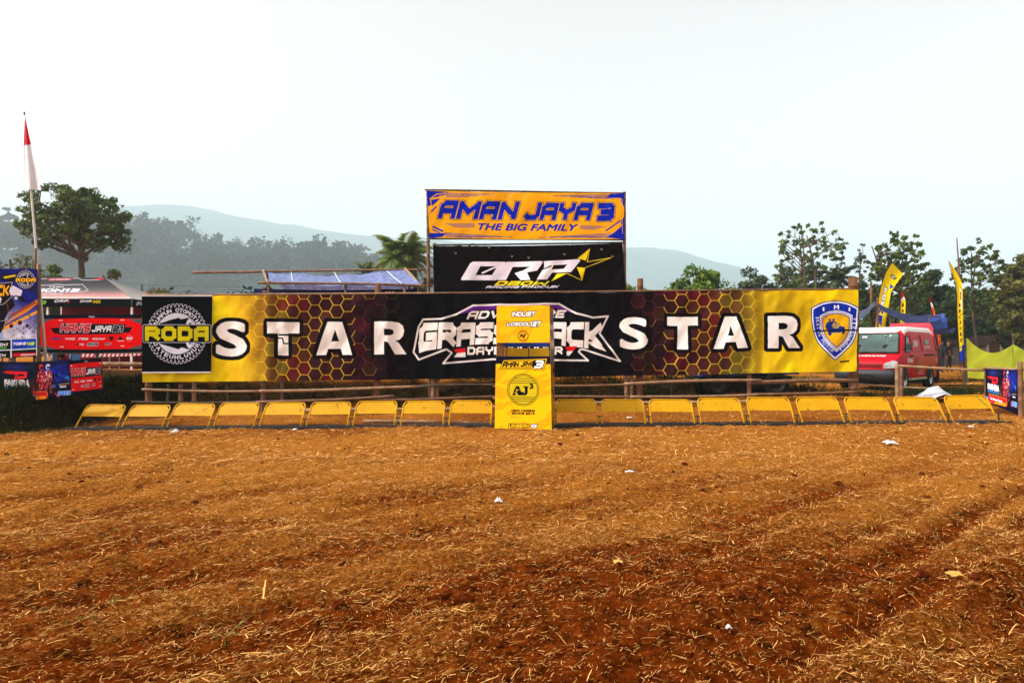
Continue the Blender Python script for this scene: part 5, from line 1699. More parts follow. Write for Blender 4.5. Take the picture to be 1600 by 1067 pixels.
zw0, zw1 = HB * (1 - (457 - 85) / 915), HB * (1 - (357 - 85) / 915)
M['booth_y'] = mat('booth_sheet_yellow', (.82, .50, .02), .35, .12, 2, .1, 20, .4, transl=.1)
M['booth_side'] = mat('booth_side_film', (.45, .24, .02), .18, .45, 3.5, .3, 9, .6, wear_or_reflection=((.03, .02, .01), 3, .52), transl=.12)  # dark blotches over the yellow film are painted-in reflections
M['navy'] = mat('navy_cloth', (.010, .014, .07), .7, .3, 3, .2, 12, .15, transl=.1)
M['blue_cloth'] = mat('blue_tarpaulin', (.02, .055, .36), .5, .25, 3, .3, 14, .25, transl=.15)
up = bslab(zw1, HB, -1, 1, 0, .02, 'upper_panel', M['booth_y'])
lo = bslab(.03, zw0, -1, 1, 0, .02, 'lower_panel', M['booth_y'])
for p_, z0, z1, im in ((up, zw1, HB, IMG_BUP), (lo, .03, zw0, IMG_BLO)):
    cloth('graphic', [bp_(-1, -.004, z1), bp_(1, -.004, z1), bp_(1, -.004, z0), bp_(-1, -.004, z0)], print_mat('booth_' + p_.name, im, rough=.5, spec=.06, transl=0, dirt=.06, bump=.15), 24, 40, .003, 7, folds=.008, parent=p_)
sd = bslab(.03, HB - .02, .98, 1, .03, DB, 'side_panel', M['booth_side'])
cw = MB()
for k, (za, zb) in enumerate(((2.22, 2.46), (1.9, 2.1), (1.35, 1.7))): cw.box(bp_(1.004, DB / 2, (za + zb) / 2), (.004, DB * .75, zb - za), rz=-TH)
cw.build('side_print', mat('side_print_dark', (.05, .035, .02), .3, .5, 12, 0, spec=.4, wear_or_reflection=((.5, .45, .35), 9, .6)), sd)
bslab(.03, HB - .02, -1, -.98, .03, DB, 'side_panel', M['booth_side'])
M['booth_back'] = mat('booth_back_sheet', (.85, .55, .02), .6, .1, 2, .1, 20, .1, transl=.65)
M['booth_blue'] = mat('booth_back_blue', (.03, .09, .55), .6, .1, 2, .1, 20, .1, transl=.65)
cloth('back_panel', [bp_(-.98, DB, zw1 - .09), bp_(.98, DB, zw1 - .09), bp_(.98, DB, .03), bp_(-.98, DB, .03)], M['booth_back'], 12, 20, .006, 31, .03, parent=booth)
cloth('back_panel', [bp_(-.98, DB + .004, zw1 + .08), bp_(.98, DB + .004, zw1 + .08), bp_(.98, DB + .004, zw1 - .085), bp_(-.98, DB + .004, zw1 - .085)], M['booth_blue'], 12, 6, .006, 32, parent=booth)
for u in (-.84, .965, .2):
    bslab(.02, HB - .03, u - (.10 if u < 0 else .02), u + (.10 if u < 0 else .02), .03, .075 if u < 0 else .05, 'frame_post', M['wood'] if u < 0 else M['black_steel'])
bslab(zw0 - .04, zw0 - .005, -.97, .97, .02, .09, 'sill', M['wood'])
for u in (-.62,): bslab(zw0, zw1, u - .018, u + .018, .03, .05, 'frame_post', M['black_steel'])

# ------------------------------------------------------------------ the row of start gates
GLX = [118, 190, 261, 334, 406, 479, 551.5, 626, 701.5, 869, 941.6, 1018, 1095.6, 1173.5, 1254.5, 1330, 1409.5, 1489.6]
GRX = [180.5, 252.5, 324.5, 396.5, 469.5, 542.4, 616, 691.8, 766.6, 933, 1008.6, 1085.6, 1163, 1241.8, 1320, 1399, 1479.5, 1558.6]
GLY_ = lambda px: 671.0 - (px - 118) / 1445 * 9.5
gate_y = lambda X: 15.35 - (X + 9.8) / 19.9 * 1.1


def gate_dir(): return Vector((19.9, -1.1, 0)).normalized()


def at_ground(px):
    Y = 14.8
    for _ in range(6):
        X = (px - CX) / F * Y
        Y = gate_y(X)
    return Vector((X, Y, 0))


GW, GLEN, TILT = .87, .66, R(38)


def make_gate(W):
    root = thing('start_gate', 'x', 'start gate')
    r = .0165
    back, upz = GLEN * math.sin(TILT), GLEN * math.cos(TILT)
    def q(u, t): return Vector((u * W / 2, t * back, .035 + t * upz))
    path = [q(-1, 0), q(-1, .5), q(-1, .78)]
    for k in range(1, 6):
        a = math.pi / 2 * k / 6
        path.append(q(-1 + .20 * (1 - math.cos(a)), .78 + .22 * math.sin(a)))
    path.append(q(-.8, 1))
    path.append(q(0, 1))
    path += [Vector((-p.x, p.y, p.z)) for p in reversed(path[:-1])]
    MB().tube(path, r, 8).build('frame', M['yellow'], root, True)
    # sheet with clipped corners, 4 mm steel welded between the tubes
    nrm = Vector((0, -math.cos(TILT), math.sin(TILT)))
    poly = [(-.975, .52), (.975, .52), (.975, .80), (.80, .955), (.76, .985), (-.76, .985), (-.80, .955), (-.975, .80)]
    MB().prism([q(u, t) + nrm * .002 for u, t in poly], None, nrm * -.005).build('panel', M['yellow'], root)
    for s in (-1, 1):
        f = MB()
        f.ball(q(s, 0) + Vector((0, 0, -.01)), (.03, .03, .03), 8, 6)
        f.build('foot', M['yellow'], root, True)
        MB().box(q(s, 0) + Vector((0, .045, .0)), (.05, .12, .03)).build('hinge', M['black_steel'], root)
    t = MB()
    t.bar((W / 2 + .065, .06, .0), (W / 2 + .065, .10, .22), .018, .018)
    t.bar((W / 2 + .01, .10, .222), (W / 2 + .12, .10, .222), .02, .02)
    t.build('trip_post', M['black_steel'], root)
    return root


proto = None
ordn = ['', 'second', 'third', 'fourth', 'fifth', 'sixth', 'seventh', 'eighth', 'ninth']
for i, (lx, rx) in enumerate(zip(GLX, GRX)):
    a, b = at_ground(lx), at_ground(rx)
    W = (b - a).length
    if proto is None:
        proto = make_gate(GW); g = proto
    else:
        g = copy_tree(proto)
    c = (a + b) / 2
    za, zb = gz(a.x, a.y + .1), gz(b.x, b.y + .1)
    g.location = (c.x, c.y, P((lx + rx) / 2, GLY_((lx + rx) / 2), c.y).z - .03)
    g.rotation_euler = (random.uniform(-.07, .07), random.uniform(-.012, .012) - math.atan2(zb - za, W) * .4, math.atan2(b.y - a.y, b.x - a.x) + random.uniform(-.008, .008))
    g.scale = (W / GW, 1, random.uniform(.97, 1.03) * (1.04 if i > 8 else 1.0))
    if i == 0: lb = 'leftmost yellow start gate, standing before the dark grassy mound'
    elif i < 8: lb = ordn[i] + ' yellow start gate from the left end of the row'
    elif i == 8: lb = 'yellow start gate standing right against the left side of the yellow booth'
    elif i == 9: lb = 'yellow start gate standing right against the right side of the yellow booth'
    elif i < 17: lb = ordn[i - 9] + ' yellow start gate to the right of the yellow booth'
    else: lb = 'rightmost yellow start gate, with a green scratch on its panel'
    g['label'] = lb; g['group'] = 'row of yellow start gates'
    if i == 17:
        sc = MB()
        nrm = Vector((0, -math.cos(TILT), math.sin(TILT)))
        q = lambda u, t: Vector((u * GW / 2, t * GLEN * math.sin(TILT), .035 + t * GLEN * math.cos(TILT))) + nrm * .006
        sc.add([q(.50, .95), q(.56, .95), q(.86, .60), q(.80, .60)], [(0, 1, 2, 3)])
        s_ = sc.build('scratch', mat('green_scratch', (.10, .13, .03), .6), None)
        s_.parent = g
rail = thing('gate_rail', 'long black steel base rails running along the foot of the start gates', 'rail', (0, 14.8, gz(0, 14.8)))
ends = [(100, 460), (455, 790), (780, 1180), (1175, 1578)]
for k, (a, b) in enumerate(ends):
    for dy, w, h, dz in ((-.03, .09, .075, .045), (.20, .08, .07, .05)):
        pa, pb = at_ground(a), at_ground(b)
        pa.z = P(a, GLY_(a), pa.y).z - .035 + dz; pb.z = P(b, GLY_(b), pb.y).z - .035 + dz
        pa.y += dy + .01 * (k % 2); pb.y += dy + .01 * (k % 2)
        MB().bar(pa, pb, w, h).build('rail_bar', M['black_steel'], rail, bevel=.004)
for px in range(110, 1570, 146):
    pa = at_ground(px); pa.z = P(px, GLY_(px), pa.y).z - .04
    MB().bar(pa + Vector((0, -.04, 0)), pa + Vector((0, .26, .012)), .04, .03).build('cross_plate', M['black_steel'], rail)

# ------------------------------------------------------------------ left side
YP = 15.9
cloth('event_poster', [P(-109, 418, YP), P(58.4, 420.5, YP), P(58, 556.3, YP), P(-109, 559, YP)], print_mat('event_poster_vinyl', IMG_POST, transl=.1, dirt=.03), 50, 40, .012, 9, .0, .04, .01, label='tall blue and white motocross event poster at the left edge of the photo', cat='poster')
pf = thing('bamboo_trestle', 'bamboo trestle behind the tall blue event poster', 'trestle', (P(60, 600, YP).x, YP + .06, gz(P(60, 0, YP).x, YP)))
for px, top, r_ in ((60.5, 413, .05), (-105, 410, .05)):
    a = P(px, top, YP + .06); b = a.copy(); b.z = gz(b.x, b.y) - .2
    MB().bamboo(b, a, r_, r_ * .9, .01).build('post', M['bamboo'], pf, True)
a = P(55.5, 388, YP + .14); b = a.copy(); b.z = gz(b.x, b.y) - .2
MB().bamboo(b, a, .035, .03, .01).build('post', M['bamboo'], pf, True)
MB().bamboo(P(-112, 421, YP + .05), P(66, 423, YP + .05), .022, .02, .0).build('cross_bar', M['bamboo_dark'], pf, True)
fl = thing('flagpole', 'slender white flagpole leaning left behind the tall event poster', 'flagpole', tuple(P(60, 600, YP + .25)[:2]) + (gz(P(60, 0, YP).x, YP + .25),))
top = P(38, 178, YP + .25); bot = P(58.5, 412, YP + .25); bot2 = bot + (bot - top) * .9; bot2.z = max(bot2.z, .4)
k_ = (bot.z - .4) / (top.z - bot.z); bot2 = bot + (bot - top) * k_
MB().tube([bot2, bot, bot.lerp(top, .5), top], [.034, .03, .022, .014], 8).build('pole', mat('white_painted_pole', (.62, .62, .60), .5, .15, 6), fl, True)
MB().ball(top, (.02, .02, .05), 6, 5).build('finial', M['black_steel'], fl, True)
# hanging flag: red over white, limp on the pole
u, v = np.meshgrid(np.linspace(0, 1, 15), np.linspace(0, 1, 41))
lft = np.array([(38.6, 190), (37.5, 215), (37, 240), (37.5, 265), (40, 295)]); rgt = np.array([(39.5, 184), (45.5, 212), (52, 240), (60, 272), (64.5, 298)])
def _pl(a, t): return np.stack([np.interp(t, np.linspace(0, 1, len(a)), a[:, 0]), np.interp(t, np.linspace(0, 1, len(a)), a[:, 1])], -1)
pts = []
for j in range(41):
    t = j / 40
    l, r = _pl(lft, np.array([t]))[0], _pl(rgt, np.array([t]))[0]
    for i in range(15):
        w = i / 14
        q = P(l[0] + (r[0] - l[0]) * w, l[1] + (r[1] - l[1]) * w, YP + .22 + .05 * math.sin(w * 9 + t * 2) * (t + .15) - .06 * w)
        pts.append(q)
ii = np.arange(15 * 41).reshape(41, 15)
f = np.stack([ii[:-1, :-1], ii[1:, :-1], ii[1:, 1:], ii[:-1, 1:]], -1).reshape(-1, 4)
me = np_mesh('flag', np.array(pts), f, True)
M['flag_red'] = mat('flag_red_cloth', (.60, .015, .03), .8, .1, 4, transl=.35); M['flag_white'] = mat('flag_white_cloth', (.80, .80, .84), .8, .05, 4, transl=.35)
me.materials.append(M['flag_red']); me.materials.append(M['flag_white'])
for p_ in me.polygons: p_.material_index = 0 if p_.index // 14 < 15 - (p_.index % 14) * .05 else 1
o = link('flag', me); tagit(o, 'limp red and white flag hanging at the top of the leaning white flagpole', 'flag')
# striped shade: red tail seen through a fold of the flag
cloth('red_banner', [P(59, 491.8, 17.6), P(221.6, 491.4, 17.6), P(221.8, 550, 17.6), P(59.5, 550.6, 17.6)], print_mat('red_banner_vinyl', IMG_HAN, transl=.12, dirt=.0, bump=.1), 50, 20, .01, 12, .0, .02, label='wide red team banner with black borders below the canopy tent', cat='banner')
MB().bamboo(P(58, 551.5, 17.64), P(222, 551, 17.64), .022, .02, 0).build('banner_pole', M['steel'], None, True)
tagit(bpy.data.objects['banner_pole'], 'thin pale pole along the lower edge of the wide red banner', 'pole')
rf = thing('banner_post', 'short brown bamboo post under the left end of the wide red banner', 'post', tuple(P(64, 0, 17.7)[:2]) + (gz(P(64, 0, 17.7).x, 17.7),))
MB().bamboo(Vector((rf.location.x, 17.7, rf.location.z - .2)), P(64, 492, 17.7), .055, .05, .01).build('culm', M['bamboo'], rf, True)
rf2 = thing('banner_post', 'brown post under the middle of the wide red banner above the dark one', 'post', tuple(P(154, 0, 17.7)[:2]) + (gz(P(154, 0, 17.7).x, 17.7),))
MB().bamboo(Vector((rf2.location.x, 17.7, rf2.location.z - .2)), P(154, 500, 17.7), .045, .04, .01).build('culm', M['bamboo'], rf2, True)
cloth('night_banner', [P(-24, 563, 15.25), P(111, 561, 15.35), P(113, 618, 15.35), P(-24, 629, 15.25)], print_mat('night_banner_vinyl', IMG_FAK, transl=.08, dirt=.02), 44, 18, .02, 14, .05, .03, .05, label='dark blue banner with white lettering and riders draped over the grassy mound', cat='banner')
cloth('red_tail_banner', [P(109, 563.5, 15.30), P(158.5, 559, 15.5), P(159, 613, 15.5), P(112, 618.5, 15.30)], print_mat('red_tail_vinyl', IMG_HAN2, transl=.08, dirt=.02), 26, 18, .03, 16, .0, .0, .08, label='small creased red banner at the right end of the dark blue banner', cat='banner')
for k, px in enumerate((3, 158)):
    st = MB().bamboo(P(px, 640 if k == 0 else 612, 15.56), P(px, 556, 15.56), .025, .022, .01).build('banner_stake', M['bamboo_dark'], None, True)
    tagit(st, ['dark stake holding the left part of the dark blue banner on the mound', 'dark stake at the right edge of the small creased red banner'][k], 'stake')

# canopy tent
YT = 21.0
tent = thing('canopy_tent', 'grey black canopy tent with white lettering on its sloping roof', 'tent', (P(110, 0, 22.5).x, 22.5, gz(P(110, 0, 22.5).x, 22.5)))
eFL, eFR = P(-11, 466.5, YT), P(206, 466.8, YT)
rL, rR = P(-11, 432.5, 22.6), P(163.5, 434, 22.6)
eBR, eBL = Vector((eFR.x, 24.2, eFR.z)), Vector((eFL.x, 24.2, eFL.z))
def slope(name, c4, m_, img=None, sag=.13):
    TL, TR, BR, BL = c4
    return cloth(name, c4, m_, 24, 14, .01, 3, parent=tent, folds=.02)
fr = cloth('roof_front', [rL, rR, eFR, eFL], print_mat('canopy_roof_cloth', IMG_ROOF, rough=.5, spec=.08, transl=.05, dirt=.0, bump=.1), 30, 16, .012, 3, parent=tent)
M['canopy_white'] = mat('canopy_pale_cloth', (.34, .335, .32), .6, .06, 2, .15, 10, .1, transl=.15)
n_ = 12
mb = MB()
vs = []
for j in range(n_ + 1):
    t = j / n_
    a, b = rR.lerp(eFR, t), rR.lerp(eBR, t)
    sag = .16 * math.sin(math.pi * t)
    for i in range(n_ + 1):
        p_ = a.lerp(b, i / n_); p_.z -= sag * math.sin(math.pi * i / n_) ** .5 * .9
        vs.append(p_)
mb.add(vs, [(j * (n_ + 1) + i, j * (n_ + 1) + i + 1, (j + 1) * (n_ + 1) + i + 1, (j + 1) * (n_ + 1) + i) for j in range(n_) for i in range(n_)])
mb.build('roof_side', M['canopy_white'], tent, True)
MB().add([rL, rR, eBR, eBL], [(0, 1, 2, 3)]).build('roof_back', M['canopy_white'], tent)
vh = Vector((0, 0, P(0, 467, YT).z - P(0, 480, YT).z))
cloth('valance', [eFL + Vector((0, -.01, 0)), eFR + Vector((0, -.01, 0)), eFR + Vector((0, -.01, 0)) - vh, eFL + Vector((0, -.01, 0)) - vh], print_mat('canopy_valance_cloth', IMG_VAL, transl=.05, dirt=0), 30, 4, .008, 4, parent=tent)
cloth('valance', [eFR + Vector((.01, 0, 0)), eBR + Vector((.01, 0, 0)), eBR + Vector((.01, 0, 0)) - vh, eFR + Vector((.01, 0, 0)) - vh], print_mat('canopy_side_cloth', IMG_VAL2, transl=.05, dirt=0), 20, 4, .008, 5, parent=tent)
for p_ in (eFR, P(74.5, 466.5, YT), eBR, eBL):
    q = Vector((p_.x - .02, p_.y + .04, gz(p_.x, p_.y)))
    MB().bar(q, Vector((q.x, q.y, p_.z - .02)), .05, .05).build('leg', M['white'], tent)
M['dark_red'] = mat('dark_red_cloth', (.16, .008, .012), .7, .4, 1.5, .3, 8, .15, transl=.15)
MB().box(((eFL.x + eFR.x) / 2, 24.15, tent.location.z + 1.2), (eFR.x - eFL.x - .1, .03, 2.2)).build('back_wall', M['dark_red'], tent)
MB().box((eFR.x - .03, 23.0, tent.location.z + .5), (.03, 2.1, 1.0)).build('side_wall', M['dark_red'], tent)
# crate and gear under the tent
tb = thing('folding_table', 'folding table with a dark cloth under the canopy tent', 'table', (eFR.x - 2.6, 23.2, gz(eFR.x - 2.6, 23.2)))
z_ = tb.location.z
MB().box((eFR.x - 2.6, 23.2, z_ + .74), (1.8, .7, .04)).build('tabletop', M['black_steel'], tb)
for sx in (-.8, .8):
    for sy in (-.28, .28): MB().bar((eFR.x - 2.6 + sx, 23.2 + sy, z_), (eFR.x - 2.6 + sx, 23.2 + sy, z_ + .72), .03, .03).build('leg', M['steel'], tb)

# blue plastic chair and helmet half hidden between the banners
M['chair_blue'] = mat('blue_plastic', (.03, .10, .24), .45, .1, 3, .1, 20, .4)
cxy = P(104, 560, 18.3)
ch = thing('plastic_chair', 'blue plastic chair half hidden behind the dark blue banner', 'chair', (cxy.x, cxy.y, gz(cxy.x, cxy.y)))
bz = ch.location.z
MB().box((cxy.x, cxy.y, bz + .44), (.46, .44, .03)).build('seat', M['chair_blue'], ch, bevel=.01)
for sx in (-1, 1):
    MB().tube([(cxy.x + sx * .24, cxy.y - .2, bz), (cxy.x + sx * .22, cxy.y - .19, bz + .44), (cxy.x + sx * .25, cxy.y - .2, bz + .64)], .03, 6).build('leg', M['chair_blue'], ch, True)
    MB().tube([(cxy.x + sx * .25, cxy.y + .24, bz), (cxy.x + sx * .21, cxy.y + .2, bz + .44)], .03, 6).build('leg', M['chair_blue'], ch, True)
    MB().bar((cxy.x + sx * .25, cxy.y - .2, bz + .65), (cxy.x + sx * .24, cxy.y + .22, bz + .66), .05, .03).build('armrest', M['chair_blue'], ch, bevel=.008)
MB().prism([(cxy.x - .24, cxy.y + .21, bz + .46), (cxy.x + .24, cxy.y + .21, bz + .46), (cxy.x + .21, cxy.y + .27, bz + .86), (cxy.x - .21, cxy.y + .27, bz + .86)], None, (0, .025, 0)).build('backrest', M['chair_blue'], ch, bevel=.008)
hl = thing('helmet', 'glossy red helmet resting on the blue plastic chair', 'helmet', (cxy.x - .06, cxy.y, bz + .455))
hc = Vector((cxy.x - .06, cxy.y, bz + .60))
MB().ball(hc, (.13, .16, .145), 14, 10).build('shell', mat('red_helmet_paint', (.45, .01, .015), .25, .05, 3, spec=.5, coat=.4), hl, True)
MB().box(hc + Vector((0, -.13, .02)), (.19, .07, .09)).build('visor', M['rubber'], hl, bevel=.02)
MB().prism([hc + Vector((-.1, -.12, .09)), hc + Vector((.1, -.12, .09)), hc + Vector((.07, -.27, .11)), hc + Vector((-.07, -.27, .11))], None, (0, 0, .012)).build('peak', M['flag_red'], hl)
# striped barrier tape, log, board and pale slab left of the START banner
tp = MB()
a, b = P(126, 552.5, 20.6), P(240, 549, 20.6)
nn = 34
m_tape = []
vs, fs = [], []
for k in range(nn + 1):
    p_ = a.lerp(b, k / nn); p_.z -= .02 * math.sin(math.pi * k / nn)
    vs += [p_, p_ - Vector((0.03, .01, .10))]
me = bpy.data.meshes.new('barrier_tape'); me.from_pydata([tuple(v) for v in vs], [], [(2 * k, 2 * k + 1, 2 * k + 3, 2 * k + 2) for k in range(nn)])
me.materials.append(M['flag_red']); me.materials.append(M['flag_white'])
for p_ in me.polygons: p_.material_index = p_.index % 2
tagit(link('barrier_tape', me), 'red and white striped barrier tape strung under the wide red banner', 'tape')
lg = MB().bamboo(P(120, 569, 20.0), P(262, 571, 20.4), .07, .06, .03).build('timber_log', M['bamboo_pale'], None, True)
tagit(lg, 'pale round log lying on the bank left of the start banner', 'log')
bd = MB().prism([P(135, 577, 18.9), P(262, 579, 19.2), P(262, 598, 19.2), P(135, 586, 18.9)], None, (0, .05, 0)).build('wooden_board', M['wood'], None, bevel=.006)
tagit(bd, 'brown board standing on edge below the pale log', 'board')
sl = MB().prism([P(140, 586.5, 18.6), P(258, 597, 18.7), P(258, 618, 18.7), P(140, 600, 18.6)], None, (0, .08, 0)).build('pale_slab', mat('pale_dusty_timber', (.40, .30, .17), .85, .3, 4, .4, 30, .1), None, bevel=.01)
tagit(sl, 'pale dusty slab leaning below the brown board on the bank', 'slab')

# ------------------------------------------------------------------ blue shelter
YE, YR = 20.8, 23.6
sh = thing('tarp_shelter', 'bamboo shelter with a blue tarpaulin roof behind the start banner', 'shelter', (P(535, 0, 22).x, 22, gz(P(535, 0, 22).x, 22)))
rc = [P(418, 424.5, YR), P(634, 421, YR), P(655, 444, YE), P(421, 441, YE)]
M['tarp_roof'] = mat('woven_blue_tarp', (.07, .12, .42), .45, .35, 7, .6, 26, .3, col2=(.26, .33, .60), transl=.25, vec=(1, 1, 3))  # woven tarp mottled with a paler blue
cloth('roof_tarp', rc, M['tarp_roof'], 60, 16, .05, 22, .16, .10, .10, parent=sh)
rear = [Vector((c.x, YR + 2.6, c.z - .7)) for c in (rc[0], rc[1])]
cloth('roof_tarp', [rear[0], rear[1], rc[1], rc[0]], M['tarp_roof'], 30, 8, .03, 23, .0, .16, .05, parent=sh)
cloth('rear_curtain', [Vector((rc[0].x, YE + 1.6, rc[3].z - .05)), Vector((rc[1].x + .6, YE + 1.6, rc[3].z - .05)), Vector((rc[1].x + .6, YE + 1.6, sh.location.z + .1)), Vector((rc[0].x, YE + 1.6, sh.location.z + .1))], M['navy'], 40, 10, .06, 25, .05, 0, .1, parent=sh)
MB().bamboo(P(300, 426, YR), P(664, 421.5, YR), .045, .035, .02).build('ridge_pole', M['bamboo'], sh, True)
MB().bamboo(P(403, 442, YE + .02), P(676, 447, YE + .02), .04, .036, .04).build('eave_pole', M['bamboo'], sh, True)
for a, b in (((411, 423), (420, 445)), ((633, 420), (657, 447))): MB().bamboo(P(*a, YR), P(*b, YE - .03), .045, .04, .02).build('rafter', M['bamboo_pale'], sh, True)
for px, Y, m_ in ((420, YE, 'bamboo_dark'), (632, YE, 'bamboo'), (654, YE, 'bamboo_dark'), (540, YE, 'bamboo_dark'), (418, YR, 'bamboo_dark'), (640, YR, 'bamboo_dark')):
    a = P(px, 446 if Y == YE else 424, Y + .05); MB().bamboo(Vector((a.x, a.y, gz(a.x, a.y) - .1)), a, .045, .04, .02).build('post', M[m_], sh, True)
for a, b in (((455, 425), (458, 446)), ((522, 425), (537, 448)), ((604, 423), (628, 443))): MB().tube([P(*a, YR - .02) + Vector((0, 0, .0)), P((a[0] + b[0]) / 2, (a[1] + b[1]) / 2 + 1.0, (YE + YR) / 2 - .25), P(*b, YE - .08)], .012, 5).build('rope', M['white'], sh, True)
for yy in (450, 456): MB().bamboo(P(411, yy, YE + .1), P(424, yy + .5, YE + .1), .03, .03, 0).build('stub', M['bamboo'], sh, True)
cloth('small_sign', [P(594, 452, YE + .3), P(622, 452, YE + .3), P(622, 468, YE + .3), P(594, 468, YE + .3)], print_mat('small_sign_vinyl', IMG_RDT, dirt=0), 10, 6, .005, 2, label='small black sign with white letters under the right part of the blue shelter', cat='sign')

# two thin wires across the wooded slope
for k, (ya, yb) in enumerate(((428, 424), (438, 433))):
    a, b = P(-150, ya - 12, 95), P(780, yb + 10, 110)
    w = MB().tube([a.lerp(b, t / 12) - Vector((0, 0, 2.2 * math.sin(math.pi * t / 12))) for t in range(13)], .02, 4).build('power_line', M['rubber'], None)
    tagit(w, ['upper thin power line across the hazy wooded slope', 'lower thin power line across the hazy wooded slope'][k], 'power line')
# ------------------------------------------------------------------ right side: vans, truck
M['van_red'] = mat('red_van_paint', (.46, .004, .012), .38, .08, 2, 0, spec=.06)
M['van_white'] = mat('white_van_roof', (.78, .78, .75), .35, .05, 2, 0, spec=.5)
M['dark_plastic'] = mat('dark_bumper_plastic', (.018, .020, .024), .55, .2, 4, .1, 40, .3)
M['lamp'] = mat('headlamp_glass', (.26, .28, .29), .15, .4, 6, 0, spec=.6)
M['amber'] = mat('amber_lamp', (.6, .2, .02), .2, .1, 6)
m, nt, out = nodes_of('tinted_glass')
b = nt.nodes.new('ShaderNodeBsdfPrincipled')
b.inputs['Base Color'].default_value = (.02, .035, .035, 1); b.inputs['Roughness'].default_value = .05; b.inputs['Specular IOR Level'].default_value = .6; b.inputs['Alpha'].default_value = .55
nt.links.new(b.outputs[0], out.inputs['Surface'])
M['glass'] = m


def wheel(name, c, axis, r, w, parent, rz, rim='steel'):
    """axis: unit vector of the axle pointing outwards"""
    c, ax = Vector(c), Vector(axis).normalized()
    mb = MB(); n = 24
    u = Vector((0, 0, 1)); v = ax.cross(u)
    prof = [(r * .62, -w / 2), (r * .93, -w / 2), (r, -w * .38), (r, w * .38), (r * .93, w / 2), (r * .62, w / 2)]
    vs = [c + (u * math.cos(2 * math.pi * k / n) + v * math.sin(2 * math.pi * k / n)) * q[0] + ax * q[1] for k in range(n) for q in prof]
    m_ = len(prof)
    mb.add(vs, [(k * m_ + i, k * m_ + i + 1, ((k + 1) % n) * m_ + i + 1, ((k + 1) % n) * m_ + i) for k in range(n) for i in range(m_ - 1)])
    t = mb.build(name, M['rubber'], parent, True)
    rb = MB()
    pr = [(0.001, w * .30), (r * .16, w * .34), (r * .2, w * .22), (r * .45, w * .18), (r * .56, w * .38), (r * .64, w * .42)]
    vs = [c + (u * math.cos(2 * math.pi * k / n) + v * math.sin(2 * math.pi * k / n)) * q[0] + ax * q[1] for k in range(n) for q in pr]
    m_ = len(pr)
    rb.add(vs, [(k * m_ + i, k * m_ + i + 1, ((k + 1) % n) * m_ + i + 1, ((k + 1) % n) * m_ + i) for k in range(n) for i in range(m_ - 1)])
    rb.build('rim', M[rim], t, True)
    return t


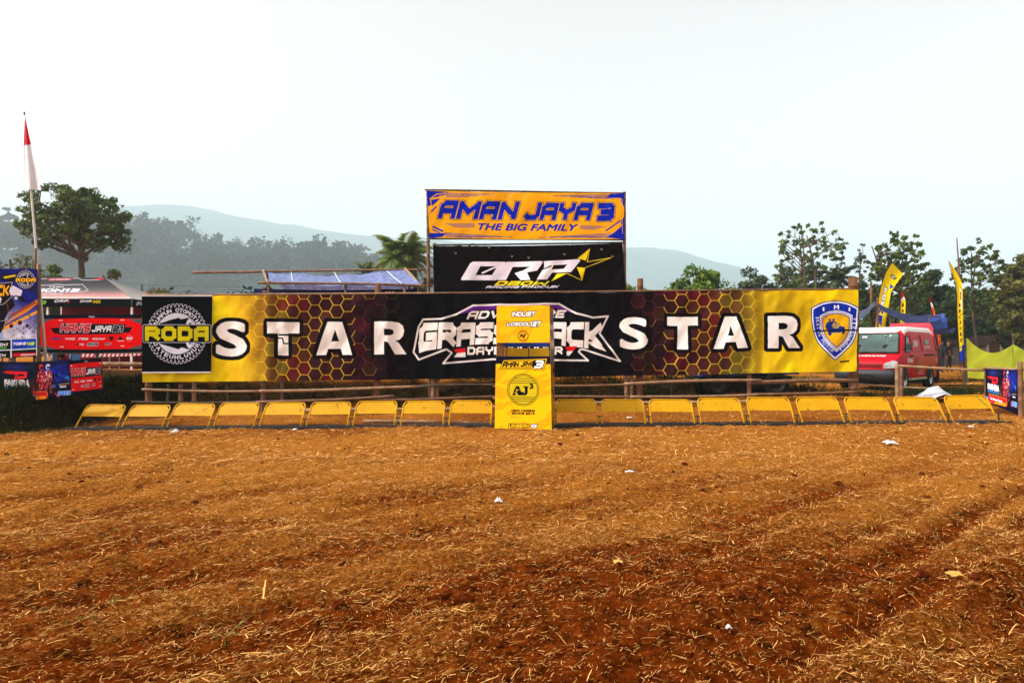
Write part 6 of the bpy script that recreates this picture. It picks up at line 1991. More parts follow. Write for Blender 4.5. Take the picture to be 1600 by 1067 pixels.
def make_van(label, corner, theta, red, white, lettered=True, sc=1.0, high=0.0):
    """front left corner of the van (its left side faces the viewer's right) at `corner`; theta turns the nose left"""
    L, W = 4.05 * sc, 1.72 * sc
    fx = Vector((-math.sin(theta), -math.cos(theta), 0))      # forward
    lf = Vector((math.cos(theta), -math.sin(theta), 0))       # van's left as seen by the driver
    base = Vector(corner)
    root = thing('parked_van', label, 'van', base - fx * L / 2 - lf * W / 2)
    zg = root.location.z
    org = root.location.copy()

    def q(x, y, z): return org + fx * (x * sc) + lf * (y * sc) + Vector((0, 0, z * sc))
    Hh = 1.90 + high
    prof = [(2.02, .30), (2.03, .62), (1.97, .86), (1.80, .98), (1.42, 1.10), (.98, 1.72), (.84, 1.82), (.5, 1.88 + high), (-1.8, 1.88 + high), (-1.97, 1.80 + high), (-2.02, 1.0), (-2.02, .32)]
    roofz = 1.70

    def hw(x, z):
        w = .845 if z < 1.02 else .845 - (z - 1.02) * .16
        if x > 1.9: w -= .06
        return w
    mb = MB()
    n = len(prof)
    ysteps = (-1, -.93, -.6, 0, .6, .93, 1)
    vs = []
    for s in ysteps:
        for x, z in prof:
            dz = -.035 if abs(s) == 1 and z > 1.6 else 0
            dx = -.07 * (abs(s) ** 3) * (x > 1.3) - (.0)
            vs.append(q(x + dx, s * hw(x, z), z + dz))
    fs = []
    for j in range(len(ysteps) - 1):
        for i in range(n): fs.append((j * n + i, j * n + (i + 1) % n, (j + 1) * n + (i + 1) % n, (j + 1) * n + i))
    e = (len(ysteps) - 1) * n
    for o in (0, e):
        fs.append((o + 0, o + 1, o + 2, o + 3, o + 4, o + 10, o + 11))
        fs.append((o + 4, o + 5, o + 6, o + 7, o + 8, o + 9, o + 10))
    mb.add(vs, fs)
    body = mb.build('body', red, root, False, bevel=.03 * sc)
    body.data.polygons.foreach_set('use_smooth', [True] * len(body.data.polygons))
    # pale roof skin over the red body
    rp = [(.99, 1.715), (.85, 1.83), (.5, 1.892 + high), (-1.8, 1.892 + high), (-1.98, 1.81 + high)]
    rb = MB(); vs = []
    for s in ysteps:
        for x, z in rp: vs.append(q(x - .05 * abs(s) ** 3 * (x > .8), s * (hw(x, z) + .012), z + .014 - (.05 if abs(s) == 1 else 0)))
    for s in (-1, 1):
        for x, z in rp: vs.append(q(x - .05 * (x > .8), s * (hw(x, z) + .016), (z if z < 1.75 else 1.78 + high) - .09 + .03 * (x < -1)))
    k = len(rp)
    fs = [(j * k + i, j * k + i + 1, (j + 1) * k + i + 1, (j + 1) * k + i) for j in range(6) for i in range(k - 1)]
    fs += [(i, i + 1, 7 * k + i + 1, 7 * k + i) for i in range(k - 1)] + [(6 * k + i, 6 * k + i + 1, 8 * k + i + 1, 8 * k + i) for i in range(k - 1)]
    rb.add(vs, fs).build('roof', white, root, True)

    def panel(name, pts, m_, off=.008, parent=root, thick=.006):
        P_ = [q(*p) for p in pts]
        nn = (P_[1] - P_[0]).cross(P_[2] - P_[0]).normalized()
        cen = sum(P_, Vector()) / len(P_)
        if nn.dot(cen - q(0, 0, 1.0)) < 0: nn = -nn
        return MB().prism([p + nn * off for p in P_], None, nn * thick).build(name, m_, parent)
    # windscreen with rubber surround, cabin behind it
    panel('windscreen_seal', [(1.455, -.76, 1.10), (1.455, .76, 1.10), (1.00, .66, 1.71), (1.00, -.66, 1.71)], M['rubber'], .004)
    ws = panel('windscreen', [(1.43, -.72, 1.135), (1.43, .72, 1.135), (1.03, .63, 1.675), (1.03, -.63, 1.675)], mat('windscreen_glass', (.02, .045, .045), .12, .5, 1.2, 0, spec=.25, col2=(.08, .14, .13)), .012)
    for p_, c_ in (((1.07, .45, 1.62), 'white'), ((1.07, .30, 1.62), 'lamp')):
        MB().ball(q(p_[0] + .06, p_[1], p_[2]), (.035, .02, .035), 8, 6).build('sticker', M[c_], ws)
    MB().box(q(1.12, -.28, 1.60), (.14, .03, .05), rz=-theta).build('mirror', M['white'], ws)
    for sx in (-.36, .38): MB().ball(q(1.24, sx, 1.25), (.16, .1, .13), 8, 6).build('seat_back', M['rubber'], ws, True)
    for s in (-.3, .3): MB().bar(q(1.50, s, 1.10), q(1.36, s + .42, 1.17), .02, .015).build('wiper', M['rubber'], root)
    # front: grille, lamps, bumper, plate
    panel('grille', [(1.995, -.45, .68), (1.995, .45, .68), (1.985, .45, .79), (1.985, -.45, .79)], M['dark_plastic'], .012)
    for z in (.715, .755): panel('grille_bar', [(2.0, -.43, z - .007), (2.0, .43, z - .007), (2.0, .43, z + .007), (2.0, -.43, z + .007)], red, .024)
    for s in (-1, 1):
        hl_ = MB().add([q(x, s * y, z) for x, y, z in ((2.0, .50, .66), (1.99, .80, .68), (1.88, .85, .86), (1.92, .72, .90), (1.98, .50, .80), (1.9, .55, .66), (1.9, .74, .68), (1.74, .78, .86), (1.8, .7, .90), (1.86, .52, .80))],
                       [(0, 1, 2, 3, 4), (5, 9, 8, 7, 6), (0, 5, 6, 1), (1, 6, 7, 2), (2, 7, 8, 3), (3, 8, 9, 4), (4, 9, 5, 0)])
        for v_ in hl_.v: v_ += fx * .02 + lf * (.02 * s)
        hl_.build('headlight', M['lamp'], root)
        MB().ball(q(1.99, s * .66, .42), (.06, .06, .05), 8, 6).build('fog_lamp', M['lamp'], root, True)
        MB().tube([q(1.34, s * .82, 1.22), q(1.38, s * .95, 1.26)], .02, 6).build('mirror_arm', M['rubber'], root)
        MB().box(q(1.36, s * 1.0, 1.30), (.14, .07, .22), rz=-theta).build('side_mirror', M['dark_plastic'], root, bevel=.02)
    bm_ = MB()
    bs = []
    for y_ in (-.87, -.7, -.35, 0, .35, .7, .87):
        xo = 2.10 - .12 * (abs(y_) / .87) ** 3
        bs += [q(xo - .2, y_, .26), q(xo, y_, .28), q(xo + .01, y_, .50), q(xo - .03, y_, .63), q(xo - .2, y_, .64)]
    bm_.add(bs, [(j * 5 + i, j * 5 + (i + 1) % 5, (j + 1) * 5 + (i + 1) % 5, (j + 1) * 5 + i) for j in range(6) for i in range(5)] + [(0, 1, 2, 3, 4), (30, 31, 32, 33, 34)])
    bmp = bm_.build('bumper', M['dark_plastic'], root, True)
    MB().box(q(2.125, 0, .42), (.46 * sc, .02, .12), rz=-theta).build('number_plate', M['rubber'], bmp)
    # left side: windows, door lines, handle, rails, stickers
    def side(name, pts, m_, off=.006, parent=root, thick=.006, s=1): return panel(name, [(x, s * hw(x, z), z) for x, z in pts], m_, off, parent, thick)
    for s in (1, -1):
        side('door_window', [(1.16, 1.13), (.62, 1.13), (.62, 1.62), (.84, 1.62)], M['rubber'], .004, s=s)
        side('window_pane', [(1.08, 1.16), (.65, 1.16), (.65, 1.59), (.82, 1.59)], mat('side_glass', (.01, .016, .016), .1, .5, 2, spec=.3), .012, s=s)
        side('window_panel', [(.42, 1.18), (-.42, 1.18), (-.42, 1.66), (.42, 1.66)], red, .008, s=s)
        side('window_panel', [(-.62, 1.18), (-1.72, 1.18), (-1.66, 1.66), (-.62, 1.66)], red, .008, s=s)
        for pts in (((.55, .40), (.55, 1.70)), ((-.52, .40), (-.52, 1.70))):
            (x0, z0), (x1, z1) = pts
            side('door_gap', [(x0 - .008, z0), (x0 + .008, z0), (x1 + .008, z1), (x1 - .008, z1)], M['rubber'], .003, s=s, thick=.003)
        side('door_handle', [(.66, .98), (.48, .98), (.48, 1.04), (.66, 1.04)], M['rubber'], .012, s=s, thick=.02)
        side('slide_rail', [(-.70, 1.02), (-1.80, 1.02), (-1.80, 1.07), (-.70, 1.07)], M['rubber'], .006, s=s)
        side('sill', [(1.15, .30), (-.95, .30), (-.95, .36), (1.15, .36)], M['lamp'], .006, s=s)
        for xw in (1.28, -1.28):
            arch = [(xw + .40 * math.cos(math.pi * k / 10), .32 + .40 * math.sin(math.pi * k / 10)) for k in range(11)]
            side('wheel_arch', arch, M['rubber'], .004, s=s, thick=.004)
    wl = []
    for xw in (1.28, -1.28):
        for s in (1, -1): wheel('wheel', q(xw, s * (hw(xw, .3) - .06), .30), lf * s, .30 * sc, .2 * sc, root, 0)
    MB().box(q(0, 0, .26), (1.5 * sc, 3.9 * sc, .12), rz=-theta).build('underbody', M['rubber'], root)
    if lettered:
        W_ = M['white']
        up_h = (q(1.42, 0, 1.10) - q(1.80, 0, .98)).normalized()
        letters('bonnet_lettering', 'DANDANG', q(1.775, -.50, 1.0), lf, up_h, 1.0, .13, W_, root, .25, .03, .012)
        rv = -fx
        letters('side_lettering', 'DANDANG', q(1.02, hw(0, .9) + .003, .82), rv, Vector((0, 0, 1)), .52, .15, W_, root, .0, .02, .012)
        letters('side_lettering', 'www.', q(.80, hw(0, .7) + .003, .72), rv, Vector((0, 0, 1)), .2, .03, W_, root, .0, .0, .012)
        letters('window_lettering', 'DAN', q(.30, hw(0, 1.42) + .02, 1.30), rv, Vector((0, 0, 1)), .42, .20, W_, root, 0, .03, .018)
        letters('window_lettering', 'DANDANG', q(-.80, hw(0, 1.42) + .02, 1.26), rv, Vector((0, 0, 1)), .6, .07, W_, root, 0, .02, .018)
        panel('window_print', [(-.9, hw(0, 1.4), 1.38), (-1.35, hw(0, 1.4), 1.38), (-1.35, hw(0, 1.52), 1.52), (-.9, hw(0, 1.52), 1.52)], mat('small_colour_print', (.2, .25, .35), .5, .6, 14, col2=(.25, .45, .2)), .022)
        for z0, h_, w_ in ((.45, .05, .5), (.53, .04, .5)): letters('door_lettering', 'JASA LOGISTIK', q(-.05, hw(0, .5) + .003, z0), rv, Vector((0, 0, 1)), w_, h_, W_, root, 0, .0, .012)
        for x0, z0, z1, c_ in ((.05, .56, 1.0, 'olive'), (-.08, .56, .84, 'olive'), (-.2, .56, .78, 'olive')):
            panel('door_print', [(x0, .845, z0), (x0 - .09, .845, z0), (x0 - .09, .845, z1), (x0, .845, z1)], mat('yellow_print', (.22, .15, .012), .6, .7, 16, spec=.05), .003, thick=.003)
    return root


make_van('red van with a white roof and white lettering parked right of the start banner', Vector((11.0, 19.55, gz(11.0, 20.2) - .0)), R(46), M['van_red'], M['van_white'])
vx = P(1470, 540, 27)
make_van('plain red high roofed van behind the white roofed van, only its roof showing', Vector((P(1463, 540, 24.0).x, 24.0, gz(15, 24.5))), R(33), M['van_red'], mat('red_van_roof', (.55, .03, .05), .4, .05, 2, spec=.5), False, 1.0, .30)

# blue truck mostly hidden by the START banner
ty = 19.25
tc = P(1170, 600, ty)
zt_ = gz(tc.x, ty + .5)
trk = thing('blue_truck', 'dark blue truck hidden behind the right half of the start banner, its underside showing', 'truck', (tc.x, ty + .9, zt_))
M['truck_blue'] = mat('blue_truck_paint', (.012, .03, .16), .35, .1, 2, spec=.5)
x0, x1 = P(1094, 0, ty).x, P(1246, 0, ty).x
MB().prism([(x0, ty, zt_ + .55), (x0 + .95, ty, zt_ + .55), (x0 + .95, ty, zt_ + 1.72), (x0 + .45, ty, zt_ + 1.72), (x0 + .05, ty, zt_ + 1.1)], None, (0, 1.6, 0)).build('cab', M['truck_blue'], trk, bevel=.03)
MB().box(((x0 + x1) / 2 + .5, ty + .8, zt_ + .84), (x1 - x0 - 1.0, 1.6, .42)).build('cargo_bed', M['truck_blue'], trk, bevel=.02)
MB().box(((x0 + x1) / 2, ty + .8, zt_ + .5), (x1 - x0 - .1, .8, .14)).build('chassis', M['rubber'], trk)
MB().box(((x0 + x1) / 2 + .2, ty + .06, zt_ + .42), (1.1, .05, .36)).build('side_guard', M['rubber'], trk)
MB().ball((x0 + .02, ty + .15, zt_ + .80), (.08, .12, .10), 8, 6).build('headlight', M['lamp'], trk, True)
for xw in (x0 + .45, x1 - .65):
    for yy, s in ((ty + .08, -1), (ty + 1.5, 1)): wheel('wheel', (xw, yy, zt_ + .36), (0, s, 0), .36, .22, trk, 0, 'dark_plastic')
MB().box((x0 + .5, ty - .004, zt_ + 1.42), (.55, .02, .38)).build('side_window', M['glass'], trk)
letters('side_lettering', 'HINO 110', (x0 + 1.5, ty - .002, zt_ + .80), (1, 0, 0), (0, 0, 1), .4, .09, M['lamp'], trk)

# ------------------------------------------------------------------ feather flags
def ribbon(name, L_, R_, Y, img, label, pole=True, twist=.12, zbase=None):
    L_, R_ = np.array(L_, float), np.array(R_, float)
    n, k = 30, 8
    base = P(L_[-1][0], L_[-1][1], Y)
    gzb = gz(base.x, Y)
    root = thing('feather_flag', label, 'flag', (base.x, Y, gzb), 0)
    ds = lambda a: np.r_[0, np.cumsum(np.hypot(*(a[1:] - a[:-1]).T))]
    vs, uv = [], []
    for j in range(n + 1):
        t = j / n
        def at(a):
            d = ds(a); return np.array([np.interp(t * d[-1], d, a[:, 0]), np.interp(t * d[-1], d, a[:, 1])])
        l, r = at(L_), at(R_)
        for i in range(k + 1):
            w = i / k
            p = P(l[0] + (r[0] - l[0]) * w, l[1] + (r[1] - l[1]) * w, Y + twist * math.sin(w * 3 + t * 4) * w)
            vs.append(p); uv.append((w, 1 - t))
    ii = np.arange((n + 1) * (k + 1)).reshape(n + 1, k + 1)
    f = np.stack([ii[:-1, :-1], ii[1:, :-1], ii[1:, 1:], ii[:-1, 1:]], -1).reshape(-1, 4)
    off = np.array(root.location)
    link('flag_cloth', np_mesh('flag_cloth', np.array(vs) - off, f, True, None, np.array(uv)), print_mat(name + '_cloth', img, transl=.4, dirt=0, bump=.1), root)
    pts = [Vector((base.x, Y + .01, gzb - .05))] + [P(x - .6, y, Y + .01) for x, y in L_[::-1]]
    MB().tube(pts, [.022 - .012 * q / len(pts) for q in range(len(pts))], 6).build('pole', M['rubber'], root, True)
    return root


ribbon('big_flag', [(1394, 411), (1384, 427), (1377, 448), (1372, 470), (1368.5, 498), (1366, 535)], [(1411.5, 428.5), (1400, 444), (1392, 457), (1388.5, 480), (1384.5, 500), (1381, 535)], 30, IMG_FLAG['big'], 'big yellow feather flag leaning left behind the red van')
ribbon('tall_flag', [(1482.5, 408), (1489.5, 432), (1493.5, 443), (1495.5, 461), (1495.5, 485), (1498, 528), (1500.5, 564)], [(1483.5, 408.5), (1494, 424), (1502.4, 440), (1504.2, 452), (1504.8, 485), (1505.5, 528), (1508, 564)], 36, IMG_FLAG['tall'], 'tall yellow feather flag with a blue foot left of the green cloth')
ribbon('small_flag', [(1408.3, 456), (1407.6, 470), (1406.6, 490), (1405, 540)], [(1410, 456), (1415, 470), (1414.5, 490), (1413, 540)], 33, IMG_FLAG['small'], 'small yellow flag with a red and white head above the red van', twist=.05)
ribbon('orange_flag', [(1451.8, 464), (1454, 476), (1458, 492), (1464, 520), (1467, 545)], [(1452.6, 464), (1457.5, 476), (1461.5, 492), (1469, 520), (1471, 545)], 33, IMG_FLAG['orange'], 'narrow orange flag with a red tip above the rear of the red van', twist=.05)
pl = MB().tube([Vector((P(1501, 0, 38).x, 38, gz(15, 38))), P(1499.5, 440, 38), P(1495, 372, 38)], [.06, .05, .03], 6).build('bare_pole', mat('dark_red_pole', (.10, .035, .03), .6), None, True)
tagit(pl, 'thin dark bare pole rising right of the tall yellow flag', 'pole')

# ------------------------------------------------------------------ awning behind the van
YA = 27.5
aw = thing('blue_awning', 'sagging dark blue awning on bamboo poles behind the red van', 'awning', (P(1400, 0, YA).x, YA, gz(16, YA)))
cloth('awning_sheet', [P(1338, 486, YA + 1.5), P(1366, 470, YA + 1.2), P(1368, 476, YA - .6), P(1340, 498, YA - .6)], mat('grey_blue_sheet', (.04, .06, .10), .6, .3, 2, .2, 10, .2, transl=.2), 14, 10, .05, 3, .12, .12, .08, parent=aw)
cloth('awning_sheet', [P(1366, 470, YA + 1.2), P(1470, 491, YA + 2.2), P(1470, 500, YA - .6), P(1368, 476, YA - .6)], M['navy'], 30, 10, .06, 4, .30, .42, .1, parent=aw)
cloth('awning_sheet', [P(1390, 488, YA + 1.9), P(1476, 490, YA + 3), P(1476, 500, YA + 1.2), P(1390, 492, YA + 1.2)], M['blue_cloth'], 20, 8, .05, 5, .15, .1, .1, parent=aw)
cloth('awning_curtain', [P(1452, 497, YA - .3), P(1481, 496, YA - .3), P(1480.5, 512.5, YA - .3), P(1452, 514, YA - .3)], mat('bright_blue_tarp', (.05, .13, .55), .4, .2, 3, .3, 12, .4, transl=.3), 14, 8, .06, 6, .02, .03, .1, parent=aw)
cloth('awning_curtain', [P(1452, 511, YA + .2), P(1493, 513, YA + .6), P(1490, 521, YA - .4), P(1452, 521, YA - .4)], M['navy'], 16, 6, .05, 7, .05, .0, .1, parent=aw)
for px, top, Y in ((1361, 440, YA + .8), (1371, 466, YA - .5), (1452, 496, YA - .2)):
    a = P(px, top, Y); MB().bamboo(Vector((a.x + .05, a.y, gz(a.x, a.y) - .1)), a, .05, .045, .02).build('pole', M['bamboo'] if px < 1400 else M['bamboo_dark'], aw, True)

# ------------------------------------------------------------------ green cloth screen and the house
YG = 25.0
gs = thing('green_screen', 'bright green cloth screen stretched between posts at the right', 'screen', (P(1560, 0, YG).x, YG, gz(17.8, YG)))
M['lime'] = mat('lime_green_cloth', (.70, .84, .06), .75, .06, 1.5, .3, 8, .05, transl=.5)
cloth('screen_cloth', [P(1510, 528, YG), P(1582.5, 538, YG), P(1582.5, 596, YG), P(1511.5, 590, YG)], M['lime'], 40, 16, .03, 8, .42, .0, .06, parent=gs)
cloth('screen_cloth', [P(1582.5, 538, YG), P(1680, 545, YG), P(1680, 604, YG), P(1582.5, 596, YG)], M['lime'], 40, 16, .03, 9, .35, .0, .06, parent=gs)
for px, top, m_ in ((1511, 529, 'bamboo_dark'), (1583.5, 522, 'bamboo_dark'), (1680, 530, 'bamboo_dark')):
    a = P(px, top, YG + .06); MB().bamboo(Vector((a.x, a.y, gz(a.x, a.y) - .1)), a, .05, .045, .02).build('post', M[m_], gs, True)
YH = 55
hs = thing('village_house', 'small house with a white gable and brown tiled roof beyond the green cloth', 'house', (P(1548, 0, YH).x, YH, gz(38, YH)))
hx0, hx1 = P(1532, 0, YH).x, P(1565, 0, YH).x
zb = gz(38, YH); ze = P(0, 541, YH).z; zp = P(0, 527, YH).z
M['house_white'] = mat('white_plaster', (.62, .62, .58), .8, .12, 1, .2, 10, .15)
M['roof_tile'] = mat('brown_roof_tile', (.10, .045, .03), .8, .35, 2, .5, 12, .15)
MB().prism([(hx0 + .2, YH, zb), (hx1 - .2, YH, zb), (hx1 - .2, YH, ze), ((hx0 + hx1) / 2, YH, zp), (hx0 + .2, YH, ze)], None, (0, 7, 0)).build('wall', M['house_white'], hs)
mx_ = (hx0 + hx1) / 2
for s, xe in ((-1, hx0 - .15), (1, hx1 + .15)):
    MB().prism([(mx_, YH - .35, zp + .06), (xe, YH - .35, ze - .06), (xe, YH - .35, ze + .06), (mx_, YH - .35, zp + .18)], None, (0, 7.7, 0)).build('roof', M['roof_tile'], hs)
MB().box(((hx0 + hx1) / 2, YH - .02, zb + 1.0), (.8, .06, 2.0)).build('door', M['wood'], hs)
MB().prism([P(1478, 541, 57), P(1535, 541, 57), P(1530, 520, 60), P(1485, 520, 60)], None, (0, .1, .12)).build('side_roof', M['roof_tile'], hs)
sw0, sw1 = P(1482, 0, 57).x, P(1532, 0, 57).x
MB().box(((sw0 + sw1) / 2, 58.5, (zb + P(0, 541, 57).z) / 2), (sw1 - sw0, 2.6, P(0, 541, 57).z - zb)).build('side_wing', mat('shaded_plaster', (.30, .28, .25), .85, .2, 1), hs)

# ------------------------------------------------------------------ low rail fence and poster at the right
lf_ = thing('rail_fence', 'low bamboo rail fence between the red van and the right hand poster', 'fence', (P(1470, 0, 17.2).x, 17.2, gz(10.8, 17.2)))
YF = 17.3
for px, top, Y, mk, r_ in ((1401.5, 569, YF - .1, 'bamboo_pale', .05), (1408.5, 571, YF + .25, 'bamboo', .045), (1507, 574, YF + 4, 'bamboo_dark', .04)):
    a = P(px, top, Y); MB().bamboo(Vector((a.x, a.y, gz(a.x, a.y) - .2)), a, r_, r_ * .95, .01).build('post', M[mk], lf_, True)
MB().bamboo(P(1400, 571.5, YF + .06), P(1543, 578.5, 16.6), .035, .03, .02).build('rail', M['bamboo_pale'], lf_, True)
MB().bamboo(P(1338, 599.5, 18.6), P(1465, 607, 18.0), .022, .02, .02).build('rail', M['bamboo_pale'], lf_, True)
YQ = 15.5
pr = thing('poster_stand', 'bamboo stand that holds the dark rider poster at the right edge', 'stand', (P(1565, 0, YQ).x, YQ, gz(11.2, YQ)))
for px, top, r_, Y in ((1540.5, 573, .045, 16.4), (1594, 565, .055, YQ)):
    a = P(px, top, Y); MB().bamboo(Vector((a.x, a.y, gz(a.x, a.y) - .2)), a, r_, r_ * .95, .01).build('post', M['bamboo'], pr, True)
MB().bamboo(P(1537, 575.5, 16.4), P(1599, 577.5, YQ + .02), .032, .028, .01).build('cross_bar', M['bamboo_pale'], pr, True)
cloth('rider_poster', [P(1539.5, 575.5, 16.3), P(1591, 577, YQ + .02), P(1590, 648, YQ + .02), P(1541, 628, 16.3)], print_mat('side_poster_vinyl', IMG_FAK2, transl=.08, dirt=.02), 26, 26, .03, 18, .02, .0, .06, label='dark poster with two riders hung on the bamboo stand at the right edge', cat='poster')

# white sheet and litter
def scrap(name, label, px, py, w, h, seed, m_=None, cat='litter', Y=None, peak=False):
    r = np.random.RandomState(seed)
    if Y is None:
        Y = 10.0
        for _ in range(25):
            p = P(px, py, Y); g = gz(p.x, Y)
            Y = Y * (CAM_H - g) / max(.05, (CAM_H - p.z))
    p = P(px, py, Y)
    g = gz(p.x, Y)
    n = 7
    u, v = np.meshgrid(np.linspace(-1, 1, n), np.linspace(-1, 1, n))
    X = u * w / 2 * (1 - .3 * r.rand(n, n)) + r.normal(0, w * .03, (n, n)); Yy = v * w * .36 + r.normal(0, w * .03, (n, n))
    Z = h * np.clip(1 - (u * u + v * v) * .55, 0, 1) * (.35 + 1.0 * r.rand(n, n)) + .012
    if peak: Z = h * np.clip(1 - np.abs(u - .25) * .9 - np.abs(v) * .5, 0, 1) + .02 * r.rand(n, n) + .01
    ii = np.arange(n * n).reshape(n, n)
    f = np.stack([ii[:-1, :-1], ii[:-1, 1:], ii[1:, 1:], ii[1:, :-1]], -1).reshape(-1, 4)
    o = link(name, np_mesh(name, np.stack([X, Yy, Z], -1).reshape(-1, 3), f, True), m_ or M['paper'])
    o.location = (p.x, Y, g)
    return tagit(o, label, cat)


M['paper'] = mat('white_litter', (.52, .51, .49), .6, .12, 14, .3, 30, .3, wear_or_reflection=((.35, .22, .1), 9, .6))
M['sheet'] = mat('grey_white_sheet', (.42, .43, .47), .7, .08, 4, .1, 12, .1)
M['chaff_pale'] = mat('pale_dusty_scrap', (.50, .34, .18), .8, .15, 12)
M['leafy'] = mat('dry_yellow_leaf', (.55, .30, .06), .7, .2, 14)
scrap('plastic_scrap', 'white crumpled plastic scrap in front of the third start gate from the left', 274, 677, .18, .06, 1)
scrap('plastic_scrap', 'small white scrap on the black rail below the fifth start gate', 461, 674, .10, .04, 2)
scrap('paper_scrap', 'white paper scrap in the middle of the field below the booth', 779, 778, .085, .045, 3)
scrap('paper_scrap', 'pale paper scrap lying right of the booth in the near field', 983, 738, .13, .02, 4)
scrap('plastic_scrap', 'long white plastic scrap in the field at right below the end gates', 1390, 696, .24, .06, 5)
scrap('paper_scrap', 'small white scrap in the lower right foreground', 1138, 984, .045, .02, 6)
scrap('paper_scrap', 'flat pale scrap in front of the last start gate', 1517, 668, .12, .03, 7)
scrap('paper_scrap', 'pale scrap seen under the second gate right of the booth', 983, 655, .16, .03, 8)
scrap('paper_scrap', 'white scrap seen under the first gate right of the booth', 905, 650, .14, .02, 9)
scrap('dry_leaf', 'yellow dry leaf on the soil at lower right', 1492, 893, .12, .02, 11, M['leafy'], 'leaf')
scrap('dry_leaf', 'small yellow leaf in the lower middle foreground', 966, 880, .08, .02, 12, M['leafy'], 'leaf')
ws_ = scrap('white_sheet', 'white cloth sheet heaped behind the last two start gates', 1452, 628, 1.2, .38, 13, M['sheet'], 'sheet', 17.7, True)
# larger lone clods
CLOD_LABELS = ['large dark soil lump in the lower middle foreground', 'large dark soil lump just left of the yellow dry leaf at lower right', 'dark soil lump alone in the right middle of the field', 'small soil lump left of the small yellow leaf near the centre foreground', 'small soil lump at the left of the field below the gear banner', 'small soil lump right above the small yellow leaf', 'soil lump right of the yellow dry leaf near the right edge', 'soil lump in the lower left foreground', 'soil lump above the small white scrap in the lower right foreground', 'soil lump in the left field, nearer than the one below the gear banner', 'small soil lump to the left of the lone lump in the right field', 'soil lump to the right of the lone lump in the right field', 'soil lump just in front of the right corner of the yellow booth', 'small soil lump in front of the third gate right of the booth']
for k, (px, py, s) in enumerate(((725, 938, .05), (1438, 902, .055), (1310, 750, .05), (928, 862, .032), (218, 755, .035), (950, 870, .03), (1525, 905, .035), (530, 960, .04), (1155, 930, .035), (305, 787, .035), (1240, 745, .032), (1440, 742, .04), (875, 695, .05), (1070, 726, .035))):
    Y = 6.0
    for _ in range(25):
        p = P(px, py, Y); Y = Y * (CAM_H - gz(p.x, Y)) / max(.05, CAM_H - p.z)
    p = P(px, py, Y)
    r = np.random.RandomState(k)
    bm = bmesh.new(); bmesh.ops.create_icosphere(bm, subdivisions=2, radius=1)
    for v_ in bm.verts: v_.co = Vector((v_.co.x * 1.15, v_.co.y, v_.co.z * .62)) * s * (1 + r.normal(0, .16))
    me = bpy.data.meshes.new('dirt_clod'); bm.to_mesh(me); bm.free()
    o = link('dirt_clod', me, M['clod']); o.location = (p.x, Y, gz(p.x, Y) + s * .3); o.rotation_euler = (0, 0, r.rand() * 6)
    tagit(o, CLOD_LABELS[k], 'clod', 'lumps of red soil on the field')

# ------------------------------------------------------------------ people
M['skin'] = mat('brown_skin', (.20, .095, .055), .55, .08, 6, spec=.3)
M['hair'] = mat('black_hair', (.008, .007, .006), .6, .3, 20, spec=.3)
M['black_cloth'] = mat('black_tracksuit', (.014, .014, .016), .8, .3, 5, .2, 20, .15)
M['orange_trim'] = mat('orange_trim', (.62, .10, .02), .7, .1, 5)
M['red_shirt'] = mat('red_shirt', (.35, .012, .015), .8, .15, 5, .2, 20, .15)


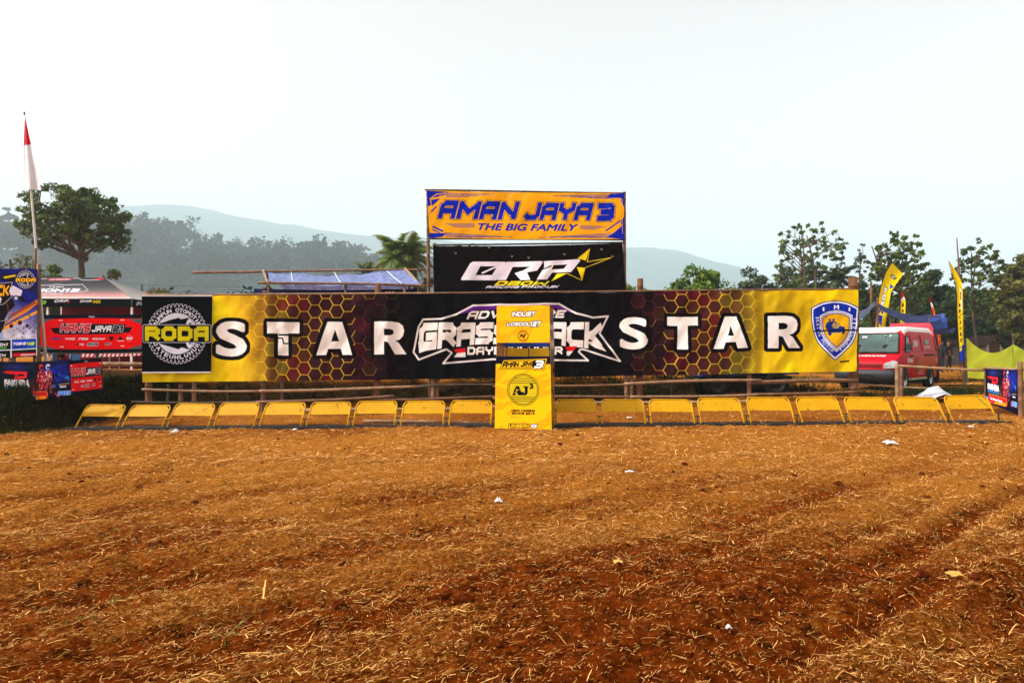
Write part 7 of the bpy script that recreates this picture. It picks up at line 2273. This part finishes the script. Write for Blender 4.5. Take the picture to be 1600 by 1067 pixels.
def person(label, loc, rz, shirt, trousers, height=1.68, pose=0, cap=None, stripe=True):
    s = height / 1.72
    J = {'pelvis': (0, 0, .93), 'belly': (0, .0, 1.08), 'chest': (0, 0, 1.30), 'neck': (0, .0, 1.46), 'head0': (0, -.015, 1.55), 'head1': (0, -.02, 1.63), 'head2': (0, -.01, 1.70)}
    for sd, nm in ((-1, 'l'), (1, 'r')):
        J['sh' + nm] = (sd * .175, 0, 1.40); J['el' + nm] = (sd * (.25 + .05 * pose), .03, 1.13); J['wr' + nm] = (sd * (.25 - .08 * pose), -.08 - .08 * pose, .90); J['ha' + nm] = (sd * (.24 - .09 * pose), -.10 - .1 * pose, .82)
        J['hi' + nm] = (sd * .095, 0, .88); J['kn' + nm] = (sd * .12, -.03 + .02 * sd, .49); J['an' + nm] = (sd * .13, .02, .09); J['to' + nm] = (sd * .15, -.14, .035)
    rad = {'pelvis': .135, 'belly': .125, 'chest': .15, 'neck': .058, 'head0': .075, 'head1': .092, 'head2': .078}
    for nm in 'lr': rad.update({'sh' + nm: .07, 'el' + nm: .047, 'wr' + nm: .033, 'ha' + nm: .038, 'hi' + nm: .095, 'kn' + nm: .062, 'an' + nm: .043, 'to' + nm: .04})
    E = [('pelvis', 'belly'), ('belly', 'chest'), ('chest', 'neck'), ('neck', 'head0'), ('head0', 'head1'), ('head1', 'head2')]
    for nm in 'lr': E += [('chest', 'sh' + nm), ('sh' + nm, 'el' + nm), ('el' + nm, 'wr' + nm), ('wr' + nm, 'ha' + nm), ('pelvis', 'hi' + nm), ('hi' + nm, 'kn' + nm), ('kn' + nm, 'an' + nm), ('an' + nm, 'to' + nm)]
    names = list(J)
    me = bpy.data.meshes.new('person_body')
    me.from_pydata([J[k] for k in names], [(names.index(a), names.index(b)) for a, b in E], [])
    o = bpy.data.objects.new('body_tmp', me); COL.objects.link(o)
    o.modifiers.new('skin', 'SKIN'); sub = o.modifiers.new('sub', 'SUBSURF'); sub.levels = 2
    for k, nm in enumerate(names):
        sv = me.skin_vertices[0].data[k]; r = rad[nm]
        sv.radius = (r * (1.25 if nm in ('pelvis', 'belly', 'chest') else 1), r * (.8 if nm in ('pelvis', 'belly', 'chest') else 1)); sv.use_root = nm == 'pelvis'
    dg = bpy.context.evaluated_depsgraph_get()
    bme = bpy.data.meshes.new_from_object(o.evaluated_get(dg)); bme.name = 'person_body'
    bpy.data.objects.remove(o)
    root = thing('person', label, 'person', loc, rz)
    bme.materials.clear()
    for m_ in (shirt, trousers, M['skin'], M['rubber'], M['orange_trim']): bme.materials.append(m_)
    for p_ in bme.polygons:
        c = p_.center
        i = 0 if c.z > .93 else 1
        if c.z > 1.475 or (abs(c.x) > .14 and c.z < .93 and c.z > .75 and (abs(c.x) > .2 or c.y < -.1)): i = 2
        if c.z < .085: i = 3
        if stripe and i == 0 and abs(c.x) < .025 and c.y < 0: i = 4
        p_.material_index = i
        p_.use_smooth = True
    bme.transform(Matrix.Scale(s, 4))
    link('body', bme, None, root)
    hb = MB()
    hb.ball(Vector((0, .012, 1.675)) * s, Vector((.092, .10, .075)) * s, 12, 8)
    h_ = link('hair', tr_mesh(hb), M['hair'] if cap is None else cap, root)
    h_.data.name = 'hair'
    if cap is not None:
        h_.name = 'cap'
        k_ = link('cap_peak', tr_mesh(MB().box(Vector((0, -.13, 1.665)) * s, (.15 * s, .10 * s, .015))), cap, h_)
    fc = MB().ball(Vector((0, -.118, 1.605)) * s, Vector((.014, .018, .022)) * s, 6, 5)
    link('nose', tr_mesh(fc), M['skin'], root)
    for sd in (-1, 1):
        link('eye', tr_mesh(MB().ball(Vector((sd * .032, -.10, 1.635)) * s, Vector((.012, .008, .007)) * s, 6, 5)), M['hair'], root)
        link('ear', tr_mesh(MB().ball(Vector((sd * .095, 0, 1.61)) * s, Vector((.012, .02, .03)) * s, 6, 5)), M['skin'], root)
        fg = MB()
        for q in range(4): fg.tube([Vector((sd * (.24 - .09 * pose) + (q - 1.5) * .016, -.115 - .1 * pose, .80)) * s, Vector((sd * (.24 - .09 * pose) + (q - 1.5) * .017, -.135 - .1 * pose, .765 - .006 * (q in (1, 2)))) * s, Vector((sd * (.24 - .09 * pose) + (q - 1.5) * .016, -.125 - .1 * pose, .735)) * s], [.009, .0085, .007], 5)
        fg.tube([Vector((sd * (.215 - .09 * pose), -.12 - .1 * pose, .835)) * s, Vector((sd * (.20 - .09 * pose), -.155 - .1 * pose, .80)) * s], [.010, .008], 5)
        link('fingers', tr_mesh(fg), M['skin'], root)
    return root


for px, Y, rz, lb, ps in ((1482, 38, .25, 'person in a black tracksuit with an orange stripe standing right of the red van', 0), (1470.5, 37, 1.2, 'person in dark clothes half hidden behind the rear of the red van', 1)):
    a = P(px, 560, Y)
    person(lb, (a.x, Y, gz(a.x, Y)), rz, M['black_cloth'], M['black_cloth'], 1.70, ps)
a = P(96, 480, 22.0)
person('person with a dark cap and red shirt standing under the canopy tent', (a.x, 22.0, gz(a.x, 22.0)), math.pi * .9, M['red_shirt'], M['black_cloth'], 1.66, 0, M['rubber'], False)
